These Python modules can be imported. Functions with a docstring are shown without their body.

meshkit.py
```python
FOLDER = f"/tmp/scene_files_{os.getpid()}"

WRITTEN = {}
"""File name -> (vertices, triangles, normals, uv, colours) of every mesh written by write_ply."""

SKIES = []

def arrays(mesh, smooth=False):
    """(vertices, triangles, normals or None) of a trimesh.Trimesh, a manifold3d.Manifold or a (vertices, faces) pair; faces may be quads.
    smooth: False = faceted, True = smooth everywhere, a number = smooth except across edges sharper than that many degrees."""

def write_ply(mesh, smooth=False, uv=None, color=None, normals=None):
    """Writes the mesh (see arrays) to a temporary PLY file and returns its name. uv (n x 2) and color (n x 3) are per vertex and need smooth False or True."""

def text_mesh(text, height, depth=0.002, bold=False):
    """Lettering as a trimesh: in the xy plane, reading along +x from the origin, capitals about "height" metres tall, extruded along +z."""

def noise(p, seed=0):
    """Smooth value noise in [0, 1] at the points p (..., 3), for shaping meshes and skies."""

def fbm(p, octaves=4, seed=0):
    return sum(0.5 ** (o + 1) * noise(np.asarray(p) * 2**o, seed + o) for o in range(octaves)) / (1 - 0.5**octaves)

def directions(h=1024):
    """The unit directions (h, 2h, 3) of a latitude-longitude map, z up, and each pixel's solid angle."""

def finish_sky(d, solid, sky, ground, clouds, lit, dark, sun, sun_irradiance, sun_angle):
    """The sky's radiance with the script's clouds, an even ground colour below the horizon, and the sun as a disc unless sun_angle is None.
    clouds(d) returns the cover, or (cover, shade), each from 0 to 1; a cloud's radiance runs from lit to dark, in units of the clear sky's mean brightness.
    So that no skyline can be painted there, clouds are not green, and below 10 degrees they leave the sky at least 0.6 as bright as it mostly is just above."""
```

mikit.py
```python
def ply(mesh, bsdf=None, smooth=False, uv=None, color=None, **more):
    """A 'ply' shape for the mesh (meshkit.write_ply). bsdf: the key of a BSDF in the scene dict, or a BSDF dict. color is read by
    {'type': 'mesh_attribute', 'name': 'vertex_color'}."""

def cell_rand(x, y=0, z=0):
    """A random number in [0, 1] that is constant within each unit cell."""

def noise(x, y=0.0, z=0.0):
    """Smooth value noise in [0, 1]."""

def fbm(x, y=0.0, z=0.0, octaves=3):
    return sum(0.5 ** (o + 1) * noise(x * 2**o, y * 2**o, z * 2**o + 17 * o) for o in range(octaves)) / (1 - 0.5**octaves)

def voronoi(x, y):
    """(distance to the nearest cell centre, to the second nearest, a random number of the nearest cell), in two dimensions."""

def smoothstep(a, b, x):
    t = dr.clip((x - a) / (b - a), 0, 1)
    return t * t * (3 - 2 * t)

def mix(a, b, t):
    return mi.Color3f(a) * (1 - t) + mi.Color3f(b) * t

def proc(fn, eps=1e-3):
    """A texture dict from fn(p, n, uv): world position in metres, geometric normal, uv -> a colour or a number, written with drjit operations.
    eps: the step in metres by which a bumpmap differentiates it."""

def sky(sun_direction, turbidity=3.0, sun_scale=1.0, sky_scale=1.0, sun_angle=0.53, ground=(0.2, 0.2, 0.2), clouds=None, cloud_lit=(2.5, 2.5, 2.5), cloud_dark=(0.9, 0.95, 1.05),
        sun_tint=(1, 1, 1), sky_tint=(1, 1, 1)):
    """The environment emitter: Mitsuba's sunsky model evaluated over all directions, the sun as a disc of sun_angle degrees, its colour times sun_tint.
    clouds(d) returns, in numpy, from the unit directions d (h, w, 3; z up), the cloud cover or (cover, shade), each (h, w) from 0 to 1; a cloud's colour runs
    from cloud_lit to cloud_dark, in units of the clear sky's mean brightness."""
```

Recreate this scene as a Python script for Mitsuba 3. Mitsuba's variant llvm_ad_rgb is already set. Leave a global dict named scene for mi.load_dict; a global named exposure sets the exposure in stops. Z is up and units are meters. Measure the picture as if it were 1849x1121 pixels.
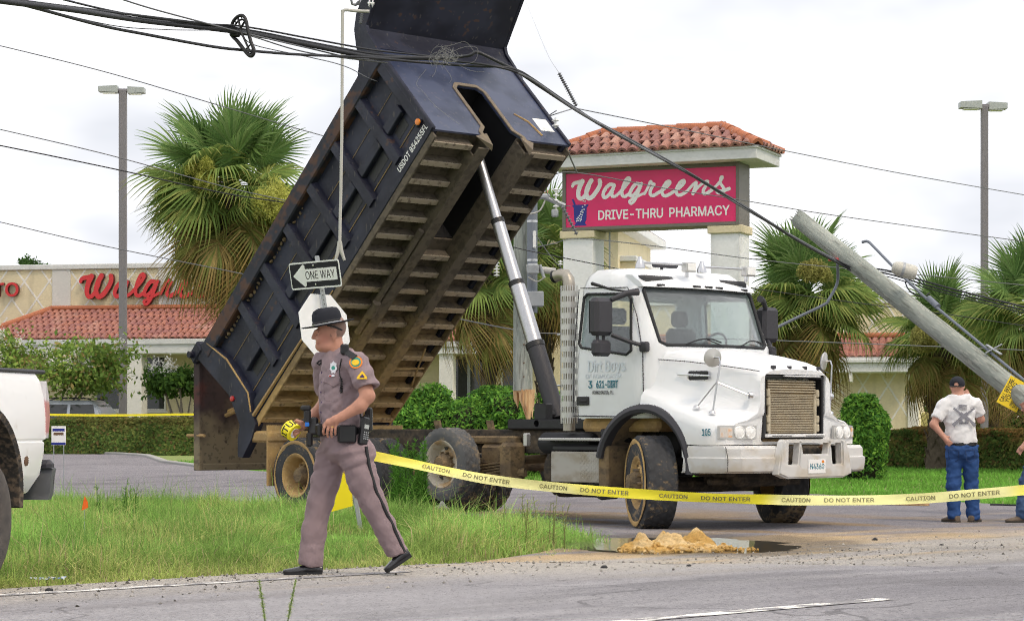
import math, random
import numpy as np, trimesh, drjit as dr, mitsuba as mi, mikit, meshkit
import manifold3d as m3
import shapely.geometry as sg, shapely.ops as so, shapely.affinity as sa
from mikit import noise, fbm, voronoi, smoothstep, mix, cell_rand
T4 = mi.ScalarTransform4f
scene, labels = {}, {}

# ------------------------------------------------------------------ camera, sky, exposure
PXF, PXC, PXH, CAMZ = 4000.0, 924.5, 770.0, 1.2          # focal length, centre column and horizon row in pixels of the photograph
scene['camera'] = {'type': 'perspective', 'fov': math.degrees(2 * math.atan(924.5 / PXF)), 'fov_axis': 'x', 'near_clip': 0.2, 'far_clip': 4000.0,
                   'to_world': T4().look_at(origin=[0, 0, CAMZ], target=[0, 10, CAMZ], up=[0, 0, 1]),
                   'principal_point_offset_y': -(PXH - 560.5) / 1119.5}
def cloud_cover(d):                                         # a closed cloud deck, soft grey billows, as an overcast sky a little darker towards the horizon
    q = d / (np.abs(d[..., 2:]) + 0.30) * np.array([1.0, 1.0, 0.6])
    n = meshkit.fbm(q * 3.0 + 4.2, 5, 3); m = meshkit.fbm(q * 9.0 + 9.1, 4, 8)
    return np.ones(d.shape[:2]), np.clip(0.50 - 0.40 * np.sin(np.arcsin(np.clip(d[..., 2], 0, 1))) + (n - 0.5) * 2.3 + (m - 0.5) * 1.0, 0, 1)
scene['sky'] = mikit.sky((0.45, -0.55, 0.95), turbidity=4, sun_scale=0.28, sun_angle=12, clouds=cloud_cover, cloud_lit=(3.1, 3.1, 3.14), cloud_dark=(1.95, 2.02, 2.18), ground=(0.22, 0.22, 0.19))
exposure = 1.93

# ------------------------------------------------------------------ helpers
XF = [np.eye(4)]
class frame:
    def __init__(s, m): s.m = m
    def __enter__(s): XF.append(XF[-1] @ s.m)
    def __exit__(s, *a): XF.pop()
def mat(R=None, t=(0, 0, 0)):
    m = np.eye(4)
    if R is not None: m[:3, :3] = R
    m[:3, 3] = t
    return m
def rot(ax, deg):
    a = {'x': (1, 0, 0), 'y': (0, 1, 0), 'z': (0, 0, 1)}.get(ax, ax) if isinstance(ax, str) else ax
    return trimesh.transformations.rotation_matrix(math.radians(deg), a)[:3, :3]
def vec(*a): return np.array(a, float)
def nrm(v): v = np.asarray(v, float); return v / max(np.linalg.norm(v), 1e-12)
def W(px, py, Y): return vec((px - PXC) / PXF * Y, Y, CAMZ - (py - PXH) / PXF * Y)     # a point at depth Y
def tm(v, f): return trimesh.Trimesh(np.asarray(v, float), np.asarray(f, int), process=False)
def cat(*ms):
    ms = [m for x in ms for m in (x if isinstance(x, (list, tuple)) else [x])]
    vs, fs, n = [], [], 0
    for m in ms:
        vs.append(np.asarray(m.vertices)); fs.append(np.asarray(m.faces) + n); n += len(m.vertices)
    return tm(np.vstack(vs), np.vstack(fs))
def mf(m): return m3.Manifold(m3.Mesh(np.asarray(m.vertices, np.float32), np.asarray(m.faces, np.uint32)))
def fm(M):
    m = M.to_mesh(); return tm(m.vert_properties[:, :3], m.tri_verts)
def hull(p): return fm(m3.Manifold.hull_points(np.asarray(p, np.float64)))
def rb(lo, hi, c=0.01):                                      # a box with chamfered edges, from corner to corner
    lo, hi = np.minimum(lo, hi), np.maximum(lo, hi)
    c = min(c, 0.45 * (hi - lo).min())
    p = []
    for sx in (0, 1):
        for sy in (0, 1):
            for sz in (0, 1):
                s = np.array([sx, sy, sz]); q = np.where(s, hi, lo); d = np.where(s, -c, c)
                for k in range(3):
                    e = d.copy(); e[k] = 0; p.append(q + e)
    return hull(p)
def bxc(c, s, ch=0.01): c, s = np.asarray(c, float), np.asarray(s, float); return rb(c - s / 2, c + s / 2, ch)
def mv(m, R=None, t=(0, 0, 0)):
    v = np.asarray(m.vertices)
    return tm((v @ np.asarray(R).T if R is not None else v) + np.asarray(t, float), m.faces)
def basis(d, up=(0, 0, 1)):
    d = nrm(d); a = np.asarray(up, float)
    if abs(d @ nrm(a)) > 0.98: a = vec(1, 0, 0)
    x = nrm(np.cross(a, d)); return x, np.cross(d, x), d
def tube(pts, r, n=8, cap=True, flat=1.0):
    P = np.asarray(pts, float); r = np.broadcast_to(np.asarray(r, float), (len(P),))
    d = np.gradient(P, axis=0); x, y, _ = basis(d[0]); v = []
    ang = np.arange(n) * 2 * np.pi / n
    for i in range(len(P)):
        t = nrm(d[i]); x = nrm(x - t * (x @ t)); y = np.cross(t, x)
        v.append(P[i] + r[i] * (np.cos(ang)[:, None] * x + flat * np.sin(ang)[:, None] * y))
    v = np.vstack(v); f = []
    for i in range(len(P) - 1):
        for k in range(n):
            a, b = i * n + k, i * n + (k + 1) % n
            f += [[a, b, b + n], [a, b + n, a + n]]
    if cap:
        for i, s in ((0, -1), (len(P) - 1, 1)):
            c = len(v); v = np.vstack([v, P[i]])
            for k in range(n):
                a, b = i * n + k, i * n + (k + 1) % n
                f.append([c, a, b] if s > 0 else [c, b, a])
    return tm(v, f)
def rod(a, b, r, n=10, r2=None): return tube([a, b], [r, r if r2 is None else r2], n)
def bar(a, b, w, h, up=(0, 0, 1), ch=0.006):                 # a rectangular bar from a to b
    a, b = np.asarray(a, float), np.asarray(b, float); x, y, d = basis(b - a, up); L = np.linalg.norm(b - a)
    return mv(rb((-w / 2, -h / 2, 0), (w / 2, h / 2, L), ch), np.stack([x, y, d], 1), a)
def ext(poly, d, o=(0, 0, 0), ux=(1, 0, 0), uy=(0, 1, 0)):   # a 2-D polygon (list or shapely) extruded by d along ux x uy
    if not hasattr(poly, 'geom_type'): poly = sg.Polygon(poly)
    if not poly.is_valid: poly = poly.buffer(0)
    ms = [trimesh.creation.extrude_polygon(g, abs(d), engine='earcut') for g in getattr(poly, 'geoms', [poly]) if g.area > 1e-9]
    m = cat(ms); x, y = vec(*ux), vec(*uy); z = np.cross(x, y)
    v = np.asarray(m.vertices)
    if d < 0: v = v + [0, 0, d]
    return tm(v @ np.stack([x, y, z]) + np.asarray(o, float), m.faces)
def lathe(prof, n=24, o=(0, 0, 0), axis=(0, 0, 1)):          # profile [(radius, height)...]
    x, y, z = basis(axis, (0, 0, 1) if abs(nrm(axis)[2]) < 0.9 else (1, 0, 0)); ang = np.arange(n) * 2 * np.pi / n; v, f = [], []
    for r, h in prof: v.append(np.asarray(o, float) + h * z + max(r, 1e-5) * (np.cos(ang)[:, None] * x + np.sin(ang)[:, None] * y))
    for i in range(len(prof) - 1):
        for k in range(n):
            a, b = i * n + k, i * n + (k + 1) % n
            f += [[a, b, b + n], [a, b + n, a + n]]
    return tm(np.vstack(v), f)
def loft(secs, closed=True, cap=True):
    S = np.asarray(secs, float); m, n = S.shape[:2]; f = []
    for i in range(m - 1):
        for k in range(n if closed else n - 1):
            a, b = i * n + k, i * n + (k + 1) % n
            f += [[a, b, b + n], [a, b + n, a + n]]
    v = S.reshape(-1, 3)
    if cap:
        for i, s in ((0, -1), (m - 1, 1)):
            c = len(v); v = np.vstack([v, S[i].mean(0)])
            for k in range(n):
                a, b = i * n + k, i * n + (k + 1) % n
                f.append([c, a, b] if s > 0 else [c, b, a])
    return tm(v, f)
def fixed(m):
    return m if m.volume > 0 else tm(m.vertices, m.faces[:, ::-1])
def text(s, h, d=0.002, bold=False, o=(0, 0, 0), ux=(1, 0, 0), uy=(0, 1, 0), width=None, center=False):
    m = meshkit.text_mesh(s, h, d, bold); v = np.array(m.vertices)
    if width: v[:, 0] = (v[:, 0] - v[:, 0].min()) * width / np.ptp(v[:, 0])
    if center: v[:, 0] -= (v[:, 0].min() + v[:, 0].max()) / 2; v[:, 1] -= h / 2
    x, y = vec(*ux), vec(*uy)
    return tm(v @ np.stack([x, y, np.cross(x, y)]) + np.asarray(o, float), m.faces)
def E(key, mesh, bsdf, smooth=30, color=None):               # ONE entry of the scene
    k, n = key, 0
    while k in scene:
        n += 1; k = f'{key}_{n:03d}'
    if color is not None:
        color = np.broadcast_to(np.asarray(color, float), (len(mesh.vertices), 3)); smooth = bool(smooth)
    M = XF[-1]; v = np.asarray(mesh.vertices) @ M[:3, :3].T + M[:3, 3]
    scene[k] = mikit.ply(tm(v, mesh.faces), bsdf, smooth, color=color)
    return k
def R(key, source, m):                                       # a copy of an entry's mesh under another matrix
    k, n = key, 0
    while k in scene:
        n += 1; k = f'{key}_{n:03d}'
    scene[k] = {**source, 'to_world': T4(XF[-1] @ m)}
    return k
def new(name):                                               # the key of a thing that has parts only
    k, n = name, 0
    while k in labels or k in scene or any(q.startswith(k + '__') for q in scene):
        n += 1; k = f'{name}_{n:03d}'
    return k
def L(key, label, cat=None, group=None, kind=None):
    labels[key] = {a: b for a, b in (('label', label), ('category', cat), ('group', group), ('kind', kind)) if b}
class Blob:                                                  # signed-distance modelling: smooth union of round cones on a grid, surfaced by nets
    def __init__(s, lo, hi, h):
        s.lo, s.h = np.asarray(lo, float), h; s.n = np.ceil((np.asarray(hi) - lo) / h).astype(int) + 1
        s.f = np.full(s.n, 1.0, np.float32)
    def _blk(s, lo, hi):
        a = np.clip(np.floor((lo - s.lo) / s.h).astype(int), 0, s.n - 1); b = np.clip(np.ceil((hi - s.lo) / s.h).astype(int) + 1, 1, s.n)
        g = [s.lo[k] + s.h * np.arange(a[k], b[k]) for k in range(3)]
        return tuple(slice(a[k], b[k]) for k in range(3)), np.stack(np.meshgrid(*g, indexing='ij'), -1)
    def put(s, d, sl, k, sub=False):
        o = s.f[sl]
        if sub:
            hh = np.clip(0.5 - 0.5 * (o + d) / k, 0, 1); s.f[sl] = o * (1 - hh) - d * hh + k * hh * (1 - hh); return
        hh = np.clip(0.5 + 0.5 * (o - d) / k, 0, 1); s.f[sl] = o * (1 - hh) + d * hh - k * hh * (1 - hh)
    def cone(s, a, b, ra, rb_, k=0.02, sq=(1, 1, 1), sub=False):    # round cone; sq squeezes space about the axis
        a, b = np.asarray(a, float), np.asarray(b, float); q = np.asarray(sq, float); m = max(ra, rb_) / q.min() + 3 * k + 0.02
        sl, P = s._blk(np.minimum(a, b) - m, np.maximum(a, b) + m)
        if 0 in P.shape: return s
        ab = (b - a); t = np.clip(((P - a) * q * q) @ ab / max(((ab * q) ** 2).sum(), 1e-9), 0, 1)
        d = np.linalg.norm((P - a - t[..., None] * ab) * q, axis=-1) - (ra + (rb_ - ra) * t)
        s.put((d / q.mean()).astype(np.float32), sl, k, sub); return s
    def chain(s, pts, rs, k=0.02, sq=(1, 1, 1)):
        for i in range(len(pts) - 1): s.cone(pts[i], pts[i + 1], rs[i], rs[i + 1], k, sq)
        return s
    def ell(s, c, r, k=0.02, sub=False, Rm=None):
        c, r = np.asarray(c, float), np.asarray(r, float); m = r.max() + 3 * k + 0.02
        sl, P = s._blk(c - m, c + m); q = (P - c) if Rm is None else (P - c) @ Rm
        n = np.linalg.norm(q / r, axis=-1); s.put(((n - 1) * r.min()).astype(np.float32), sl, k, sub); return s
    def cut(s, p, n, r):                                     # a flat cut: nothing beyond the plane within r of p
        p, n = np.asarray(p, float), nrm(n); sl, P = s._blk(p - r, p + r); d = (P - p) @ n; o = s.f[sl]; inr = np.linalg.norm(P - p, axis=-1) < r
        s.f[sl] = np.where(inr, np.maximum(o, d), o).astype(np.float32); return s
    def wrinkle(s, fn, amp):
        g = [s.lo[k] + s.h * np.arange(s.n[k]) for k in range(3)]; near = np.abs(s.f) < 0.06
        i = np.argwhere(near); P = s.lo + s.h * i; s.f[near] += amp * fn(P).astype(np.float32); return s
    def mesh(s):
        f, n = s.f, s.n; ins = f < 0
        c = [ins[i:n[0] - 1 + i, j:n[1] - 1 + j, k:n[2] - 1 + k] for i in (0, 1) for j in (0, 1) for k in (0, 1)]
        cnt = sum(x.astype(np.int8) for x in c); act = (cnt > 0) & (cnt < 8)
        idx = np.full(act.shape, -1, np.int64); A = np.argwhere(act); idx[act] = np.arange(len(A))
        acc, w = np.zeros((len(A), 3)), np.zeros(len(A))
        cor = [(i, j, k) for i in (0, 1) for j in (0, 1) for k in (0, 1)]
        val = {q: f[A[:, 0] + q[0], A[:, 1] + q[1], A[:, 2] + q[2]] for q in cor}
        for a in cor:
            for b in cor:
                if sum(abs(a[t] - b[t]) for t in range(3)) == 1 and a < b:
                    va, vb = val[a], val[b]; cr = (va < 0) != (vb < 0); t = np.where(cr, va / np.where(cr, va - vb, 1), 0)
                    acc += cr[:, None] * (np.array(a) + t[:, None] * (np.array(b) - np.array(a))); w += cr
        V = s.lo + s.h * (A + acc / w[:, None]); F = []
        for ax in range(3):
            o = [(0, 1, 2), (1, 2, 0), (2, 0, 1)][ax]; e = np.eye(3, dtype=int)
            lo = [slice(1, n[t] - 1) for t in range(3)]; lo[ax] = slice(0, n[ax] - 1)
            a = ins[tuple(lo)]; hi = list(lo); hi[ax] = slice(1, n[ax]); b = ins[tuple(hi)]
            for s1, (p, q) in ((1, (a, b)), (-1, (b, a))):
                E_ = np.argwhere(p & ~q)
                if len(E_) == 0: continue
                E_ = E_ + [0 if t == ax else 1 for t in range(3)]
                u, v_ = e[o[1]], e[o[2]]
                g = [idx[tuple((E_ - da).T)] for da in (u * 0, u, u + v_, v_)]
                q4 = np.stack(g if s1 < 0 else g[::-1], 1); q4 = q4[:, ::-1]
                F += [q4[:, [0, 1, 2]], q4[:, [0, 2, 3]]]
        return tm(V, np.vstack(F))
def taubin(m, n=6):
    import scipy.sparse as sp
    v, f = np.array(m.vertices), np.asarray(m.faces); e = np.vstack([f[:, [0, 1]], f[:, [1, 2]], f[:, [2, 0]]]); e = np.vstack([e, e[:, ::-1]])
    A = sp.csr_matrix((np.ones(len(e)), (e[:, 0], e[:, 1])), shape=(len(v), len(v))); A.data[:] = 1; d = np.maximum(np.asarray(A.sum(1)), 1)
    for k in range(n): v = v + (0.5 if k % 2 == 0 else -0.51) * (A @ v / d - v)
    return tm(v, f)

# ------------------------------------------------------------------ materials
def rgb(c): return {'type': 'rgb', 'value': list(map(float, c))}
def mat_(name, color, rough=0.6, metal=0.0, bump=None, **k):
    c = color if isinstance(color, dict) else mikit.proc(color) if callable(color) else rgb(color)
    r = mikit.proc(rough) if callable(rough) else float(rough)
    b = {'type': 'principled', 'base_color': c, 'roughness': r, 'metallic': float(metal), **k}
    if bump: b = {'type': 'bumpmap', 'arbitrary': mikit.proc(bump[0]), 'scale': float(bump[1]), 'bsdf': b}
    scene[name] = {'type': 'twosided', 'bsdf': b}
VC = {'type': 'mesh_attribute', 'name': 'vertex_color'}
mat_('m_vc', VC, 0.75, specular=0.3)
mat_('m_cloth', VC, 0.9, specular=0.2)
mat_('m_skin', VC, 0.5, specular=0.35)
scene['m_leaf'] = {'type': 'principledthin', 'base_color': VC, 'roughness': 0.45, 'diff_trans': 0.55, 'spec_trans': 0.0, 'eta': 1.4}
def C3(*a): return mi.Color3f(*a)
# the truck's materials: clean white paint with a film of road dirt low down, navy steel, mud
def white_paint(p, n, uv):
    d = fbm(p.x * 3, p.y * 3, p.z * 5, 3); low = smoothstep(1.35, 0.75, p.z + 0.25 * (d - 0.5))
    st = smoothstep(0.62, 0.8, fbm(p.x * 26, p.y * 26, p.z * 4, 3)) * 0.10
    return mix(mix(C3(0.73, 0.745, 0.765), C3(0.57, 0.54, 0.48), st), C3(0.60, 0.50, 0.36), low * 0.35)
mat_('m_white', white_paint, 0.22, clearcoat=0.6, clearcoat_gloss=0.93)
def bumper_paint(p, n, uv):
    d = fbm(p.x * 6, p.y * 6, p.z * 6, 3)
    return mix(C3(0.58, 0.575, 0.565), C3(0.47, 0.41, 0.32), smoothstep(0.5, 0.85, d + 0.3 * smoothstep(0.85, 0.55, p.z)) * 0.7)
mat_('m_bumper', bumper_paint, 0.45)
def navy(p, n, uv):
    d = fbm(p.x * 2.2, p.y * 2.2, p.z * 2.2, 4); f = fbm(p.x * 14, p.y * 14, p.z * 14, 3); s = fbm(p.x * 30, p.y * 30, p.z * 7, 2)
    c = mix(C3(0.009, 0.010, 0.022), C3(0.023, 0.026, 0.048), smoothstep(0.35, 0.7, d))
    c = mix(c, C3(0.09, 0.045, 0.025), smoothstep(0.66, 0.74, f) * smoothstep(0.5, 0.62, d) * 0.6)
    return mix(c, C3(0.15, 0.13, 0.10), smoothstep(0.72, 0.84, s) * 0.3)
mat_('m_navy', navy, 0.5, specular=0.35)
def navyrust(p, n, uv):
    d = fbm(p.x * 2.6, p.y * 2.6, p.z * 2.6, 4); f = fbm(p.x * 11, p.y * 11, p.z * 11, 3)
    c = mix(C3(0.012, 0.014, 0.026), C3(0.035, 0.035, 0.05), d)
    return mix(c, C3(0.085, 0.042, 0.030), smoothstep(0.44, 0.60, 0.6 * d + 0.4 * f))
mat_('m_navyrust', navyrust, 0.6, specular=0.35)
def navy_front_lit(p, n, uv):  # the bed navy again, lightened in colour because this wall faces the light
    d = fbm(p.x * 3.0, p.y * 3.0, p.z * 3.0, 4); f = fbm(p.x * 22, p.y * 22, p.z * 22, 3)
    c = mix(C3(0.020, 0.028, 0.062), C3(0.050, 0.062, 0.115), smoothstep(0.3, 0.7, d))
    return mix(c, C3(0.20, 0.17, 0.13), smoothstep(0.62, 0.78, f) * 0.18)
mat_('m_navy_front_lit', navy_front_lit, 0.30, clearcoat=0.4)
def bed_mud(p, n, uv):                                       # steel under the bed: ochre mud near the wheels, greyer and darker higher up
    d = fbm(p.x * 2.4, p.y * 2.4, p.z * 2.4, 4); f = fbm(p.x * 15, p.y * 15, p.z * 15, 3)
    up = smoothstep(1.2, 3.3, p.z + 1.5 * (d - 0.5))
    c = mix(C3(0.46, 0.30, 0.125), C3(0.120, 0.098, 0.074), up)
    c = mix(c, C3(0.05, 0.04, 0.035), smoothstep(0.46, 0.66, f) * (0.22 + 0.30 * up))
    return mix(c, C3(0.36, 0.25, 0.12), smoothstep(0.60, 0.72, d) * 0.35 * (1.2 - up))
mat_('m_bedmud', bed_mud, 0.9, bump=(lambda p, n, uv: fbm(p.x * 22, p.y * 22, p.z * 22, 3), 0.010))
def mud(p, n, uv):
    d = fbm(p.x * 4, p.y * 4, p.z * 6, 4); f = fbm(p.x * 42, p.y * 42, p.z * 42, 3); u = fbm(p.x * 12, p.y * 12, p.z * 12, 3)
    c = mix(C3(0.25, 0.175, 0.09), C3(0.12, 0.088, 0.058), smoothstep(0.3, 0.75, d))
    return mix(c, C3(0.045, 0.037, 0.03), smoothstep(0.45, 0.8, 0.5 * f + 0.5 * u) * 0.75)
mat_('m_mud', mud, 0.92, bump=(lambda p, n, uv: fbm(p.x * 30, p.y * 30, p.z * 30, 3), 0.008))
def tanmud(p, n, uv):
    d = fbm(p.x * 6, p.y * 6, p.z * 6, 4); f = fbm(p.x * 40, p.y * 40, p.z * 40, 2)
    return mix(mix(C3(0.46, 0.30, 0.12), C3(0.34, 0.22, 0.10), smoothstep(0.35, 0.65, d)), C3(0.55, 0.42, 0.24), smoothstep(0.55, 0.8, f) * 0.4)
mat_('m_tanmud', tanmud, 0.9)
def darkframe(p, n, uv):
    d = fbm(p.x * 7, p.y * 7, p.z * 7, 4)
    return mix(C3(0.022, 0.020, 0.019), C3(0.13, 0.096, 0.06), smoothstep(0.30, 0.85, 0.6 * d + 0.4 * fbm(p.x * 30, p.y * 30, p.z * 30, 3)))
mat_('m_frame', darkframe, 0.85)
def tyre(p, n, uv):
    d = fbm(p.x * 4, p.y * 4, p.z * 4, 3); f = fbm(p.x * 30, p.y * 30, p.z * 30, 3)
    c = mix(C3(0.022, 0.023, 0.026), C3(0.06, 0.062, 0.068), d)
    return mix(c, C3(0.26, 0.185, 0.10), smoothstep(0.56, 0.72, f * 0.5 + d * 0.5 + 0.10 * smoothstep(0.4, 0.0, p.z)) * 0.75)
mat_('m_tyre', tyre, 0.85)
def greytyre(p, n, uv):
    d = fbm(p.x * 5, p.y * 5, p.z * 5, 3); f = fbm(p.x * 24, p.y * 24, p.z * 24, 3)
    return mix(mix(C3(0.075, 0.077, 0.082), C3(0.13, 0.13, 0.13), d), C3(0.33, 0.24, 0.14), smoothstep(0.50, 0.72, f * 0.5 + d * 0.5) * 0.6)
mat_('m_greytyre', greytyre, 0.9)
mat_('m_black', (0.012, 0.012, 0.014), 0.5)
mat_('m_rubber', (0.020, 0.021, 0.024), 0.7)
mat_('m_plastic', (0.035, 0.034, 0.042), 0.55)
mat_('m_chrome', (0.78, 0.78, 0.80), 0.16, 1.0)
mat_('m_steel', (0.62, 0.62, 0.64), 0.28, 1.0)
mat_('m_alum', (0.60, 0.59, 0.57), 0.42, 0.85)
mat_('m_hoist', (0.50, 0.50, 0.52), 0.34, 0.9)
mat_('m_stack', (0.42, 0.385, 0.33), 0.45, 0.7)
mat_('m_turn', lambda p, n, uv: mix(C3(0.62, 0.57, 0.53), C3(0.75, 0.42, 0.20), smoothstep(0.5, 0.8, noise(p.x * 25, p.y * 25, p.z * 25))), 0.15, clearcoat=1.0)
mat_('m_galv', (0.36, 0.38, 0.40), 0.5, 0.3)
mat_('m_rust', (0.13, 0.075, 0.045), 0.85)
mat_('m_seat', (0.05, 0.05, 0.055), 0.8)
mat_('m_lens', (0.80, 0.80, 0.79), 0.12, clearcoat=1.0)
mat_('m_amber', (0.75, 0.22, 0.02), 0.2, clearcoat=1.0)
mat_('m_red', (0.45, 0.02, 0.02), 0.25, clearcoat=1.0)
mat_('m_ink', (0.02, 0.02, 0.022), 0.6)
mat_('m_whiteprint', (0.78, 0.78, 0.77), 0.5)
mat_('m_fadeprint', (0.62, 0.67, 0.72), 0.5)
mat_('m_tealprint', (0.02, 0.16, 0.22), 0.5)
mat_('m_glassdark', (0.02, 0.024, 0.026), 0.05, clearcoat=1.0)
scene['m_glass'] = {'type': 'blendbsdf', 'weight': 0.14, 'clear': {'type': 'thindielectric', 'int_ior': 1.52, 'specular_transmittance': rgb((0.76, 0.86, 0.85))}, 'dust': {'type': 'twosided', 'bsdf': {'type': 'diffuse', 'reflectance': rgb((0.62, 0.68, 0.72))}}}  # diffuse layer: dust on the glass plus milky sky reflection put into its colour
# ------------------------------------------------------------------ THE DUMP TRUCK (local frame: x forward, y left, z up; origin under the front axle)
TA = math.radians(47.0)
TH, TL = vec(math.cos(TA), -math.sin(TA), 0), vec(math.sin(TA), math.cos(TA), 0)
TC = vec(2.347, 26.638, 0.0)
TRUCK = mat(np.stack([TH, TL, vec(0, 0, 1)], 1), TC)
def TW(x, y, z=0.0): return TC + x * TH + y * TL + vec(0, 0, z)
D = 'dump_truck'
L(D, 'white cab dump truck with its muddy navy bed raised into the overhead wires', 'dump truck')
def cab_outline(z):
    w = np.interp(z, [1.2, 1.7, 2.15, 2.85, 3.0, 3.08], [1.13, 1.16, 1.15, 1.07, 1.02, 0.93])
    xc = np.interp(z, [1.2, 2.15, 2.85, 3.0, 3.08], [0.10, 0.10, -0.18, -0.30, -0.42])        # windscreen corner
    xf = np.interp(z, [1.2, 2.15, 2.85, 3.0, 3.08], [0.30, 0.30, -0.02, -0.16, -0.30])       # windscreen centre
    wc = np.interp(z, [1.2, 2.15, 2.85, 3.08], [1.0, 0.97, 0.96, 0.86])
    xr = np.interp(z, [1.2, 2.9, 3.08], [-1.14, -1.12, -1.04])
    h = [(xr, 0), (xr, w - 0.14), (xr + 0.04, w - 0.05), (xr + 0.13, w), (-0.62, w + 0.005), (xc - 0.24, w - 0.004), (xc - 0.12, w - 0.035), (xc - 0.03, (w + wc) / 2 - 0.01), (xc + 0.02, wc - 0.02),
         (xc + 0.45 * (xf - xc), wc * 0.72), (xc + 0.85 * (xf - xc), wc * 0.36), (xf, 0)]
    right = [(x, -y, z) for x, y in h]; left = [(x, y, z) for x, y in h[::-1][1:-1]]
    return np.array(right + left), h
CZ_ = [1.30, 1.5, 1.75, 2.0, 2.15, 2.3, 2.5, 2.7, 2.85, 2.93, 3.0, 3.05, 3.08]
def shell(dx):
    secs = []
    for z in CZ_:
        o, _ = cab_outline(z); c = vec(-0.5, 0, 0); q = o.copy(); q[:, :2] = c[:2] + (o[:, :2] - c[:2]) * (1 - dx)
        q[:, 2] = z if dx == 0 else np.interp(z, [1.30, 3.08], [1.36, 3.02]); secs.append(q)
    return fixed(loft(secs))
def xwind(y, z):
    _, h = cab_outline(z); f = h[8:]; ys = [p[1] for p in f][::-1]; xs = [p[0] for p in f][::-1]
    return np.interp(abs(y), ys, xs)
def yside(z): return np.interp(z, [1.2, 1.7, 2.15, 2.85, 3.0], [1.13, 1.16, 1.15, 1.07, 1.02])
WS = sg.Polygon([(-0.93, 2.20), (-0.86, 2.165), (0.86, 2.165), (0.93, 2.20), (0.945, 2.80), (0.90, 2.845), (-0.90, 2.845), (-0.945, 2.80)]).buffer(0.012)
SW = sg.Polygon([(-1.0, 2.74), (-1.02, 2.20), (-0.98, 2.155), (-0.24, 2.055), (-0.165, 2.10), (-0.235, 2.70), (-0.29, 2.755), (-0.95, 2.78)]).buffer(0.01)
RW = sg.box(-0.62, 2.15, 0.62, 2.72).buffer(0.02)
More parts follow.
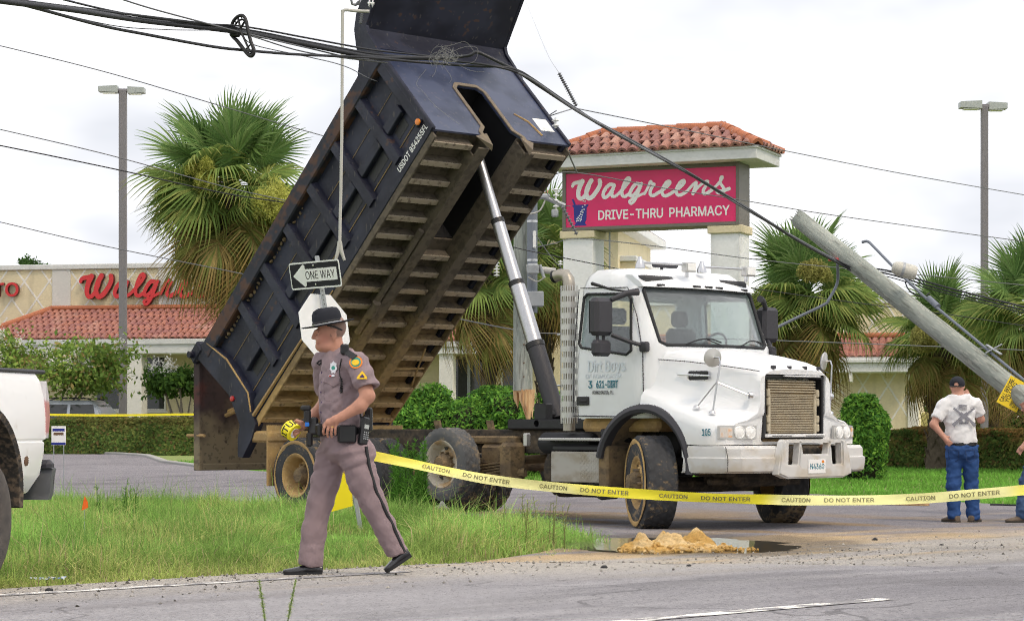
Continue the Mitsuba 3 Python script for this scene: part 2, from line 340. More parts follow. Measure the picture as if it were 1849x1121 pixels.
def tri_sheet(poly, fn, step=0.09):
    poly = poly.segmentize(step); b = poly.bounds; pts = list(poly.exterior.coords)[:-1]; inn = poly.buffer(-step * 0.4)
    for a in np.arange(b[0], b[2], step):
        for c in np.arange(b[1], b[3], step):
            if inn.contains(sg.Point(a, c)): pts.append((a, c))
    from scipy.spatial import Delaunay
    P = np.array(pts); t = Delaunay(P).simplices
    t = [s for s in t if poly.buffer(1e-4).contains(sg.Point(P[s].mean(0)))]
    return tm([fn(a, c) for a, c in P], t)
with frame(TRUCK):
    out, inn = mf(shell(0)), mf(shell(0.05))
    cab = out - inn
    cab -= mf(fixed(ext(WS, 0.9, (-0.45, 0, 0), (0, 1, 0), (0, 0, 1))))
    cab -= mf(fixed(ext(SW, 3.0, (0, 1.5, 0), (1, 0, 0), (0, 0, 1))))
    cab -= mf(fixed(ext(RW, 0.5, (-1.4, 0, 0), (0, 1, 0), (0, 0, 1))))
    E(D + '__cab', fm(cab), 'm_white', 28)
    E(D + '__windscreen', tri_sheet(WS.buffer(0.02), lambda y, z: (xwind(y, z) - 0.028, y, z)), 'm_glass', True)
    ring = tri_sheet
    def gasket(poly, fn, w, r):
        c = np.array(poly.buffer(-w).segmentize(0.05).exterior.coords)[:-1]
        P = [fn(a, b) for a, b in c]; P = P + P[:2]
        return tube(P, r, 6, cap=False)
    E(D + '__windscreen__gasket', gasket(WS, lambda y, z: (xwind(y, z) - 0.004, y, z), 0.002, 0.022), 'm_rubber', 60)
    for s in (-1, 1):
        dk = E(D + '__door', cat(tube([(-1.075, s * 1.102, 2.85), (-1.115, s * 1.145, 2.1), (-1.12, s * 1.158, 1.36)], 0.006, 5), tube([(-1.12, s * 1.158, 1.33), (-0.36, s * 1.165, 1.32), (0.012, s * 1.125, 1.49)], 0.007, 5),
               tube([(0.012, s * 1.118, 1.5), (-0.005, s * 1.12, 2.1)], 0.006, 5), tube([(-1.07, s * 1.085, 2.865), (-0.29, s * 1.072, 2.84), (-0.12, s * 1.095, 2.5), (-0.01, s * 1.12, 2.1)], 0.006, 5)), 'm_plastic', 60)
        E(dk + '__window', tri_sheet(SW.buffer(0.015), lambda x, z: (x, s * (yside(z) - 0.03), z)), 'm_glass', True)
        E(dk + '__gasket', gasket(SW, lambda x, z: (x, s * (yside(z) + 0.001), z), 0.0, 0.017), 'm_rubber', 60)
        E(dk + '__handle', cat(rb((-1.06, s * 1.145, 1.455), (-0.85, s * 1.172, 1.56), 0.012), rb((-1.0, s * 1.165, 1.49), (-0.87, s * 1.184, 1.525), 0.01)), 'm_black')
    # lettering left on the door
    f = dict(ux=(1, 0, 0), uy=(0, 0, 1))
    E(D + '__door__lettering', cat(text('Dirt Boys', 0.13, 0.003, True, o=(-0.86, -1.166, 1.855), width=0.62, **f)), 'm_fadeprint', False)
    E(D + '__door__lettering', text('OF HOMOSASSA', 0.05, 0.003, False, o=(-0.90, -1.166, 1.775), width=0.6, **f), 'm_fadeprint', False)
    E(D + '__door__lettering', text('621-DIRT', 0.085, 0.003, True, o=(-0.72, -1.166, 1.66), width=0.36, **f), 'm_tealprint', False)
    E(D + '__door__lettering', text('3', 0.085, 0.003, True, o=(-0.86, -1.166, 1.66), **f), 'm_tealprint', False)
    E(D + '__door__lettering', text('HOMOSASSA, FL.', 0.042, 0.003, False, o=(-0.79, -1.166, 1.585), width=0.36, **f), 'm_ink', False)
    # inside of the cab
    E(D + '__dashboard', cat(rb((-0.28, -0.98, 1.75), (0.12, 0.98, 2.16), 0.06), rb((-0.34, 0.25, 1.9), (-0.2, 0.75, 2.2), 0.05)), 'm_seat')
    for s in (-1, 1): E(D + '__seat', cat(rb((-0.95, s * 0.55 - 0.26, 1.7), (-0.42, s * 0.55 + 0.26, 1.9), 0.06), rb((-1.02, s * 0.55 - 0.25, 1.8), (-0.86, s * 0.55 + 0.25, 2.42), 0.06), rb((-1.02, s * 0.55 - 0.13, 2.44), (-0.9, s * 0.55 + 0.13, 2.64), 0.04)), 'm_seat')
    E(D + '__steering_wheel', tube([(-0.36 + 0.1 * math.sin(t), 0.5 + 0.22 * math.cos(t), 2.14 + 0.2 * math.sin(t)) for t in np.linspace(0, 2 * math.pi, 25)], 0.015, 6, False), 'm_black', 60)
    E(D + '__headliner', rb((-0.95, -0.93, 2.82), (-0.16, 0.93, 2.99), 0.03), 'm_seat')
    E(D + '__sun_visor', cat(rb((-0.24, -0.86, 2.74), (-0.2, -0.05, 2.88), 0.012), rb((-0.24, 0.05, 2.74), (-0.2, 0.86, 2.88), 0.012)), 'm_seat')
    # brow over the windscreen with marker lamps
    brow = [[(xwind(y, 2.86) - 0.05, y, 2.845), (xwind(y, 2.86) + 0.055, y, 2.85), (xwind(y, 2.9) + 0.05, y, 2.90), (xwind(y, 3.0) - 0.02, y, 2.995), (xwind(y, 3.0) - 0.12, y, 3.0)] for y in np.linspace(-1.0, 1.0, 15)]
    E(D + '__roof_brow', fixed(loft(brow)), 'm_white', 40)
    for y in (-0.72, -0.18, 0.02, 0.22, 0.78): E(D + '__marker_lamp', bxc((xwind(y, 2.88) + 0.056, y, 2.872), (0.03, 0.13, 0.028), 0.008), 'm_black')
    for y in (-0.78, 0.30):
        wl = E(D + '__work_lamp', rb((-0.10, y + 0.42, 3.045), (0.0, y + 0.60, 3.16), 0.012), 'm_alum')
        E(wl + '__lens', rb((0.0, y + 0.435, 3.06), (0.006, y + 0.585, 3.145), 0.003), 'm_lens')
        E(wl + '__bar', cat(rod((-0.16, y - 0.2, 3.13), (-0.06, y + 0.4, 3.13), 0.014), lathe([(0.06, 0), (0.055, 0.05), (0.03, 0.1), (0.02, 0.14)], 14, (-0.16, y - 0.22, 3.06)), rb((-0.08, y + 0.46, 2.98), (-0.04, y + 0.5, 3.05), 0.004)), 'm_steel', 40)
    E(D + '__air_horn', cat(rb((-0.62, -0.33, 3.13), (-0.5, 0.05, 3.19), 0.02), rod((-0.56, -0.2, 3.04), (-0.56, -0.2, 3.14), 0.02)), 'm_plastic')
    for y0, y1 in ((-0.62, -0.05), (0.28, 0.85)):
        P = [(xwind(y, 2.16 + 0.012 * i) + 0.03, y, 2.165 + 0.055 * math.sin(math.pi * i / 9) + 0.004 * i) for i, y in enumerate(np.linspace(y0, y1, 10))]
        E(D + '__wiper', cat(tube(P, 0.009, 5), rod((0.36, y1, 2.14), (0.26, (y0 + y1) / 2 + 0.05, 2.23), 0.008, 6)), 'm_black', 60)
    # the door mirrors
    for s in (-1, 1):
        mk = E(D + '__mirror', rb((-0.40, s * 1.34, 2.26), (-0.24, s * 1.64, 2.70), 0.045), 'm_plastic')
        E(mk + '__lower_mirror', rb((-0.39, s * 1.36, 2.02), (-0.25, s * 1.62, 2.21), 0.04), 'm_plastic')
        E(mk + '__glass', rb((-0.405, s * 1.37, 2.29), (-0.398, s * 1.61, 2.67), 0.003), 'm_glassdark')
        E(mk + '__arm', tube([(-0.1, s * 1.09, 2.78), (-0.16, s * 1.22, 2.76), (-0.26, s * 1.38, 2.68)], [0.045, 0.035, 0.03], 8), 'm_plastic', 50)
        E(mk + '__arm', cat(tube([(0.03, s * 1.12, 2.14), (-0.08, s * 1.27, 2.19), (-0.24, s * 1.4, 2.27)], 0.024, 8), rb((-0.03, s * 1.09, 2.07), (0.10, s * 1.17, 2.19), 0.02)), 'm_plastic', 50)
        for y_ in (1.45, 1.55): E(mk + '__strut', rod((-0.32, s * y_, 2.2), (-0.32, s * y_, 2.28), 0.02), 'm_plastic', 50)
    E(D + '__mirror__antenna', tube([(-0.30, -1.08, 2.79), (-0.45, -1.2, 2.82), (-0.74, -1.22, 2.90)], [0.012, 0.014, 0.022], 7), 'm_black', 60)
    # hood: half profiles (y, z) from the crown outwards
    def prof(x):
        k = [0.02, 0.35, 0.75, 1.10, 1.30, 1.385]
        zt = np.interp(x, k, [2.13, 2.11, 2.055, 1.985, 1.925, 1.86])
        ws = np.interp(x, k, [0.90, 0.86, 0.77, 0.69, 0.63, 0.60]); zs = zt - np.interp(x, k, [0.06, 0.07, 0.085, 0.09, 0.09, 0.10])
        ww = np.interp(x, k, [1.0, 0.97, 0.87, 0.76, 0.68, 0.635])
        zf = np.interp(x, k, [1.62, 1.50, 1.38, 1.31, 1.265, 1.235]); wf = np.interp(x, k, [1.12, 1.13, 1.15, 1.14, 1.09, 1.0])
        wl = np.interp(x, k, [1.19, 1.205, 1.235, 1.25, 1.225, 1.13]); zb = np.interp(x, k, [1.28, 1.2, 1.0, 0.99, 0.99, 0.995])
        ctl = [(0, zt), (ws * 0.45, zt - 0.006), (ws * 0.8, zt - 0.03), (ws, zs), (ws + 0.03, zs - 0.07), (ww - 0.01, zf + 0.25), (ww + 0.025, zf + 0.12), ((ww + wf) / 2 + 0.01, zf + 0.035), (wf, zf), (wf + 0.7 * (wl - wf), zf - 0.06), (wl, zf - 0.15), (wl, zb)]
        return ctl
    HX = [0.02, 0.2, 0.4, 0.6, 0.8, 0.95, 1.1, 1.2, 1.28, 1.34, 1.375, 1.395]
    secs = []
    for x in HX:
        p = prof(min(x, 1.385)); xx = x
        def bend(y): return xx + (0.30 * max(0, 1 - (xx - 0.0) / 0.4) * 0 ) - 0.10 * (abs(y) / 1.2) ** 2.2 * smooth01((xx - 0.6) / 0.8)
        def smooth01(t): t = min(max(t, 0), 1); return t * t * (3 - 2 * t)
        r = [(bend(y), -y, z) for y, z in p]; l = [(bend(y), y, z) for y, z in p[::-1][:-1]]
        secs.append(r[::-1] + l[::-1][0:0] + [(bend(y), y, z) for y, z in p[1:]])
    hs = np.array(secs)
    bottom = hs.copy()
    hood = fixed(loft(hs))
    hm = mf(hood)
    hm -= mf(mv(trimesh.creation.cylinder(0.71, 4.0, sections=48), rot('x', 90), (0.10, 0, 0.68)))
    hm -= mf(rb((1.15, -0.545, 1.03), (1.6, 0.545, 1.80), 0.02))
    hm -= mf(rb((-0.5, -0.55, 0.5), (1.0, 0.55, 1.5), 0.05))
    for s in (-1, 1): hm -= mf(rb((0.50, s * 0.80, 1.735), (0.80, s * 1.2, 1.845), 0.02))
    E(D + '__hood', fm(hm), 'm_white', 34)
    for s in (-1, 1):
        E(D + '__hood__air_vent', rb((0.50, s * 0.86, 1.74), (0.80, s * 0.885, 1.84), 0.01), 'm_black')
        E(D + '__hood__vent_bar', rod((0.40, s * 0.955, 1.805), (0.82, s * 0.875, 1.785), 0.012), 'm_chrome', 60)
        E(D + '__hood__seam', tube([(0.04, s * 0.985, 1.99), (0.5, s * 0.92, 1.955), (0.9, s * 0.81, 1.905), (1.2, s * 0.70, 1.86), (1.36, s * 0.625, 1.83)], 0.005, 4), 'm_plastic')
        # fender flare
        a = np.radians(np.linspace(168, -2, 22))
        P = [(0.10 + 0.735 * math.cos(t), s * 1.21, 0.68 + 0.735 * math.sin(t)) for t in a]
        fl = [[(c[0] + math.cos(t) * dr_, s * yy, c[2] + math.sin(t) * dr_) for dr_, yy in ((-0.05, 1.12), (-0.05, 1.245), (-0.01, 1.265), (0.045, 1.235), (0.05, 1.12))] for c, t in zip(P, a)]
        E(D + '__fender_flare', fixed(loft(fl)), 'm_plastic', 40)
        lin = [[(0.10 + r_ * math.cos(t), s * yy, 0.68 + r_ * math.sin(t)) for r_, yy in ((0.70, 0.66), (0.70, 1.19), (0.715, 1.19), (0.715, 0.66))] for t in np.radians(np.linspace(195, -2, 20))]
        E(D + '__wheel_well', fixed(loft(lin)), 'm_mud', 40)
        E(D + '__fender_skirt', rb((-0.66, s * 0.78, 0.44), (-0.50, s * 1.20, 0.98), 0.02), 'm_mud')
        # headlamps
        HP = np.array([(1.352, 0.69), (1.342, 0.80), (1.330, 0.90), (1.318, 0.99), (1.307, 1.06), (1.298, 1.11), (1.245, 1.175), (1.225, 1.19)])
        hn = np.gradient(HP, axis=0); hn = np.stack([hn[:, 1], -hn[:, 0]], 1) / np.linalg.norm(hn, axis=1)[:, None]
        def strip(i0, i1, z0, z1, o): return fixed(loft([[(q[0], s * q[1], z0), (q[0] + o * m_[0], s * (q[1] + o * m_[1]), z0 + 0.006), (q[0] + o * m_[0], s * (q[1] + o * m_[1]), z1 - 0.006), (q[0], s * q[1], z1)] for q, m_ in zip(HP[i0:i1], hn[i0:i1])]))
        hl = E(D + '__headlamp', strip(0, 8, 1.055, 1.215, 0.024), 'm_alum', 40)
        for y0, x in ((0.80, 1.375), (0.965, 1.352)):
            E(hl + '__lens', lathe([(0.072, -0.015), (0.072, 0.012), (0.062, 0.02), (0.058, 0.012), (0.04, 0.020), (0.0, 0.024)], 20, (x, s * y0, 1.135), (0.97, s * 0.22, 0)), 'm_lens', 40)
        E(hl + '__turn_signal', strip(4, 7, 1.075, 1.195, 0.030), 'm_turn', 40)
        # small convex mirror on its tripod
        yb = s * 0.93
        hk = E(D + '__hood_mirror', lathe([(0.0, 0.03), (0.09, 0.022), (0.11, 0.0), (0.108, -0.012), (0.0, -0.03)], 20, (0.98, s * 1.0, 1.985), (-0.92, s * -0.38, 0.1)), 'm_alum', 50)
        E(hk + '__tripod', cat(tube([(0.98, s * 1.0, 1.985), (1.08, s * 1.0, 1.985), (1.10, s * 1.0, 1.93), (1.06, s * 1.03, 1.62), (1.03, s * 1.05, 1.375)], 0.010, 6), rod((1.07, s * 1.01, 1.72), (0.80, s * 1.06, 1.43), 0.008, 6), rod((1.07, s * 1.01, 1.70), (1.30, s * 0.75, 1.56), 0.008, 6),
                             lathe([(0.04, -0.01), (0.035, 0.015), (0.01, 0.03)], 10, (1.03, s * 1.06, 1.36)), lathe([(0.04, -0.01), (0.035, 0.015), (0.01, 0.03)], 10, (0.80, s * 1.07, 1.42)), lathe([(0.04, -0.02), (0.04, 0.02), (0.0, 0.035)], 10, (1.31, s * 0.72, 1.555), (0.6, s * -0.8, 0))), 'm_steel', 50)
    E(D + '__hood__number', text('105', 0.075, 0.003, True, o=(1.05, -1.254, 1.10), ux=(1, 0, 0), uy=(0, 0, 1), width=0.13), 'm_tealprint', False)
    for y in (-0.38, -0.1, 0.18, 0.44): E(D + '__hood__clip', rb((1.33, y - 0.02, 1.862), (1.385, y + 0.02, 1.90), 0.006), 'm_plastic')
    # grille opening with its radiator
    E(D + '__grille_frame', fm(mf(rb((1.155, -0.543, 1.06), (1.35, 0.543, 1.798), 0.01)) - mf(rb((1.1, -0.50, 1.12), (1.5, 0.50, 1.76), 0.01))), 'm_black')
    rk = E(D + '__radiator', rb((1.25, -0.43, 1.10), (1.31, 0.41, 1.74), 0.01), 'm_mud')
    for i, z in enumerate(np.arange(1.135, 1.57, 0.0195)): E(rk + '__fin', rb((1.31, -0.40, z), (1.324, 0.39, z + 0.009), 0.002), 'm_fin')
    for z in np.arange(1.595, 1.74, 0.030): E(rk + '__upper_fin', rb((1.31, -0.44, z), (1.332, 0.41, z + 0.014), 0.003), 'm_fin')
    for q_ in (rb((1.305, -0.44, 1.10), (1.34, -0.40, 1.58), 0.008), rb((1.305, 0.385, 1.10), (1.34, 0.425, 1.58), 0.008)): E(rk + '__end_tank', q_, 'm_fin')
    for y in (-0.47, 0.41):
        for z in (1.14, 1.24, 1.44, 1.54): E(rk + '__bracket', rb((1.29, y, z), (1.355, y + 0.05, z + 0.09), 0.012), 'm_fin')
    E(D + '__grille_bar', cat(rb((1.30, -0.52, 1.075), (1.40, 0.52, 1.115), 0.01), rb((1.36, -0.22, 1.775), (1.40, 0.42, 1.79), 0.004)), 'm_white')
    E(D + '__grille_bar', cat(rb((1.402, -0.45, 1.09), (1.406, -0.1, 1.10), 0.002), rb((1.402, 0.15, 1.09), (1.406, 0.48, 1.10), 0.002)), 'm_black')
    E(D + '__cooler', cat(*[rb((1.26, -0.5, 0.965 + 0.03 * i), (1.3, 0.46, 0.985 + 0.03 * i), 0.006) for i in range(4)]), 'm_tanmud')
    # bumper: outline in plan, two heights, wrapped round the corners, with the guarded centre
    def bump_sec(off, z): return [(x + off, y, z) for x, y in BP]
    BP = [(0.76, -1.255), (1.10, -1.26), (1.38, -1.22), (1.52, -1.10), (1.585, -0.85), (1.60, -0.60), (1.61, 0.0), (1.60, 0.60), (1.585, 0.85), (1.52, 1.10), (1.38, 1.22), (1.10, 1.26), (0.76, 1.255)]
    IN = [(0.76, 1.20), (1.10, 1.205), (1.36, 1.16), (1.46, 1.05), (1.50, 0.85), (1.51, 0.6), (1.52, 0), (1.51, -0.6), (1.50, -0.85), (1.46, -1.05), (1.36, -1.16), (1.10, -1.205), (0.76, -1.20)]
    def ringz(z, sh=0.0): return [(x - sh, y * (1 - sh * 0.3), z) for x, y in BP] + [(x, y, z) for x, y in IN]
    bm = mf(fixed(loft([ringz(0.675, 0.05), ringz(0.70, 0.015), ringz(0.80, 0.0), ringz(0.845, 0.0), ringz(0.855, 0.025), ringz(0.95, 0.03), ringz(0.985, 0.06)])))
    face = sg.Polygon([(-0.66, 0.66), (-0.50, 0.61), (0.50, 0.61), (0.66, 0.66), (0.62, 0.88), (0.56, 1.03), (0.53, 1.055), (-0.53, 1.055), (-0.56, 1.03), (-0.62, 0.88)])
    holes = [sg.Polygon([(-0.47, 0.78), (-0.32, 0.78), (-0.29, 1.005), (-0.46, 1.005)]).buffer(0.012), sg.Polygon([(0.47, 0.78), (0.32, 0.78), (0.29, 1.005), (0.46, 1.005)]).buffer(0.012), sg.Polygon([(-0.21, 0.90), (0.21, 0.90), (0.235, 1.005), (-0.235, 1.005)]).buffer(0.012)]
    fp = face
    for h_ in holes: fp = fp.difference(h_)
    outer = ext(face, 0.10, (1.57, 0, 0), (0, 1, 0), (0, 0, 1)); bm = bm - mf(rb((1.3, -0.56, 0.76), (1.9, 0.56, 1.1), 0.0001))
    bm = bm + mf(fixed(ext(fp, 0.085, (1.575, 0, 0), (0, 1, 0), (0, 0, 1)))) + mf(fixed(ext(fp.buffer(-0.02), 0.105, (1.575, 0, 0), (0, 1, 0), (0, 0, 1))))
    E(D + '__bumper', fm(bm), 'm_bumper', 25)
    for s in (-1, 1): E(D + '__bumper__seam', tube([(1.40, s * 1.215, 0.69), (1.405, s * 1.217, 0.84), (1.36, s * 1.205, 0.975)], 0.005, 4), 'm_black')
    pk = E(D + '__bumper__number_plate', rb((1.682, -0.155, 0.665), (1.69, 0.155, 0.825), 0.003), 'm_whiteprint')
    E(D + '__bumper__plate_number', text('N4360', 0.062, 0.002, True, o=(1.69, -0.125, 0.715), ux=(0, 1, 0), uy=(0, 0, 1), width=0.25), 'm_tealprint', False)
    E(D + '__bumper__plate_sticker', rb((1.69, 0.085, 0.785), (1.692, 0.125, 0.815), 0.0005), 'm_amber')
    E(D + '__tow_hook', cat(*[tube([(1.46, s * 0.36 - 0.02, 0.98), (1.50, s * 0.4, 0.9), (1.49, s * 0.42, 0.8), (1.45, s * 0.37, 0.75)], 0.03, 8) for s in (-1, 1)]), 'm_rust', 50)
    E(D + '__front_frame', cat(rb((0.7, -0.5, 0.72), (1.4, 0.5, 0.98), 0.03), rb((-0.1, -0.8, 0.42), (0.2, 0.8, 0.6), 0.05), rb((0.35, -0.5, 0.5), (0.9, 0.5, 0.72), 0.05), rod((0.75, -0.8, 0.56), (0.75, 0.8, 0.54), 0.035), rb((0.45, -0.75, 0.62), (1.0, -0.6, 0.74), 0.02)), 'm_frame')
    E(D + '__engine', rb((-0.4, -0.55, 0.75), (1.05, 0.55, 1.7), 0.08), 'm_black')
    # chassis
    E(D + '__frame_rail', rb((-7.55, -0.47, 0.86), (0.9, -0.38, 1.165), 0.012), 'm_frame')
    E(D + '__frame_rail', rb((-7.55, 0.38, 0.86), (0.9, 0.47, 1.165), 0.012), 'm_frame')
    for x in (-7.4, -6.5, -5.2, -4.0, -2.8, -1.6): E(D + '__crossmember', rb((x - 0.06, -0.38, 0.9), (x + 0.06, 0.38, 1.12), 0.02), 'm_frame')
    for x0 in (-4.43, -3.39): E(D + '__bed_guide', hull([(x0 + a * 0.05 - b * 0.02, -0.43 + c * 0.02, 1.16 + (1 - b) * 0.0 + (b + 1) * 0.062) for a in (-1, 1) for b in (-1, 1) for c in (-1, 1)]), 'm_mud')
    E(D + '__suspension', cat(rb((-3.75, -0.6, 0.98), (-2.75, -0.47, 1.08), 0.02), rb((-3.4, -0.62, 0.68), (-2.72, -0.48, 0.98), 0.05), *[bar((-3.6, -0.72 + 0.01 * i, 0.66 - 0.04 * i), (-2.85, -0.72, 0.74 - 0.035 * i), 0.08, 0.025) for i in range(4)], rb((-2.86, -0.8, 0.45), (-2.66, -0.46, 1.0), 0.05), rod((-3.1, -0.75, 0.55), (-2.6, -0.55, 0.62), 0.06)), 'm_mud')
    E(D + '__axle', cat(*[rod((x, -1.0, z), (x, 1.0, z), 0.09, 12) for x, z in ((-6.54, 0.55), (-5.2, 0.55), (-3.47, 0.70))], *[trimesh.creation.icosphere(2, 0.24).apply_translation((x, 0, 0.56)) for x in (-6.54, -5.2)], rod((-6.5, 0, 0.6), (-1.6, 0, 0.85), 0.06)), 'm_mud', 50)
    E(D + '__leaf_spring', cat(*[tube([(-6.75, s * 0.55, 0.72), (-5.87, s * 0.55, 0.95 - 0.02 * i), (-5.0, s * 0.55, 0.72)], 0.05, 6) for s in (-1, 1) for i in range(3)]), 'm_mud', 40)
    E(D + '__hoist_base', fm(mf(rb((-2.95, -0.55, 1.16), (-1.45, 0.55, 1.295), 0.02)) - mf(mv(trimesh.creation.cylinder(0.045, 2), rot('x', 90), (-2.40, 0, 1.24)))), 'm_black')
    # under the cab: tank, step, checker-plate box
    E(D + '__air_tank', lathe([(0.0, 0), (0.10, 0.015), (0.13, 0.06), (0.13, 0.86), (0.10, 0.91), (0, 0.925)], 20, (-1.92, -0.9, 1.0), (1, 0, 0)), 'm_rubber', 40)
    E(D + '__air_tank', lathe([(0.0, 0), (0.08, 0.01), (0.11, 0.05), (0.11, 0.4), (0, 0.44)], 20, (-0.9, -0.85, 1.12), (1, 0, 0)), 'm_black', 40)
    E(D + '__cab_underside', rb((-1.2, -0.95, 1.14), (0.1, 0.95, 1.30), 0.04), 'm_tanmud')
    E(D + '__transmission', rb((-2.3, -0.4, 0.5), (-0.5, 0.4, 1.1), 0.1), 'm_black')
    E(D + '__side_step', cat(rb((-1.68, -1.21, 1.03), (-0.58, -0.95, 1.065), 0.01), rb((-1.98, -1.18, 0.96), (-1.92, -1.1, 1.12), 0.01)), 'm_alum')
    bk = E(D + '__battery_box', rb((-1.49, -1.18, 0.53), (-0.66, -0.72, 0.90), 0.012), 'm_dustalum')
    tread = [hull([(x + a * 0.011 * c - b * 0.005, -1.18 - k, z + a * 0.011 + b * 0.005 * c) for a in (-1, 1) for b in (-1, 1) for k in (0.0, 0.004)]) for i, x in enumerate(np.arange(-0.97, -0.68, 0.03)) for j, z in enumerate(np.arange(0.56, 0.88, 0.03)) for c in [1 if (i + j) % 2 else -1]]
    E(bk + '__tread_plate', cat(tread), 'm_dustalum', False); labels[bk + '__tread_plate'] = {'kind': 'stuff'}
    E(D + '__battery_box_rim', cat(rb((-1.5, -1.15, 0.905), (-0.62, -0.72, 0.98), 0.02), rb((-1.55, -1.1, 0.49), (-0.55, -0.75, 0.525), 0.01)), 'm_black')
    E(D + '__fuel_tank', lathe([(0.0, 0), (0.30, 0.0), (0.33, 0.03), (0.33, 0.87), (0.30, 0.9), (0, 0.9)], 28, (-1.95, -0.55, 0.66), (1, 0, 0)), 'm_frame', 40)
    E(D + '__hanging_hose', tube([(-1.05, -0.9, 0.52), (-1.0, -0.95, 0.40), (-0.85, -0.95, 0.34), (-0.65, -0.9, 0.36), (-0.5, -0.85, 0.45)], 0.022, 7), 'm_black', 60)
    # exhaust stack on the corner of the cab
    sx, sy = -1.33, -1.02
    ex = E(D + '__exhaust_stack', cat(rod((sx, sy, 1.15), (sx, sy, 2.9), 0.075, 16), tube([(sx, sy, 2.84), (sx, sy, 2.92), (sx - 0.015, sy, 2.99), (sx - 0.06, sy, 3.04), (sx - 0.13, sy - 0.02, 3.05), (sx - 0.20, sy - 0.04, 3.03)], [0.075, 0.075, 0.075, 0.075, 0.074, 0.074], 16, False)), 'm_stack', 60)
    E(ex + '__tip', lathe([(0.076, 0), (0.078, 0.03), (0.06, 0.03), (0.055, -0.05), (0.0, -0.05)], 16, (sx - 0.195, sy - 0.04, 3.03), (-1, -0.15, -0.1)), 'm_black', 40)
    NS, ZS = 28, 25
    sh = []
    arc = np.linspace(math.radians(195), math.radians(425), NS + 1)
    hv, hf = [], []
    def sp(a, z, r): return (sx + r * math.cos(a), sy + r * math.sin(a), z)
    cells = []
    for j in range(ZS):
        z0, z1 = 1.24 + j * 0.0668, 1.24 + (j + 1) * 0.0668
        for i in range(NS):
            hole = (i % 7) not in (0, 6) or False
            hole = (4 <= i <= NS - 4) and (i % 2 == 0) and (j % 2 == 0)
            if hole: continue
            q = [sp(arc[i], z0, 0.108), sp(arc[i + 1], z0, 0.108), sp(arc[i + 1], z1, 0.108), sp(arc[i], z1, 0.108)]
            n = len(hv); hv += q; hf += [[n, n + 1, n + 2], [n, n + 2, n + 3]]
    E(ex + '__heat_shield', tm(hv, hf), 'm_alum', 60)
    E(ex + '__clamp', cat(*[cat(rb((sx - 0.14, sy - 0.02, z), (sx - 0.08, sy + 0.2, z + 0.035), 0.006), rod((sx - 0.1, sy - 0.02, z + 0.02), (sx - 0.2, sy + 0.0, z + 0.02), 0.012)) for z in (1.68, 2.30)]), 'm_steel')
    # hoist: four telescoping stages
    c0, c1 = vec(-2.58, 0, 1.30), vec(-4.10, 0, 4.80)
    at = lambda t: c0 + (c1 - c0) * t
    hk = E(D + '__hoist_cylinder', tube([at(0.0), at(0.272), at(0.277)], [0.118, 0.118, 0.124], 20), 'm_plastic', 60)
    for a, b, r in ((0.275, 0.505, 0.103), (0.50, 0.745, 0.086), (0.74, 1.0, 0.068)):
        E(hk + '__stage', tube([at(a), at(b)], r, 20), 'm_hoist', 60)
    for t, r in ((0.27, 0.128), (0.503, 0.108), (0.743, 0.091)): E(hk + '__collar', tube([at(t - 0.006), at(t + 0.012)], r, 20), 'm_black', 50)
    E(hk + '__trunnion', cat(rod((-2.58, -0.3, 1.36), (-2.58, 0.3, 1.36), 0.06), rb((-2.7, -0.32, 1.28), (-2.45, -0.2, 1.5), 0.02), rb((-2.7, 0.2, 1.28), (-2.45, 0.32, 1.5), 0.02)), 'm_black')
    # wheels
    def tyre_mesh(r, w, rim, n=56, ribs=4, lug=0.012):
        p = [(rim, -w * 0.42), (rim + 0.03, -w * 0.47), (rim + (r - rim) * 0.5, -w * 0.5), (r - 0.05, -w * 0.47), (r - 0.012, -w * 0.42)]
        g = np.linspace(-w * 0.40, w * 0.40, ribs * 4 + 1)
        for i, y in enumerate(g): p.append((r - (lug if i % 4 == 0 and 0 < i < ribs * 4 else 0.0), y))
        p += [(a, -b) for a, b in p[:5][::-1]]
        m = lathe(p, n * 2, axis=(0, 1, 0)); v = np.array(m.vertices).reshape(len(p), n * 2, 3)
        for i in range(5, 6 + ribs * 4):
            k = (i - 5) // 4
            sel = (np.arange(n * 2) + (2 if k % 2 else 0)) % 4 == 0
            if i in (5, 6) or i in (4 + ribs * 4, 5 + ribs * 4): sel = (np.arange(n * 2)) % 4 < 2
            s_ = 1 - (lug / r) * sel * (1.0 if (i - 5) % 4 or i in (5, 5 + ribs * 4) else 0)
            v[i, :, 0] *= s_; v[i, :, 2] *= s_
        return fixed(tm(v.reshape(-1, 3), m.faces))
    def rim_mesh(rim, w, s, deep):          # s: side the face looks at (-1 right)
        yo = s * w * 0.44; yi = s * (w * 0.44 - deep)
        p = [(rim - 0.0, yo - s * 0.06), (rim + 0.022, yo), (rim + 0.012, yo + s * 0.008), (rim - 0.012, yo), (rim - 0.035, yo - s * 0.03), (rim - 0.05, (yo + yi) / 2), (rim - 0.075, yi), (rim * 0.62, yi + s * 0.012), (rim * 0.55, yi + s * 0.03), (rim * 0.42, yi + s * 0.03), (0.0, yi + s * 0.03)]
        m = fixed(lathe(p, 40, axis=(0, 1, 0))); hm_ = m
        return m, yi
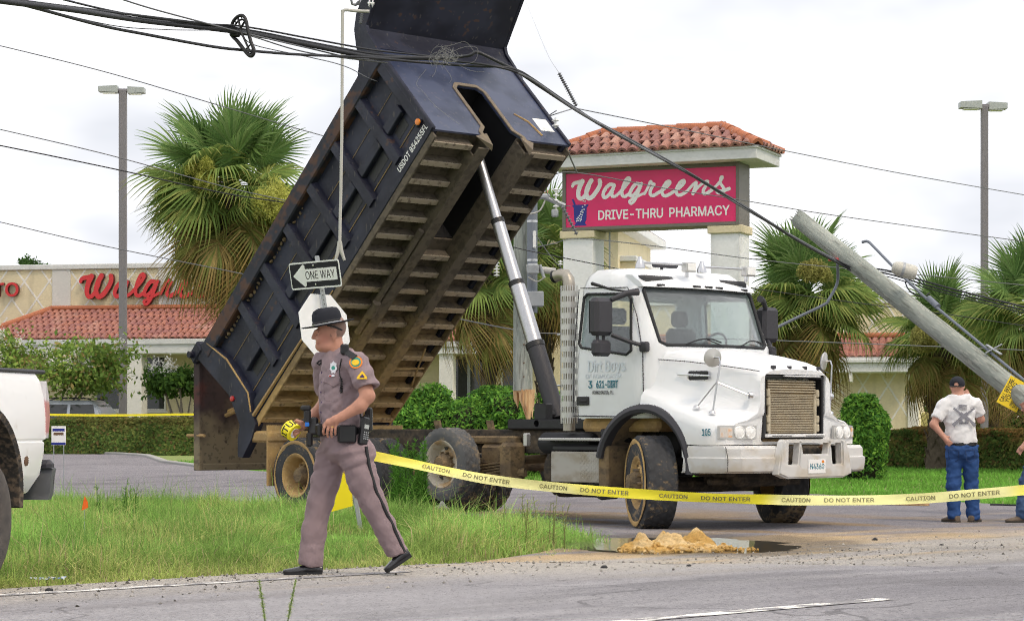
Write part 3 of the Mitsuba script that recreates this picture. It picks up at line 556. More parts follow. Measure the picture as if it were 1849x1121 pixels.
    def wheel(x, y, z, r, w, rimr, s, deep, tb, rbm, hub, yaw=0.0, steer=False):
        key = new(D + '__wheel')
        with frame(mat(rot('z', yaw), (x, y, z))):
            E(key + '__tyre', tyre_mesh(r, w, rimr), tb, 40)
            m, yi = rim_mesh(rimr, w, s, deep)
            E(key + '__rim', cat(m, lathe([(rimr, -w * 0.42), (rimr - 0.02, 0), (rimr, w * 0.42)], 32, axis=(0, 1, 0))), rbm, 40)
            hl_ = [lathe([(0.14, 0), (0.14, s * 0.05), (0.115, s * 0.09), (0.09, s * 0.14), (0, s * 0.145)], 20, (0, yi + s * 0.02, 0), (0, 1, 0))]
            E(key + '__hub', cat(*hl_), hub, 40)
            E(key + '__lug_nuts', cat(*[rod((rimr * 0.52 * math.cos(a), yi + s * 0.02, rimr * 0.52 * math.sin(a)), (rimr * 0.52 * math.cos(a), yi + s * 0.085, rimr * 0.52 * math.sin(a)), 0.017, 6) for a in np.arange(10) * math.pi / 5]), 'm_steel' if steer else hub)
            labels[key + '__lug_nuts'] = {'kind': 'stuff'}; labels[key + '__hand_holes'] = {'kind': 'stuff'}
            if steer or x < -6:
                t_ = np.linspace(0, 2 * math.pi, 97)[:-1]; nz_ = meshkit.fbm(np.stack([np.cos(t_) * 2.2 + x, np.sin(t_) * 2.2 + y, t_ * 0], 1), 3, 4); yo_ = s * (w * 0.5 + 0.004)
                ri, ro = r * (0.84 - 0.10 * (nz_ - 0.4)), r * (0.90 + 0.12 * (nz_ - 0.35)); ro = np.minimum(ro, r * 0.975)
                E(key + '__mud_ring', loft([[(ri[i] * math.cos(a), yo_ - s * 0.006, ri[i] * math.sin(a)), ((ri[i] * .6 + ro[i] * .4) * math.cos(a), yo_ + s * 0.006, (ri[i] * .6 + ro[i] * .4) * math.sin(a)), (ro[i] * math.cos(a), yo_ - s * (0.004 + 0.25 * max(0, ro[i] - r * 0.92)), ro[i] * math.sin(a))] for i, a in list(enumerate(t_)) + [(0, 0.0)]], closed=False, cap=False), 'm_tanmud', 60)
            nh = 5 if not steer else 10
            E(key + '__hand_holes', cat(*[mv(lathe([(0.0, 0), (0.036 if not steer else 0.015, 0.0)], 14, axis=(0, 1, 0)), None, (rimr * 0.74 * math.cos(a), yi + s * 0.016, rimr * 0.74 * math.sin(a))) for a in (np.arange(nh) + 0.3) * 2 * math.pi / nh]), 'm_black')
    wheel(0.12, -1.10, 0.55, 0.55, 0.40, 0.295, -1, 0.05, 'm_tyre', 'm_tanmud', 'm_mud', -32, True)
    wheel(0.14, 1.19, 0.55, 0.55, 0.40, 0.295, 1, 0.10, 'm_tyre', 'm_tanmud', 'm_mud', -30, True)
    for s in (-1, 1):
        wheel(-3.47, s * 1.08, 0.72, 0.47, 0.30, 0.29, s, 0.11, 'm_greytyre', 'm_tanmud' if s > 0 else 'm_mud_light', 'm_mud')
        for x in (-6.54, -5.2):
            wheel(x, s * 1.08, 0.525, 0.525, 0.27, 0.29, s, 0.19, 'm_tyre', 'm_tanmud', 'm_mud')
            wheel(x, s * 0.76, 0.525, 0.525, 0.27, 0.29, s, 0.05, 'm_tyre', 'm_tanmud', 'm_mud')
    for s in (-1, 1): E(D + '__mud_flap', rb((-7.16, s * 0.62, 0.37), (-7.13, s * 1.24, 1.22), 0.006), 'm_tanmud')
    E(D + '__rear_crossbar', cat(rb((-7.62, -1.24, 0.98), (-7.10, 1.24, 1.14), 0.03), rb((-7.6, -0.5, 0.8), (-7.3, 0.5, 1.15), 0.03)), 'm_tanmud')
mat_('m_fin', lambda p, n, uv: mix(C3(0.52, 0.46, 0.34), C3(0.38, 0.33, 0.24), fbm(p.x * 9, p.y * 9, p.z * 9, 3)), 0.7)
scene['m_fin'] = scene.pop('m_fin')
mat_('m_mud_light', lambda p, n, uv: mix(C3(0.44, 0.39, 0.31), C3(0.30, 0.20, 0.10), smoothstep(0.45, 0.65, fbm(p.x * 6, p.y * 6, p.z * 6, 3))), 0.7)
scene['m_mud_light'] = scene.pop('m_mud_light')
# ---- the raised bed: u along its floor, w = height above the floor
BT = math.radians(44.2)
BED = mat(np.stack([vec(math.cos(BT), 0, math.sin(BT)), vec(0, 1, 0), vec(-math.sin(BT), 0, math.cos(BT))], 1), (-7.549, 0, 1.239))
with frame(TRUCK @ BED):
    B = D + '__bed'; U = 5.43; HB = 1.62
    E(B, cat(rb((0.0, -1.17, 0.03), (3.6, 1.17, 0.06), 0.005), rb((3.6, -1.17, 0.03), (U, -0.33, 0.06), 0.005), rb((3.6, 0.33, 0.03), (U, 1.17, 0.06), 0.005)), 'm_bedmud')                       # floor plate
    for s in (-1, 1):
        sd = E(B + '__side_panel', rb((0.0, s * 1.12, 0.06), (U - 0.02, s * 1.16, HB - 0.05), 0.004), 'm_navy')
        E(B + '__top_rail', rb((-0.05, s * 1.10, HB - 0.26), (U + 0.02, s * 1.27, HB), 0.02), 'm_navyrust')
        E(B + '__bottom_rail', rb((0.02, s * 1.12, -0.03), (U, s * 1.225, 0.20), 0.012), 'm_navy')
        for i, u0 in enumerate((1.02, 1.76, 2.50, 3.24, 3.98, 4.72)):
            E(B + '__side_post', hull([(u0 + a * (0.10 if o == 0 else 0.07), s * (1.155 + 0.10 * o), w_) for a in (-1, 1) for o in (0, 1) for w_ in (0.19, HB - 0.25)]), 'm_navy')
        us = [0.36, 1.02, 1.76, 2.50, 3.24, 3.98, 4.72, 5.30]
        for a, b in zip(us[:-1], us[1:]):
            E(B + '__side_rail', rb((a + 0.09, s * 1.155, 0.60), (b - 0.09, s * 1.235, 0.76), 0.012), 'm_navy')
            E(B + '__side_recess', rb((a + 0.16, s * 1.158, 0.43), (b - 0.16, s * 1.165, 0.585), 0.002), 'm_black')  # flat black strip painted in as the shadow below the side rail
        E(B + '__front_post', rb((U - 0.16, s * 1.12, 0.19), (U + 0.0, s * 1.255, HB - 0.25), 0.015), 'm_navy')
        E(B + '__weld_line', cat(tube([(0.2, s * 1.17, 0.345), (U - 0.1, s * 1.17, 0.345)], 0.006, 4), tube([(0.2, s * 1.17, 1.0), (U - 0.1, s * 1.17, 1.0)], 0.004, 4)), 'm_tanmud')
        # rear corner post reaches below the floor as the tailgate latch
        pp = [(-0.08, HB + 0.05), (0.12, HB - 0.06), (0.30, 1.0), (0.33, 0.30), (0.17, 0.05), (0.12, -0.12), (-0.10, -0.20), (-0.44, -0.24), (-0.51, -0.16), (-0.34, 0.02), (-0.16, 0.14), (-0.05, 0.62), (-0.22, 1.50), (-0.24, HB + 0.03)]
        E(B + '__rear_post', fixed(ext(pp, 0.13, (0, s * 1.13 + (0.13 if s > 0 else 0), 0), (1, 0, 0), (0, 0, 1))), 'm_navy')
        E(B + '__rear_post__mud_edge', cat(tube([(0.09, s * 1.265, HB - 0.08), (0.27, s * 1.265, 1.02), (0.30, s * 1.265, 0.32), (0.16, s * 1.265, 0.08)], [0.008, 0.014, 0.012, 0.012], 5), tube([(0.15, s * 1.24, 0.02), (1.4, s * 1.235, 0.0), (2.6, s * 1.232, -0.02)], [0.03, 0.02, 0.008], 5)), 'm_tanmud', 60)
        E(B + '__tailgate_hinge', cat(rb((-0.36, s * 1.10, HB - 0.08), (-0.05, s * 1.28, HB + 0.13), 0.03), rod((-0.27, s * 1.05, HB + 0.05), (-0.27, s * 1.34, HB + 0.05), 0.05)), 'm_navy')
        E(B + '__side_lamp', lathe([(0.042, 0), (0.04, 0.025), (0.0, 0.03)], 14, (U - 0.08, s * 1.255, 0.175 + 0.05), (0, s, 0)), 'm_amber', 40)
        E(B + '__rear_lamp', lathe([(0.04, 0), (0.038, 0.025), (0.0, 0.03)], 14, (-0.02, s * 1.26, 0.52), (0, s, 0)), 'm_red', 40)
        E(B + '__mud_clods', cat(*[mv(trimesh.creation.icosphere(1, 1.0), np.diag(random.Random(i * 7 + s).choices((0.02, 0.035, 0.05), k=3)) * 0.62, (0.4 + i * 0.055 + 0.03 * math.sin(i * 2.1), s * (1.165 + 0.015 * math.sin(i)), HB - 0.27 - 0.02 * abs(math.sin(i * 1.7)))) for i in range(46)]), 'm_mud', 60); labels[D + '__bed__mud_clods' + ('' if s < 0 else '_001')] = {'kind': 'stuff'}
    E(B + '__side_panel__registration', text('USDOT 854255FL', 0.085, 0.003, True, o=(U - 0.80, -1.226, 0.06), ux=(1, 0, 0), uy=(0, 0, 1), width=0.78), 'm_whiteprint', False)
    # crossmembers under the floor and the two long sills
    for i in range(17):
        u0 = 0.22 + i * 0.318
        for y0, y1 in ((-1.19, -0.50), (-0.30, 0.30), (0.50, 1.19)):
            if abs(y0) < 0.4 and u0 > 3.6: continue
            ydir = 1 if y0 > 0 else -1
            E(B + '__floor_rib', cat(rb((u0 - 0.012, y0, -0.115), (u0 + 0.012, y1, 0.03), 0.003), rb((u0 - 0.012, y0, -0.12), (u0 - 0.011, y1, -0.119), 0.0001)), 'm_bedmud')
            E(B + '__floor_rib__flange', rb((u0 - 0.062, y0, -0.127), (u0 + 0.02, y1, -0.105), 0.004), 'm_rib_lit')
    for s in (-1, 1):
        E(B + '__long_sill', cat(rb((-0.1, s * 0.32, -0.20), (U - 0.05, s * 0.345, 0.03), 0.004), rb((-0.1, s * 0.31, -0.23), (U - 0.05, s * 0.50, -0.20), 0.006), rb((-0.1, s * 0.47, -0.2), (U - 0.2, s * 0.495, 0.03), 0.004)), 'm_bedmud')
        E(B + '__floor_edge', rb((0.0, s * 1.185, -0.13), (U - 0.02, s * 1.215, 0.03), 0.005), 'm_bedmud')
    E(B + '__sill_pipe', cat(rod((2.0, -0.56, -0.19), (3.9, -0.56, -0.19), 0.045), rod((2.35, -0.56, -0.24), (2.62, -0.6, -0.24), 0.06)), 'm_bedmud', 50)
    for P_ in ([(0.62, -1.1, -0.14), (0.66, -0.95, -0.17), (0.60, -0.8, -0.15), (0.64, -0.62, -0.16), (0.61, -0.52, -0.14)], [(0.95, 1.1, -0.15), (1.3, 0.95, -0.2), (1.7, 0.9, -0.15)], [(1.3, 1.12, -0.14), (1.32, 0.8, -0.18), (1.28, 0.55, -0.14)]): E(B + '__mud_string', tube(P_, 0.013, 5), 'm_tanmud', 60)
    # front wall with the slot for the hoist, and the box behind the slot
    slot = sg.Polygon([(-0.35, -0.2), (-0.35, 0.0), (-0.24, 0.12), (-0.24, 0.92), (-0.17, 1.0), (0.17, 1.0), (0.24, 0.92), (0.24, 0.12), (0.35, 0.0), (0.35, -0.2)])
    fw = sg.Polygon([(-1.22, -0.04), (1.22, -0.04), (1.22, HB + 0.22), (-1.22, HB + 0.22)]).difference(slot)
    E(B + '__front_wall', fixed(ext(fw, 0.03, (U, 0, 0), (0, 1, 0), (0, 0, 1))), 'm_navy_front_lit')
    rim_ = slot.buffer(0.06).intersection(sg.box(-1.2, -0.1, 1.2, 2)).difference(slot.buffer(0.002))
    E(B + '__front_wall__slot_rim', fixed(ext(rim_, 0.014, (U + 0.031, 0, 0), (0, 1, 0), (0, 0, 1))), 'm_slotrim')
    for s in (-1, 1):
        E(B + '__front_wall__slot_guide', hull([(U + 0.03, s * 0.34, -0.10), (U - 0.02, s * 0.34, -0.3), (U + 0.05, s * 0.30, -0.02), (U + 0.03, s * 0.52, -0.08), (U - 0.0, s * 0.37, -0.12), (U + 0.06, s * 0.36, -0.28)]), 'm_slotrim')
        E(B + '__front_wall__edge', rb((U - 0.02, s * 1.19, -0.04), (U + 0.06, s * 1.25, HB + 0.1), 0.012), 'm_navy')
    E(B + '__doghouse', cat(rb((U - 1.83, -0.36, 0.06), (U, -0.33, 1.05), 0.003), rb((U - 1.83, 0.33, 0.06), (U, 0.36, 1.05), 0.003), rb((U - 1.85, -0.36, 0.06), (U - 1.82, 0.36, 1.05), 0.003), rb((U - 1.85, -0.36, 1.05), (U, 0.36, 1.08), 0.003)), 'm_black')
    E(B + '__front_wall__sticker', rb((U + 0.031, 0.86, 0.22), (U + 0.034, 1.12, 0.48), 0.001), 'm_whiteprint')
    E(B + '__front_wall__dent', tube([(U + 0.03, 0.55, 0.52), (U + 0.034, 0.72, 0.38), (U + 0.034, 0.8, 0.1)], 0.014, 5), 'm_tanmud', 60)
    # cab shield: a knee above the front wall, then a plate reaching forward over the cab
    knee = [(U, HB - 0.02), (U + 0.02, HB + 0.24), (U + 0.06, HB + 0.36), (U + 1.0, HB + 0.62), (U + 1.02, HB + 0.58), (U + 0.10, HB + 0.32), (U + 0.06, HB + 0.22), (U + 0.04, HB - 0.02)]
    E(B + '__cab_shield', fixed(ext(knee, 2.44, (0, 1.22, 0), (1, 0, 0), (0, 0, 1))), 'm_navy')
    for s in (-1, 1):
        gp = [(U - 0.55, HB - 0.24), (U + 0.05, HB - 0.24), (U + 0.09, HB + 0.24), (U + 0.14, HB + 0.33), (U + 1.05, HB + 0.58), (U + 1.05, HB + 0.72), (U + 0.40, HB + 0.66), (U + 0.12, HB + 0.60), (U - 0.06, HB + 0.48), (U - 0.18, HB + 0.30), (U - 0.30, HB + 0.08), (U - 0.42, HB)]
        E(B + '__cab_shield__end_plate', fixed(ext(gp, 0.05, (0, s * 1.225 + (0.05 if s > 0 else 0), 0), (1, 0, 0), (0, 0, 1))), 'm_navy')
    E(B + '__cab_shield__rust_seam', tube([(U + 0.075, -1.2, HB + 0.31), (U + 0.075, -0.2, HB + 0.305), (U + 0.075, 1.2, HB + 0.31)], 0.009, 5), 'm_rust', 60)
def rib_mud_lit(p, n, uv):  # mud on the rib flanges, its colour lightened for their lit faces
    d = fbm(p.x * 3, p.y * 3, p.z * 3, 4); f = fbm(p.x * 20, p.y * 20, p.z * 20, 3)
    c = mix(C3(0.52, 0.355, 0.17), C3(0.33, 0.275, 0.21), smoothstep(1.3, 3.6, p.z + 1.4 * (d - 0.5)))
    return mix(c, C3(0.09, 0.07, 0.055), smoothstep(0.55, 0.75, f) * 0.7)
mat_('m_rib_lit', rib_mud_lit, 0.9); scene['m_rib_lit'] = scene.pop('m_rib_lit')
mat_('m_dustalum', lambda p, n, uv: mix(C3(0.44, 0.42, 0.38), C3(0.33, 0.285, 0.22), smoothstep(0.35, 0.75, fbm(p.x * 5, p.y * 5, p.z * 7, 4))), 0.55, 0.3); scene['m_dustalum'] = scene.pop('m_dustalum')
mat_('m_slotrim', lambda p, n, uv: mix(C3(0.11, 0.095, 0.08), C3(0.24, 0.185, 0.125), fbm(p.x * 12, p.y * 12, p.z * 12, 3)), 0.8)
scene['m_slotrim'] = scene.pop('m_slotrim')
with frame(TRUCK):
    hx, hz = -7.549 + math.cos(BT) * -0.27 - math.sin(BT) * 1.67, 1.239 + math.sin(BT) * -0.27 + math.cos(BT) * 1.67
    tg = fm(mf(rb((hx - 0.05, -1.16, 0.58), (hx + 0.05, 1.16, hz - 0.05), 0.01)))
    E(D + '__tailgate', tg, 'm_gate')
    E(D + '__tailgate__edge', cat(rb((hx - 0.08, -1.20, 0.56), (hx + 0.07, -1.14, hz), 0.012), rb((hx - 0.08, 1.14, 0.56), (hx + 0.07, 1.20, hz), 0.012), rb((hx - 0.08, -1.14, 0.56), (hx + 0.07, 1.14, 0.66), 0.012)), 'm_gate')
    E(D + '__tailgate__latch_pin', cat(rod((hx - 0.3, -1.15, 1.07), (hx + 0.2, -1.2, 1.07), 0.022), rod((hx + 0.1, -0.75, 1.36), (hx + 0.35, -0.7, 1.45), 0.03), rod((hx + 0.1, -0.70, 1.42), (hx + 0.35, -0.65, 1.50), 0.03)), 'm_tanmud', 50)
def gate(p, n, uv):
    d = fbm(p.x * 3, p.y * 3, p.z * 3, 4); f = fbm(p.x * 16, p.y * 16, p.z * 16, 3); v, v2, _ = voronoi(p.x * 4 + p.y * 4, p.z * 5)
    c = mix(C3(0.20, 0.16, 0.10), C3(0.045, 0.028, 0.030), smoothstep(1.0, 1.5, p.z + 0.9 * (d - 0.5)))
    c = mix(c, C3(0.10, 0.03, 0.025), smoothstep(0.5, 0.7, d) * smoothstep(1.3, 1.7, p.z) * 0.8)
    return mix(c, C3(0.015, 0.012, 0.012), smoothstep(0.16, 0.05, v) * 0.35 + smoothstep(0.58, 0.7, f) * 0.4)
mat_('m_gate', gate, 0.8)
scene['m_gate'] = scene.pop('m_gate')
# ------------------------------------------------------------------ THE GROUND (the same local frame as the truck: x towards the main road, y along it)
def sst(a, b, x): t = np.clip((np.asarray(x, float) - a) / (b - a), 0, 1); return t * t * (3 - 2 * t)
def to_local(X, Y): dx, dy = X - TC[0], Y - TC[1]; return dx * TH[0] + dy * TH[1], dx * TL[0] + dy * TL[1]
def to_world(x, y): return TC[0] + x * TH[0] + y * TL[0], TC[1] + x * TH[1] + y * TL[1]
def zg(X, Y):
    X, Y = np.asarray(X, float), np.asarray(Y, float); x, y = to_local(X, Y)
    x0 = 3.0 + 3.4 * sst(-8.5, -4.5, y)
    z = (0.14 - 0.075 * sst(-9, -3, y)) * sst(x0, x0 + 2.6, x) + 0.06 * sst(5.6, 11, x) - 0.04 * sst(11, 15, x)
    z = z + 0.42 * sst(34, 60, Y) * (0.45 + 0.55 * sst(6, -4, X))
    q = ((X - 1.62) / 1.22) ** 2 + ((Y - 22.3) / 1.55) ** 2
    n = meshkit.fbm(np.stack([X * 1.7, Y * 1.7, X * 0], -1), 4, 5) - 0.5
    return z - 0.075 * np.clip(1.15 - q + 1.1 * n, 0, 1) ** 1.0 * (q < 3) + 0.010 * n * np.exp(-q)
ISLAND = [(-60, -2.0), (-20, -2.6), (-9.2, -3.1), (-6, -2.5), (0, -2.75), (1.3, -3.4), (2.2, -4.5), (2.9, -5.6), (3.75, -7.4), (4.3, -9.3), (5.05, -12.5), (5.3, -20), (5.4, -80)]
LAWN = [(5.0, 120), (5.0, 60), (4.6, 20), (3.5, 13), (1.5, 9.6), (-1.0, 8.3), (-4, 9.4), (-7.7, 10.4), (-12.6, 9.5), (-20, 8.6), (-23.3, 8.9), (-26, 9.8), (-30.5, 12.3), (-34, 13.6), (-60, 17)]
PAVED = sg.Polygon([(14.6, -80), (14.6, 120)] + LAWN + ISLAND)
def sheet(poly, off, spots):
    from scipy.spatial import Delaunay
    rng = np.random.default_rng(3); pts = [np.array(poly.segmentize(0.6).exterior.coords)[:-1]]
    for (x0, x1, y0, y1, st) in spots:
        g = np.stack(np.meshgrid(np.arange(x0, x1, st), np.arange(y0, y1, st), indexing='ij'), -1).reshape(-1, 2)
        pts.append(g + rng.uniform(-0.2, 0.2, g.shape) * st)
    P = np.vstack(pts[1:] + [np.zeros((0, 2))]); import shapely
    P = P[shapely.contains_xy(poly.buffer(-0.08 if poly.area > 50 else -0.01), P[:, 0], P[:, 1])]; P = np.vstack([pts[0], P])
    t = Delaunay(P).simplices; c = P[t].mean(1); t = t[shapely.contains_xy(poly.buffer(1e-3), c[:, 0], c[:, 1])]
    X, Y = to_world(P[:, 0], P[:, 1]); m = tm(np.stack([X, Y, zg(X, Y) + off], 1), t)
    n = m.face_normals[:, 2]; f = np.array(m.faces); f[n < 0] = f[n < 0][:, ::-1]; return tm(m.vertices, f)
def lxy(p): return ((p.x - float(TC[0])) * float(TH[0]) + (p.y - float(TC[1])) * float(TH[1]), (p.x - float(TC[0])) * float(TL[0]) + (p.y - float(TC[1])) * float(TL[1]))
def asphalt(p, n, uv):
    x, y = lxy(p)
    big = fbm(x * 0.6, y * 0.35, 1.0, 3); streak = fbm(x * 3.0, y * 0.25, 5.0, 3); g = noise(p.x * 90, p.y * 90, 2.0); g2 = noise(p.x * 38, p.y * 38, 7.0); med = fbm(x * 5, y * 5, 2.0, 3)
    road = mix(C3(0.180, 0.174, 0.190), C3(0.285, 0.278, 0.292), smoothstep(0.15, 0.85, 0.35 * big + 0.65 * streak))
    side = mix(C3(0.150, 0.141, 0.158), C3(0.235, 0.224, 0.240), 0.5 * big + 0.5 * med)
    c = mix(side, road, smoothstep(4.0, 6.5, x + (big - 0.5) * 1.5))
    dust = smoothstep(2.9, 4.1, x + (med - 0.5) * 0.9) * smoothstep(7.6, 5.3, x + (big - 0.5) * 2.4 + (streak - 0.5) * 1.6)
    c = mix(c, C3(0.37, 0.345, 0.305), dust * (0.45 + 0.5 * streak))
    # ochre sand spilt round the pile and dragged along the kerb line
    sx, sy = x - 3.3, y + 3.6
    sand = smoothstep(0.25, 0.75, fbm(x * 2.6, y * 0.55, 9.0, 4) + 0.42 * dr.exp(-(sx * sx * 0.55 + sy * sy * 0.06)) - 0.33 + 0.20 * dr.exp(-(sx * sx * 0.25 + (sy - 5) * (sy - 5) * 0.02)))
    c = mix(c, C3(0.42, 0.30, 0.15), sand * smoothstep(7.2, 5.2, x) * smoothstep(-2.5, 1.0, x) * 0.75)
    # mud tracked in under the truck and wet patches
    mudt = smoothstep(0.52, 0.68, fbm(x * 0.45, y * 2.2, 3.0, 4)) * smoothstep(-9.0, -4.0, x) * smoothstep(4.0, 1.0, x) * smoothstep(4.5, 1.5, dr.abs(y - 0.3))
    c = mix(c, C3(0.24, 0.165, 0.085), mudt * 0.75)
    wx, wy = p.x - 1.8, p.y - 22.3
    wet = smoothstep(2.6, 1.1, (wx * wx / 1.7 + wy * wy / 2.6) + 1.2 * (med - 0.5))
    c = mix(c, C3(0.060, 0.052, 0.045), wet * 0.6)
    v1, v2, vr = voronoi(x * 0.42 + 0.5 * fbm(x * 1.1, y * 1.1, 4.0, 3), y * 0.30 + 0.5 * fbm(x * 1.1, y * 1.1, 8.0, 3))
    crack = smoothstep(0.020, 0.006, v2 - v1) * smoothstep(0.40, 0.55, fbm(x * 0.5, y * 0.5, 6.0, 2)) * smoothstep(6.0, 7.0, x)
    c = c * (1 - 0.35 * crack) * (0.94 + 0.10 * vr)
    tar = smoothstep(0.63, 0.70, fbm(x * 1.6, y * 0.5, 12.0, 3)) * 0.16
    c = c * (1 - tar)
    sp = 0.72 + 0.38 * g + 0.22 * (g2 - 0.5)
    pit = smoothstep(0.80, 0.9, noise(p.x * 55, p.y * 55, 4.0)) * 0.45
    return c * sp * (1 - pit)
mat_('m_asphalt', asphalt, 0.85, bump=(lambda p, n, uv: noise(p.x * 70, p.y * 70, 2.0) + 0.6 * noise(p.x * 30, p.y * 30, 5.0), 0.006), specular=0.35)
E('road', sheet(PAVED, 0.02, [(-42, 14.6, -30, 40, 0.55), (-59, -42, -20, 40, 3), (0, 14.6, 40, 119, 3), (0, 14.6, -79, -30, 3), (0.3, 4.6, -6.2, -0.6, 0.12), (4.9, 6.5, -24, -8.5, 0.2), (9.7, 10.5, -14, -8.5, 0.2)]), 'm_asphalt', True)
L('road', 'grey asphalt road and side street with dusty shoulder', kind='structure')
def soil(p, n, uv):
    b = fbm(p.x * 0.5, p.y * 0.5, 1.0, 4); f = fbm(p.x * 7, p.y * 7, 1.0, 3)
    c = mix(C3(0.10, 0.14, 0.035), C3(0.17, 0.21, 0.07), b)
    return mix(c, C3(0.15, 0.12, 0.065), smoothstep(0.55, 0.75, f) * 0.5)
mat_('m_soil', soil, 0.95)
gx = np.concatenate([[-2000, -500, -150, -70], np.arange(-46, 24, 0.5), [40, 80, 150, 400, 2000]]); gy = np.concatenate([[-2000, -400, -90, -55], np.arange(-40, 40, 0.5), [50, 70, 120, 300, 900, 2500]])
GX, GY = np.meshgrid(gx, gy, indexing='ij'); WX, WY = to_world(GX, GY); Zs = zg(WX, WY) - 0.012
import shapely
inside = shapely.contains_xy(PAVED.buffer(-0.7), GX, GY); Zs = Zs - 0.06 * inside
nx, ny = GX.shape; ii = np.arange(nx * ny).reshape(nx, ny)
q = np.stack([ii[:-1, :-1], ii[1:, :-1], ii[1:, 1:], ii[:-1, 1:]], -1).reshape(-1, 4)
E('ground', tm(np.stack([WX, WY, Zs], -1).reshape(-1, 3), np.vstack([q[:, [0, 1, 2]], q[:, [0, 2, 3]]])), 'm_soil', True)
L('ground', 'grassy verge, lawn and earth around the road', kind='structure')
# road markings
def paint(p, n, uv):
    x, y = lxy(p); g = noise(p.x * 60, p.y * 60, 2.0); w = fbm(x * 14, y * 7, 3.0, 3)
    c = C3(0.205, 0.198, 0.205) * (0.75 + 0.4 * g)
    return mix(C3(0.62, 0.61, 0.58) * (0.8 + 0.25 * g), c, smoothstep(0.52, 0.66, w + 0.12 * g + 0.25 * smoothstep(-13.0, -9.8, y) * smoothstep(9.0, 6.0, x)))
mat_('m_paint', paint, 0.8)
E('edge_line', sheet(sg.box(5.68, -40, 5.82, -9.6), 0.0245, [(5.70, 5.81, -30, -9.7, 0.05)]), 'm_paint', True); L('edge_line', 'worn white edge line of the road', kind='structure')
E('lane_line', sheet(sg.box(10.02, -12.9, 10.16, -9.7), 0.0245, [(10.04, 10.15, -12.85, -9.75, 0.05)]), 'm_paint', True); L('lane_line', 'white dash of the lane line', kind='structure')
# kerb at the far left of the side street
mat_('m_concrete', lambda p, n, uv: mix(C3(0.30, 0.295, 0.285), C3(0.20, 0.20, 0.195), fbm(p.x * 4, p.y * 4, p.z * 4, 4)), 0.9)
kp = sg.LineString(LAWN[10:]).segmentize(1.0); ks = []
for x, y in kp.coords:
    X, Y = to_world(x, y); ks.append((X, Y, float(zg(X, Y))))
ks = np.array(ks) - [0, 0, 0.07]; kd = np.gradient(ks, axis=0); kn = np.stack([-kd[:, 1], kd[:, 0], kd[:, 0] * 0], 1); kn /= np.linalg.norm(kn, axis=1)[:, None]
E('kerb', loft([[p + n_ * 0.09 + (0, 0, -0.1), p + n_ * 0.08 + (0, 0, 0.13), p + n_ * 0.06 + (0, 0, 0.15), p - n_ * 0.08 + (0, 0, 0.15), p - n_ * 0.09 + (0, 0, -0.1)] for p, n_ in zip(ks, kn)]), 'm_concrete')
L('kerb', 'pale concrete kerb before the far lawn', kind='structure')
# puddle and sand
scene['m_water'] = {'type': 'plastic', 'diffuse_reflectance': rgb((0.105, 0.092, 0.070)), 'int_ior': 1.33}
a = np.linspace(0, 2 * math.pi, 90, endpoint=False)
pv = np.stack([1.62 + 1.6 * np.cos(a), 22.3 + 1.95 * np.sin(a), a * 0 + 0.009], 1)
E('puddle', tm(np.vstack([pv, [[1.62, 22.3, 0.009]]]), [[90, k, (k + 1) % 90] for k in range(90)]), 'm_water', False); L('puddle', 'muddy puddle reflecting the sky beside the sand', kind='structure')
def sandc(p, n, uv):
    d = fbm(p.x * 5, p.y * 5, p.z * 9, 4); g = noise(p.x * 120, p.y * 120, p.z * 120)
    return mix(C3(0.47, 0.285, 0.085), C3(0.58, 0.42, 0.21), smoothstep(0.45, 0.68, d)) * (0.75 + 0.4 * g)
mat_('m_sand', sandc, 0.95, bump=(lambda p, n, uv: fbm(p.x * 34, p.y * 34, p.z * 34, 3), 0.03))
sx, sy = np.meshgrid(np.arange(0.95, 2.45, 0.016), np.arange(20.75, 22.5, 0.02), indexing='ij')
def cone_h(cx, cy, h, r, e=1.0): d = np.hypot((sx - cx), (sy - cy) * e); return np.maximum(h * (1 - d / r), 0)
nz = meshkit.fbm(np.stack([sx * 7, sy * 7, sx * 0], -1), 4, 2) - 0.5; nf = meshkit.fbm(np.stack([sx * 26, sy * 26, sx * 0], -1), 3, 6) - 0.5
ridge = 0.055 * np.exp(-((sy - 21.45 - 0.25 * (sx - 1.6)) / 0.22) ** 2) * sst(1.14, 1.32, sx) * sst(2.22, 1.75, sx)
wx_ = 0.10 * (meshkit.fbm(np.stack([sx * 5, sy * 5, sx * 0 + 3], -1), 3, 4) - 0.5); wy_ = 0.14 * (meshkit.fbm(np.stack([sx * 5, sy * 5, sx * 0 + 8], -1), 3, 7) - 0.5)
def cone_h(cx, cy, h, r): d = np.hypot(sx + wx_ - cx, sy + wy_ - cy) / r; return h * np.clip(1.12 - d ** 0.9, 0, 0.93) / 0.93
hs_ = np.maximum.reduce([cone_h(1.255, 21.35, 0.15, 0.19), cone_h(1.50, 21.62, 0.175, 0.15), cone_h(1.63, 21.60, 0.145, 0.21), cone_h(1.82, 21.80, 0.20, 0.17), ridge])
hs_ = hs_ * (1 + 1.1 * nz) + 0.045 * nf * (hs_ > 0.008) + np.where(hs_ > 0.005, 0.012, -0.02) + 0.04 * nz * (hs_ > 0.004)
ii = np.arange(sx.size).reshape(sx.shape); q = np.stack([ii[:-1, :-1], ii[1:, :-1], ii[1:, 1:], ii[:-1, 1:]], -1).reshape(-1, 4)
zz = np.maximum(zg(sx, sy) + 0.02, 0.0) + hs_
f = np.vstack([q[:, [0, 1, 2]], q[:, [0, 2, 3]]]); hf = hs_.reshape(-1)[f].max(1) > 0.012
E('sand_pile', tm(np.stack([sx, sy, zz], -1).reshape(-1, 3), f[hf]), 'm_sand', True)
cl = []; crn = np.random.default_rng(17)
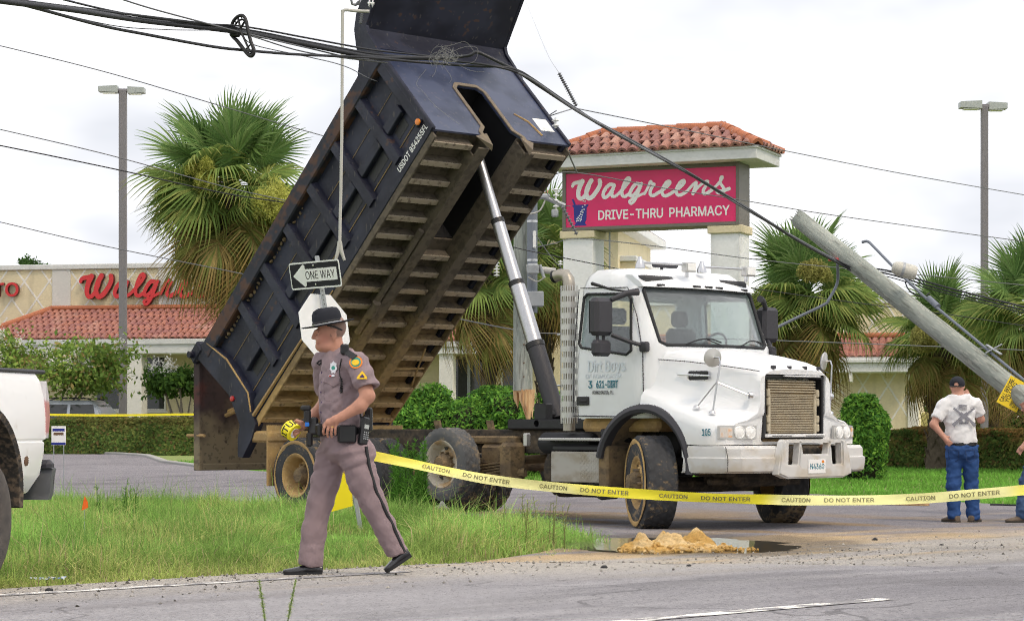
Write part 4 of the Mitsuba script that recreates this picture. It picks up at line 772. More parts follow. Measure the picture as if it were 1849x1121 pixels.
for i in range(150):
    X_ = crn.uniform(1.0, 2.35); Y_ = 21.15 + 0.25 * (X_ - 1.6) + crn.normal(0, 0.16); i_ = int(np.clip((X_ - 0.95) / 0.016, 0, sx.shape[0] - 1)); j_ = int(np.clip((Y_ - 20.75) / 0.02, 0, sx.shape[1] - 1)); r_ = 0.008 + 0.026 * crn.uniform(0, 1) ** 3
    v = octv0 = trimesh.creation.icosphere(1, 1.0).vertices * (0.7 + 0.6 * crn.uniform(0, 1, (42, 1))) * r_; cl.append(tm(v + [X_, Y_, max(zz[i_, j_] if hs_[i_, j_] > 0 else 0.02, 0.01) + r_ * 0.3], trimesh.creation.icosphere(1, 1.0).faces))
E('sand_pile__clods', cat(*cl), 'm_sand', False); labels['sand_pile__clods'] = {'kind': 'stuff'}
L('sand_pile', 'ochre sand pile with four little peaks beside the puddle', 'sand pile')
# ------------------------------------------------------------------ PLANTS
def leaves(P, N, size, col, rng, asp=1.7, flat=0.5, jit=0.25, cup=0.0):
    """one quad per point: P centres, N outward directions"""
    n = len(P); size = np.broadcast_to(size, (n,)); N = N + rng.normal(0, flat, (n, 3)); N /= np.linalg.norm(N, axis=1)[:, None]
    a = rng.normal(0, 1, (n, 3)); a -= N * (a * N).sum(1)[:, None]; a /= np.linalg.norm(a, axis=1)[:, None]; b = np.cross(N, a)
    s = size[:, None] * (1 + rng.uniform(-0.3, 0.3, (n, 1)))
    V = np.stack([P - a * s * asp / 2, P + b * s / 2 + N * s * cup, P + a * s * asp / 2, P - b * s / 2 + N * s * cup], 1)
    f = np.arange(n)[:, None] * 4; F = np.concatenate([f + [0, 1, 2], f + [0, 2, 3]])
    c = np.asarray(col) * (1 + rng.uniform(-jit, jit, (n, 1))); C_ = np.repeat(np.clip(c, 0, 1), 4, axis=0)
    return tm(V.reshape(-1, 3), F), C_
def palette(rng, n, cols, w): return np.array(cols)[rng.choice(len(cols), n, p=np.array(w) / np.sum(w))]
def joincol(*mc): return cat(*[m for m, _ in mc]), np.vstack([c for _, c in mc])
# ---- grass
def grass(XY, h, w, col, rng, lean=0.35):
    n = len(XY); X, Y = XY[:, 0], XY[:, 1]; Z = zg(X, Y) - 0.02; ang = rng.uniform(0, 2 * np.pi, n); d = np.stack([np.cos(ang), np.sin(ang), ang * 0], 1)
    fa = rng.uniform(-0.9, 0.9, n); s = np.stack([np.cos(fa), np.sin(fa), fa * 0], 1); ln = np.abs(rng.normal(0, lean, n))[:, None]
    B = np.stack([X, Y, Z], 1); up = np.array([0, 0, 1.0]); h = h[:, None]; w = w[:, None]
    m = B + up * h * 0.55 + d * h * ln * 0.30; t = B + up * h * (1 - 0.25 * np.minimum(ln, 1) ** 1.5) + d * h * ln * 0.95
    V = np.stack([B - s * w / 2, B + s * w / 2, m - s * w * 0.42, m + s * w * 0.42, t], 1)
    f = np.arange(n)[:, None] * 5; F = np.concatenate([f + [0, 1, 3], f + [0, 3, 2], f + [2, 3, 4]])
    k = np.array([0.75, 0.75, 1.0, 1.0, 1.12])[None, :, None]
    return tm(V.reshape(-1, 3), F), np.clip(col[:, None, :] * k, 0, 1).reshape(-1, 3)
rng = np.random.default_rng(11)
isl = sg.Polygon(ISLAND[2:12] + [(5.3, -26), (-9.2, -26)])
def sample(poly, n, rng, ok=None):
    b = poly.bounds; out = []
    while sum(map(len, out)) < n:
        p = np.stack([rng.uniform(b[0], b[2], n), rng.uniform(b[1], b[3], n)], 1); p = p[shapely.contains_xy(poly, p[:, 0], p[:, 1])]
        X, Y = to_world(p[:, 0], p[:, 1]); q = np.stack([X, Y, p[:, 0], p[:, 1]], 1)
        q = q[(np.abs(q[:, 0]) < q[:, 1] * 0.245 + 0.6) & (q[:, 1] > 8)]
        out.append(q)
    return np.vstack(out)[:n]
q = sample(isl.buffer(0.38), 165000, rng)
dens = meshkit.fbm(np.stack([q[:, 0] * 1.3, q[:, 1] * 1.3, q[:, 0] * 0], 1), 3, 4); edge = shapely.distance(isl.exterior, shapely.points(q[:, 2], q[:, 3])) * np.where(shapely.contains_xy(isl, q[:, 2], q[:, 3]), 1, -1)
front = sst(0.0, 2.6, 5.15 - q[:, 2] - 0.10 * (q[:, 3] + 13).clip(-3, 9))             # 0 at the road side, 1 well inside
front = np.clip(front * (0.75 + 0.5 * dens), 0, 1)
keep = (rng.uniform(0, 1, len(q)) < 0.06 * (edge > -0.3) + 0.94 * sst(-0.16, 0.42, edge + 0.9 * (dens - 0.5)))
q, dens, edge, front = q[keep], dens[keep], edge[keep], front[keep]
hh = (0.05 + 0.24 * front * (0.2 + 1.5 * dens)) * rng.uniform(0.6, 1.25, len(q)) * (0.45 + 0.55 * sst(-0.1, 0.5, edge))
tall = rng.uniform(0, 1, len(q)) < 0.03; hh[tall] *= 1.7
hh *= 1 - 0.55 * sst(1.3, 0.6, ((q[:, 0] + 1.60) / 0.75) ** 2 + ((q[:, 1] - 21.3) / 3.4) ** 2)        # trodden round the sign post
base = np.array([0.43, 0.50, 0.15])[None] * (1 - front[:, None]) + np.array([0.27, 0.45, 0.11])[None] * front[:, None]
pt = meshkit.fbm(np.stack([q[:, 0] * 0.9, q[:, 1] * 0.9, q[:, 0] * 0 + 7], 1), 3, 9)[:, None]
base = base * (0.55 + 1.0 * pt); yel = rng.uniform(0, 1, len(q)) < 0.45 * sst(0.42, 0.62, meshkit.fbm(np.stack([q[:, 0] * 1.6, q[:, 1] * 1.6, q[:, 0] * 0 + 3], 1), 3, 19)); base[yel] = np.array([0.52, 0.55, 0.20]); straw = rng.uniform(0, 1, len(q)) < 0.08 * (1.4 - front); base[straw] = np.array([0.50, 0.41, 0.24])
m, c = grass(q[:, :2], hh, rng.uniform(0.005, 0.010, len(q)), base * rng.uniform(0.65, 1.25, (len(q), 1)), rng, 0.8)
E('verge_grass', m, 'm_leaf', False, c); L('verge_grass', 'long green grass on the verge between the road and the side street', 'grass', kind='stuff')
lawn = sg.Polygon([p for p in LAWN if p[0] > -30] + [(-34, 30), (-20, 40), (5, 60)])
q = sample(lawn, 80000, rng); q = q[(q[:, 1] < 62)]
d2 = meshkit.fbm(np.stack([q[:, 0] * 0.6, q[:, 1] * 0.6, q[:, 0] * 0], 1), 3, 5)
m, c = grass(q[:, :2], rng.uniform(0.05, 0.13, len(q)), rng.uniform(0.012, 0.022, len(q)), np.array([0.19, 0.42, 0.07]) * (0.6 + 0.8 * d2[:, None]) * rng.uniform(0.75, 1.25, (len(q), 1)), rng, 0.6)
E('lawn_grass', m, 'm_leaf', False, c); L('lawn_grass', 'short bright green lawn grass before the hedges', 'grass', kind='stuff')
# ---- tall feathery weeds beside the spare axle, and two stems close to the camera
def weed(name, X, Y, h, n, spread, rng, col, feather=26):
    z0 = float(zg(X, Y)); parts = []; st = []
    for i in range(n):
        a = rng.uniform(0, 6.28); r = spread * math.sqrt(rng.uniform(0, 1)); bx, by = X + r * math.cos(a), Y + r * math.sin(a); H = h * rng.uniform(0.7, 1.0)
        lx, ly = rng.normal(0, 0.07, 2) * H; P = [np.array([bx + lx * t * t, by + ly * t * t, z0 + H * t]) for t in np.linspace(0, 1, 6)]; st.append(tube(P, np.linspace(0.006, 0.002, 6), 4))
        k = int(feather * H / 0.5); t = rng.uniform(0.18, 1.0, k); c = np.array([bx + lx * t * t, by + ly * t * t, z0 + H * t]).T
        dd = rng.normal(0, 1, (k, 3)); dd[:, 2] = np.abs(dd[:, 2]) * 0.6 + 0.35; dd /= np.linalg.norm(dd, axis=1)[:, None]; ll = (0.05 + 0.09 * (1 - t))[:, None]
        s = np.cross(dd, rng.normal(0, 1, (k, 3))); s /= np.linalg.norm(s, axis=1)[:, None]
        V = np.stack([c - s * 0.004, c + s * 0.004, c + dd * ll * 0.6 + s * 0.005, c + dd * ll], 1); f = np.arange(k)[:, None] * 4
        parts.append((tm(V.reshape(-1, 3), np.concatenate([f + [0, 1, 2], f + [0, 2, 3]])), np.repeat(np.array(col) * rng.uniform(0.7, 1.3, (k, 1)), 4, axis=0)))
    k = new(name); m, c = joincol(*parts); E(k + '__foliage', m, 'm_leaf', False, c); scene[k + '__foliage']; E(k + '__stem', cat(*st), 'm_leaf', False, np.tile(np.array(col) * 0.8, (sum(len(x.vertices) for x in st), 1)))
    labels.setdefault(k + '__stem', {})['kind'] = 'stuff'; labels.setdefault(k + '__foliage', {})['kind'] = 'stuff'; return k
k = weed('tall_weed', (740 - PXC) / PXF * 26.6, 26.6, 1.08, 30, 0.26, rng, (0.10, 0.24, 0.04), 60); L(k, 'tall feathery green weed clump in front of the dumper rear wheels', 'weed')
k = weed('verge_weed', -4.3, 24.2, 0.62, 10, 0.25, rng, (0.12, 0.24, 0.05), 30); L(k, 'leafy green weed rising from the verge behind the orange flag', 'weed')
k = weed('verge_weed', 0.25, 21.6, 0.55, 14, 0.4, rng, (0.30, 0.34, 0.12), 8); L(k, 'thin pale seed stalks at the tip of the verge by the puddle', 'weed')
def stem_blade(X0, X1, Y, z0, z1):
    P = [(X0 + (X1 - X0) * t + 0.01 * math.sin(5 * t), Y, z0 + (z1 - z0) * t) for t in np.linspace(0, 1, 8)]; return tube(P, np.linspace(0.0035, 0.0018, 8), 5)
for i, (a, b, d_) in enumerate(((487, 468, 'left'), (508, 534, 'right'))):
    Y = 6.0; p0, p1 = W(a, 1180, Y), W(b, 1046, Y)
    pts = [p0 + (p1 - p0) * t for t in np.linspace(-1.2, 1, 12)]; k = new('grass_stem')
    m = tube(pts, np.linspace(0.0035, 0.0015, 12), 5); hd, hc = leaves(np.array([pts[-1] - (p1 - p0) * t for t in np.linspace(0, 0.5, 40)]), np.tile([0.3, -1, 0.4], (40, 1)), 0.005, np.array([0.34, 0.40, 0.2]), rng, 3.5, 0.6)
    mm, cc = joincol((m, np.tile([0.16, 0.24, 0.08], (len(m.vertices), 1))), (hd, hc)); E(k, mm, 'm_leaf', False, cc)
    L(k, f'thin green grass stem in front of the road leaning to the {d_}', 'grass stem')
# ---- hedges and shrubs
def hedge(name, a, b, depth, zt, n, cols, w, rng, wob=0.10, size=0.07, top_tint=None):
    """a box hedge from a to b (world x, y of its front foot line), leaves through its outer shell over a solid dark core"""
    a, b = np.array(a, float), np.array(b, float); d = b - a; Ln = np.linalg.norm(d); d /= Ln; nn = np.array([-d[1], d[0]])
    H = zt - float(zg(*(a + b) / 2)); u = rng.uniform(0, 1, n); face = rng.uniform(0, 1, n); fr = face < H / (H + depth * 0.75)
    s = rng.uniform(0, Ln, n); t = np.where(fr, 0, u * depth); z = np.where(fr, u * H, H); N = np.where(fr[:, None], np.array([-nn[0], -nn[1], 0.25])[None], np.array([-nn[0] * 0.3, -nn[1] * 0.3, 1.0])[None])
    wv = (meshkit.fbm(np.stack([s * 1.6, t * 1.6 + z * 1.6, s * 0], 1), 4, 3) - 0.45) * wob * 2 - np.abs(rng.normal(0, 0.05, n)); rnd = np.clip(1 - (H - z) / 0.25, 0, 1) * np.clip(1 - t / 0.25, 0, 1) * 0.12
    P = np.stack([a[0] + d[0] * s + nn[0] * t, a[1] + d[1] * s + nn[1] * t, z], 1); P[:, 2] += zg(P[:, 0], P[:, 1]); off = wv - rnd
    P = P + N / np.linalg.norm(N, axis=1)[:, None] * off[:, None]; c = palette(rng, n, cols, w)
    tone = meshkit.fbm(np.stack([s * 1.2, z * 2.5, t], 1), 3, 8)[:, None]; c = c * (0.55 + 0.9 * tone)
    if top_tint is not None:
        k = (sst(0.45, 1.0, z / H) * (tone[:, 0] > 0.42))[:, None] * rng.uniform(0.3, 1, (n, 1)); c = c * (1 - k) + np.array(top_tint) * k
    key = new(name); m, cc = leaves(P, N, size, c, rng, 1.6, 0.6); E(key + '__foliage', m, 'm_leaf', False, cc)
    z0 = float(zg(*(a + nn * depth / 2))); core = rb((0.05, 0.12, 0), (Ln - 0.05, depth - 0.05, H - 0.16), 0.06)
    E(key + '__branches', mv(core, np.stack([[*d, 0], [*nn, 0], [0, 0, 1]], 1), (a[0], a[1], min(float(zg(*a)), float(zg(*b))) - 0.1)), 'm_dark_core'); labels[key + '__foliage'] = {'kind': 'stuff'}; return key
mat_('m_dark_core', lambda p, n, uv: mix(C3(0.016, 0.020, 0.009), C3(0.035, 0.035, 0.016), fbm(p.x * 9, p.y * 9, p.z * 9, 3)), 0.95)  # near-black solid filling the inside of hedges and shrubs
mat_('m_bark', lambda p, n, uv: mix(C3(0.16, 0.13, 0.10), C3(0.30, 0.26, 0.21), fbm(p.x * 12, p.y * 12, p.z * 3, 3)), 0.95)
dk = [(0.095, 0.155, 0.045), (0.14, 0.21, 0.055), (0.20, 0.23, 0.065), (0.20, 0.14, 0.065)]
Wp = lambda px, Y: ((px - PXC) / PXF * Y, Y)
k = hedge('hedge', Wp(70, 61.5), Wp(430, 60.5), 1.5, 1.43, 24000, dk, (4, 3, 2, 1), rng, 0.09, 0.075, (0.17, 0.15, 0.05)); L(k, 'clipped dark green hedge in front of the silver vehicle', 'hedge')
k = hedge('hedge', Wp(1585, 55), Wp(1960, 51), 1.6, 1.12, 20000, dk, (4, 3, 2, 1), rng, 0.10, 0.07, (0.32, 0.17, 0.07)); L(k, 'clipped green hedge with bronze tips behind the standing men', 'hedge')
k = hedge('hedge', Wp(600, 57), Wp(735, 56), 1.3, 1.25, 6000, dk, (4, 3, 2, 1), rng, 0.10, 0.07); L(k, 'low green hedge glimpsed under the raised dumper bed', 'hedge')
def shrub(name, px, Y, ztop, rx, n, cols, w, rng, size=0.06, lob=9, ry=None):
    X = (px - PXC) / PXF * Y; z0 = float(zg(X, Y)); H = ztop - z0; ry = ry or rx; ps, ns, cs = [], [], []
    L_ = [(np.array([rng.uniform(-0.55, 0.55) * rx, rng.uniform(-0.6, 0.3) * ry, H * rng.uniform(0.25, 0.78)]), rng.uniform(0.34, 0.55)) for _ in range(lob)] + [(np.array([0, 0, H * 0.5]), 0.85), (np.array([0, 0, H * 0.28]), 0.9)]
    per = int(n * 1.7) // len(L_); core = []
    for c, r in L_:
        d = rng.normal(0, 1, (per, 3)); d /= np.linalg.norm(d, axis=1)[:, None]; rad = np.array([r * rx, r * ry, r * H * 0.55])
        rr = 1.04 - np.abs(rng.normal(0, 0.16, per)) + 0.62 * (meshkit.fbm(d * 3.2 + c * 3, 4, 1) - 0.48); P = c + d * rad * rr[:, None]; P[:, 2] = np.clip(P[:, 2], 0.02, H)
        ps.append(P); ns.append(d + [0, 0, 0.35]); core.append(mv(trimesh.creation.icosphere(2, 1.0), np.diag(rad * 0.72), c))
    P, N = np.vstack(ps), np.vstack(ns); c = palette(rng, len(P), cols, w); tone = meshkit.fbm(P * 3.2, 3, 4)[:, None]; c = c * (0.5 + tone)
    key = new(name); N = N + [0, 0, 0.0]; m, cc = leaves(P + [X, Y, z0], N, size * 0.72 * rng.uniform(0.6, 1.3, len(P)), c, rng, 2.6, 0.8); E(key + '__foliage', m, 'm_leaf', False, cc); E(key + '__branches', mv(cat(*core), None, (X, Y, z0)), 'm_dark_core', True); labels[key + '__foliage'] = {'kind': 'stuff'}; return key
gr = [(0.085, 0.21, 0.04), (0.13, 0.30, 0.05), (0.20, 0.38, 0.06), (0.055, 0.14, 0.035)]
SH = [(775, 47, 2.12, 0.95, 'bushy green shrub behind the frame of the dumper, nearest the raised bed', 17000), (885, 46.5, 2.05, 0.92, 'bushy green shrub behind the frame, left of the snapped pole', 17000), (985, 47.5, 1.95, 0.62, 'green shrub between the snapped pole and the hoist cylinder', 9000),
      (1556, 46, 1.86, 0.58, 'rounded bright green shrub right of the bumper of the white cab', 15000)]
for px, Y, zt, rx, lab, n in SH:
    k = shrub('shrub', px, Y, zt, rx, n, gr, (3, 4, 3, 2), rng, 0.055, 12 if rx > 0.7 else 8); L(k, lab, 'shrub')
k = shrub('shrub', 705, 45, 1.32, 0.5, 4000, gr, (2, 4, 3, 1), rng, 0.05, 5); L(k, 'small low green shrub seen under the end of the raised bed', 'shrub')
# ---- flowering small trees
def bush_tree(name, px, Y, zc, rx, rz, n, rng, lab, blossoms, cols, w):
    X = (px - PXC) / PXF * Y; z0 = float(zg(X, Y)); key = new(name); st, P, N = [], [], []
    tips = []
    for i in range(7):
        a = rng.uniform(0, 6.28); r = rng.uniform(0.3, 0.9); e = np.array([X + rx * r * math.cos(a), Y + rx * 0.8 * r * math.sin(a), zc + rz * rng.uniform(-0.2, 0.5)]); s = np.array([X + rng.uniform(-0.2, 0.2), Y, z0 - 0.05])
        m_ = (s + e) / 2 + [rng.uniform(-0.1, 0.1), 0, 0.3]; pts = [s * (1 - t) ** 2 + 2 * m_ * t * (1 - t) + e * t * t for t in np.linspace(0, 1, 7)]; st.append(tube(pts, np.linspace(0.05, 0.012, 7), 6))
        for j in range(5):
            d = rng.normal(0, 1, 3); d[2] = abs(d[2]) * 0.6; b = e + nrm(d) * rng.uniform(0.4, 0.8) * rx * 0.5; st.append(rod(pts[5], b, 0.012, 5, 0.004)); tips.append(b)
    tips = np.array(tips)
    for t in tips:
        k_ = n // len(tips); d = rng.normal(0, 1, (k_, 3)) * np.array([0.30, 0.30, 0.22]) * rx * 0.62; P.append(t + d); N.append(d + [0, 0, 0.3])
    P, N = np.vstack(P), np.vstack(N); N /= np.linalg.norm(N, axis=1)[:, None]; ok = P[:, 2] > z0 + 0.4; P, N = P[ok], N[ok]; c = palette(rng, len(P), cols, w) * (0.6 + 0.8 * meshkit.fbm(P * 1.8, 3, 2)[:, None])
    k_ = meshkit.fbm(P * 2.6, 3, 5) > 0.40; P, N, c = P[k_], N[k_], c[k_]; m, cc = leaves(P, N, 0.085, c, rng, 1.9, 0.7); E(key + '__crown', m, 'm_leaf', False, cc); E(key + '__trunk', cat(*st), 'm_bark', 50)
    bp, bn = [], []
    for t in tips[rng.permutation(len(tips))[:blossoms]]: bp.append(t + [0, -0.1, 0.25] + rng.normal(0, 1, (55, 3)) * [0.09, 0.09, 0.13] + [0, -0.25, 0.1]); bn.append(rng.normal(0, 1, (55, 3)))
    if bp:
        bm_, bc = leaves(np.vstack(bp), np.vstack(bn), 0.05, np.array([0.80, 0.78, 0.74]), rng, 1.2, 0.3, 0.1); E(key + '__blossom', bm_, 'm_leaf', False, bc); labels[key + '__blossom'] = {'kind': 'stuff'}
    labels[key + '__crown'] = {'kind': 'stuff'}; L(key, lab, 'tree'); return key
cm = [(0.21, 0.33, 0.075), (0.29, 0.40, 0.09), (0.14, 0.23, 0.055), (0.42, 0.33, 0.13)]
bush_tree('flowering_tree', 92, 66, 2.75, 1.95, 0.95, 12000, rng, 'loose green tree with white blossom above the silver vehicle', 26, cm, (4, 4, 2, 1.2))
bush_tree('flowering_tree', 333, 64, 2.3, 0.95, 0.65, 5200, rng, 'small dark green tree with white blossom beside the hanging tailgate', 8, [(0.06, 0.12, 0.03), (0.09, 0.17, 0.035), (0.12, 0.22, 0.04)], (4, 3, 2))
bush_tree('distant_tree', 65, 108, 8.9, 0.8, 0.5, 1500, rng, 'distant green treetop rising over the shop parapet', 0, [(0.05, 0.10, 0.03), (0.07, 0.14, 0.04)], (1, 1))
# ---- cabbage palms: each frond a part
def frond_mesh(rng, pet, R_, nleaf, droop, tip, cols, brown):
    V, F, C_, n0 = [], [], [], 0
    P = np.array([[pet * t, 0, -droop * 0.35 * pet * t * t] for t in np.linspace(0, 1, 5)]); m = tube(P, np.linspace(0.028, 0.014, 5), 4, False, 0.6)
    V.append(m.vertices); F.append(m.faces); C_.append(np.tile(np.array(cols[0]) * 1.15, (len(m.vertices), 1))); n0 += len(m.vertices)
    hub = P[-1]; sl = nrm(P[-1] - P[-2]); T_ = np.array([0, 0.03, 0.30, 0.58, 0.82, 1.0]); Wd = np.array([0.008, 0.013, 0.029, 0.026, 0.013, 0.002]) * R_
    for i in range(nleaf):
        s = (i + 0.5) / nleaf * 2 - 1; a = s * math.radians(128); Ln = R_ * (1.0 - 0.28 * abs(s) ** 1.5) * rng.uniform(0.9, 1.06)
        o = hub + sl * 0.30 * R_ * (1 - abs(s)) ** 1.0
        d = np.array([math.cos(a), math.sin(a), 0.12 * abs(math.sin(a))]); d = nrm(d + np.array([0, 0, sl[2]]) * max(math.cos(a), 0)); side = nrm(np.cross([0, 0, 1.0], d)); roll = (0.5 if i % 2 else -0.5) + rng.uniform(-0.15, 0.15)
        sd = nrm(side + np.array([0, 0, roll])); tp = tip * rng.uniform(0.6, 1.4); pts = []
        for t, w in zip(T_, Wd):
            c = o + d * Ln * t + np.array([0, 0, -1.0]) * (droop * 0.35 * (Ln * t) ** 2 / R_ + tp * Ln * max(t - 0.5, 0) ** 1.7 * 2.2) - d * tp * Ln * max(t - 0.6, 0) ** 2 * 0.9
            pts += [c - sd * w, c + sd * w]
        base = np.array(cols[rng.integers(len(cols))]) * rng.uniform(0.8, 1.2)
        V.append(pts); f = []
        for k in range(len(T_) - 1): a_ = n0 + 2 * k; f += [[a_, a_ + 1, a_ + 3], [a_, a_ + 3, a_ + 2]]
        F.append(f); n0 += len(pts); cc = np.tile(base, (len(pts), 1)); cc[:4] *= 1.25
        if brown > 0: e = sst(1 - brown, 1.05, np.repeat(T_, 2))[:, None] * rng.uniform(0.5, 1); cc = cc * (1 - e) + np.array([0.30, 0.20, 0.08]) * e
        C_.append(cc)
    return tm(np.vstack(V), np.vstack(F)), np.clip(np.vstack(C_), 0, 1)
prng = np.random.default_rng(5); G1 = [(0.13, 0.25, 0.085), (0.17, 0.31, 0.10), (0.21, 0.34, 0.13)]; G2 = [(0.22, 0.34, 0.10), (0.29, 0.38, 0.12), (0.16, 0.27, 0.08)]; G3 = [(0.27, 0.32, 0.10), (0.31, 0.27, 0.11), (0.19, 0.25, 0.08)]; BR = [(0.20, 0.155, 0.10), (0.27, 0.21, 0.14), (0.14, 0.11, 0.08)]
FR = {'up': [], 'mid': [], 'low': [], 'dead': []}
for kk, (droop, tip, cols, brown) in {'up': (0.12, 0.10, G1, 0.0), 'mid': (0.45, 0.32, G2, 0.12), 'low': (0.9, 0.60, G3, 0.45), 'dead': (1.2, 0.75, BR, 0.3)}.items():
    for v_ in range(3):
        m, c = frond_mesh(prng, 0.80, 1.0, 42 if kk != 'dead' else 26, droop * prng.uniform(0.8, 1.25), tip * 1.9, cols, brown); FR[kk].append(mikit.ply(m, 'm_leaf', False, color=np.clip(c * [1.10, 0.98, 0.95], 0, 1)))
def palm(px, py, Y, size, lab, rng, nf=(16, 20, 14, 10), trunk_r=0.19, yellow=(), tz0=None, yaw0=0.0):
    c = W(px, py, Y); z0 = float(zg(c[0], c[1])); k = new('palm_tree'); zt = c[2]; lean = rng.uniform(-0.12, 0.12)
    tp = [np.array([c[0] + lean * (1 - t), c[1], z0 - 0.1 + (zt - z0 + 0.1) * t]) for t in np.linspace(0, 1, 9)]
    tr = tube(tp, np.interp(np.linspace(0, 1, 9), [0, 0.3, 1], [trunk_r * 1.15, trunk_r * 0.9, trunk_r * 0.85]), 14); bt = []
    for i in range(int((zt - z0) / 0.085)):
        t = (i + 0.5) / ((zt - z0) / 0.085); a = i * 2.4 + rng.uniform(-0.2, 0.2); b = tp[0] + (tp[-1] - tp[0]) * t; d = np.array([math.cos(a), math.sin(a), 0]); s_ = np.array([-d[1], d[0], 0])
        b = b + d * trunk_r * 0.8; L_ = rng.uniform(0.18, 0.30)
        for sg_ in (-1, 1): bt.append(tube([b + s_ * 0.09 * sg_ - [0, 0, 0.06], b + d * 0.06 + s_ * 0.03 * sg_ + [0, 0, L_ * 0.5], b + d * 0.13 + [0, 0, L_]], [0.045, 0.035, 0.022], 4, True, 0.4))
    E(k + '__trunk', tr, 'm_palmbark', 50); E(k + '__trunk__leaf_stub', cat(*bt), 'm_palmbark', 50); labels[k + '__trunk__leaf_stub'] = {'kind': 'stuff'}
    i = 0
    for kind, n, (e0, e1), sc in (('up', nf[0], (25, 85), 1.0), ('mid', nf[1], (-15, 30), 1.0), ('low', nf[2], (-50, -12), 0.95), ('dead', nf[3], (-80, -48), 0.8)):
        for j in range(n):
            el = rng.uniform(e0, e1); az = yaw0 + i * 137.5 + rng.uniform(-14, 14); i += 1; s_ = size * sc * rng.uniform(0.72, 1.12)
            Rm = rot('z', az) @ rot('y', -el) @ rot('x', rng.uniform(-55, 55)); lo_, hi_ = {'up': (-0.1, 0.2), 'mid': (-0.45, 0.05), 'low': (-0.8, -0.3), 'dead': (-1.2, -0.6)}[kind]; o = np.array([c[0], c[1], zt + rng.uniform(lo_, hi_) * size]); M = mat(Rm * s_, o)
            R(k + '__frond', FR[kind][rng.integers(3)], M)
    for (qx, qy, rad) in yellow:
        o = W(qx, qy, Y - 1.7); ps_, ds_ = [], []
        for b_ in range(9):
            cb = rng.normal(0, 0.42, 3) * rad * [1, 0.7, 0.9]; d = rng.normal(0, 1, (620, 3)); d /= np.linalg.norm(d, axis=1)[:, None]; r = rng.uniform(0.05, 1, (620, 1)) ** 0.6; ps_.append(o + cb + d * r * rad * rng.uniform(0.4, 0.68) - np.array([0, 0, 0.25 * rad]) * r * np.abs(d[:, :1])); ds_.append(d + [0, 0, -0.4])
        P, d = np.vstack(ps_), np.vstack(ds_); m, cc = leaves(P, d, 0.022, (np.array([0.55, 0.56, 0.15]) if rad > 0.42 else np.array([0.34, 0.33, 0.11])) * (0.55 + 0.9 * meshkit.fbm(P * 3, 3, 2)[:, None]), rng, 4.5, 0.9, 0.3); kk = E(k + '__flower_spray', m, 'm_leaf', False, cc); labels[kk] = {'kind': 'stuff'}
    L(k, lab, 'palm tree'); return k
mat_('m_palmbark', lambda p, n, uv: mix(C3(0.055, 0.042, 0.030), C3(0.15, 0.12, 0.09), fbm(p.x * 14, p.y * 14, p.z * 14, 3)), 0.95)
palm(415, 335, 63, 1.34, 'large cabbage palm left of the raised bed with pale yellow flower sprays', prng, (26, 44, 34, 10), 0.22, ((490, 350, 0.72), (366, 318, 0.43)))
palm(880, 492, 55, 0.92, 'cabbage palm behind the far edge of the raised bed', prng, (14, 28, 18, 2), 0.2)
palm(984, 448, 58, 0.98, 'cabbage palm behind the exhaust stack and the snapped pole', prng, (16, 26, 18, 3), 0.2)
palm(1458, 530, 54, 1.0, 'cabbage palm right behind the cab, under the tip of the fallen pole', prng, (20, 36, 20, 4), 0.24, ((1466, 490, 0.36),))
palm(1698, 600, 53, 0.80, 'cabbage palm with a rough trunk straight behind the man in the white shirt', prng, (18, 32, 22, 5), 0.23, ((1668, 612, 0.36),))
palm(1866, 562, 50, 0.92, 'cabbage palm at the right edge beyond the lamp post', prng, (18, 32, 24, 14), 0.22)
palm(1790, 655, 64, 0.75, 'dark far cabbage palm directly behind the right lamp post', prng, (10, 16, 12, 8), 0.2)
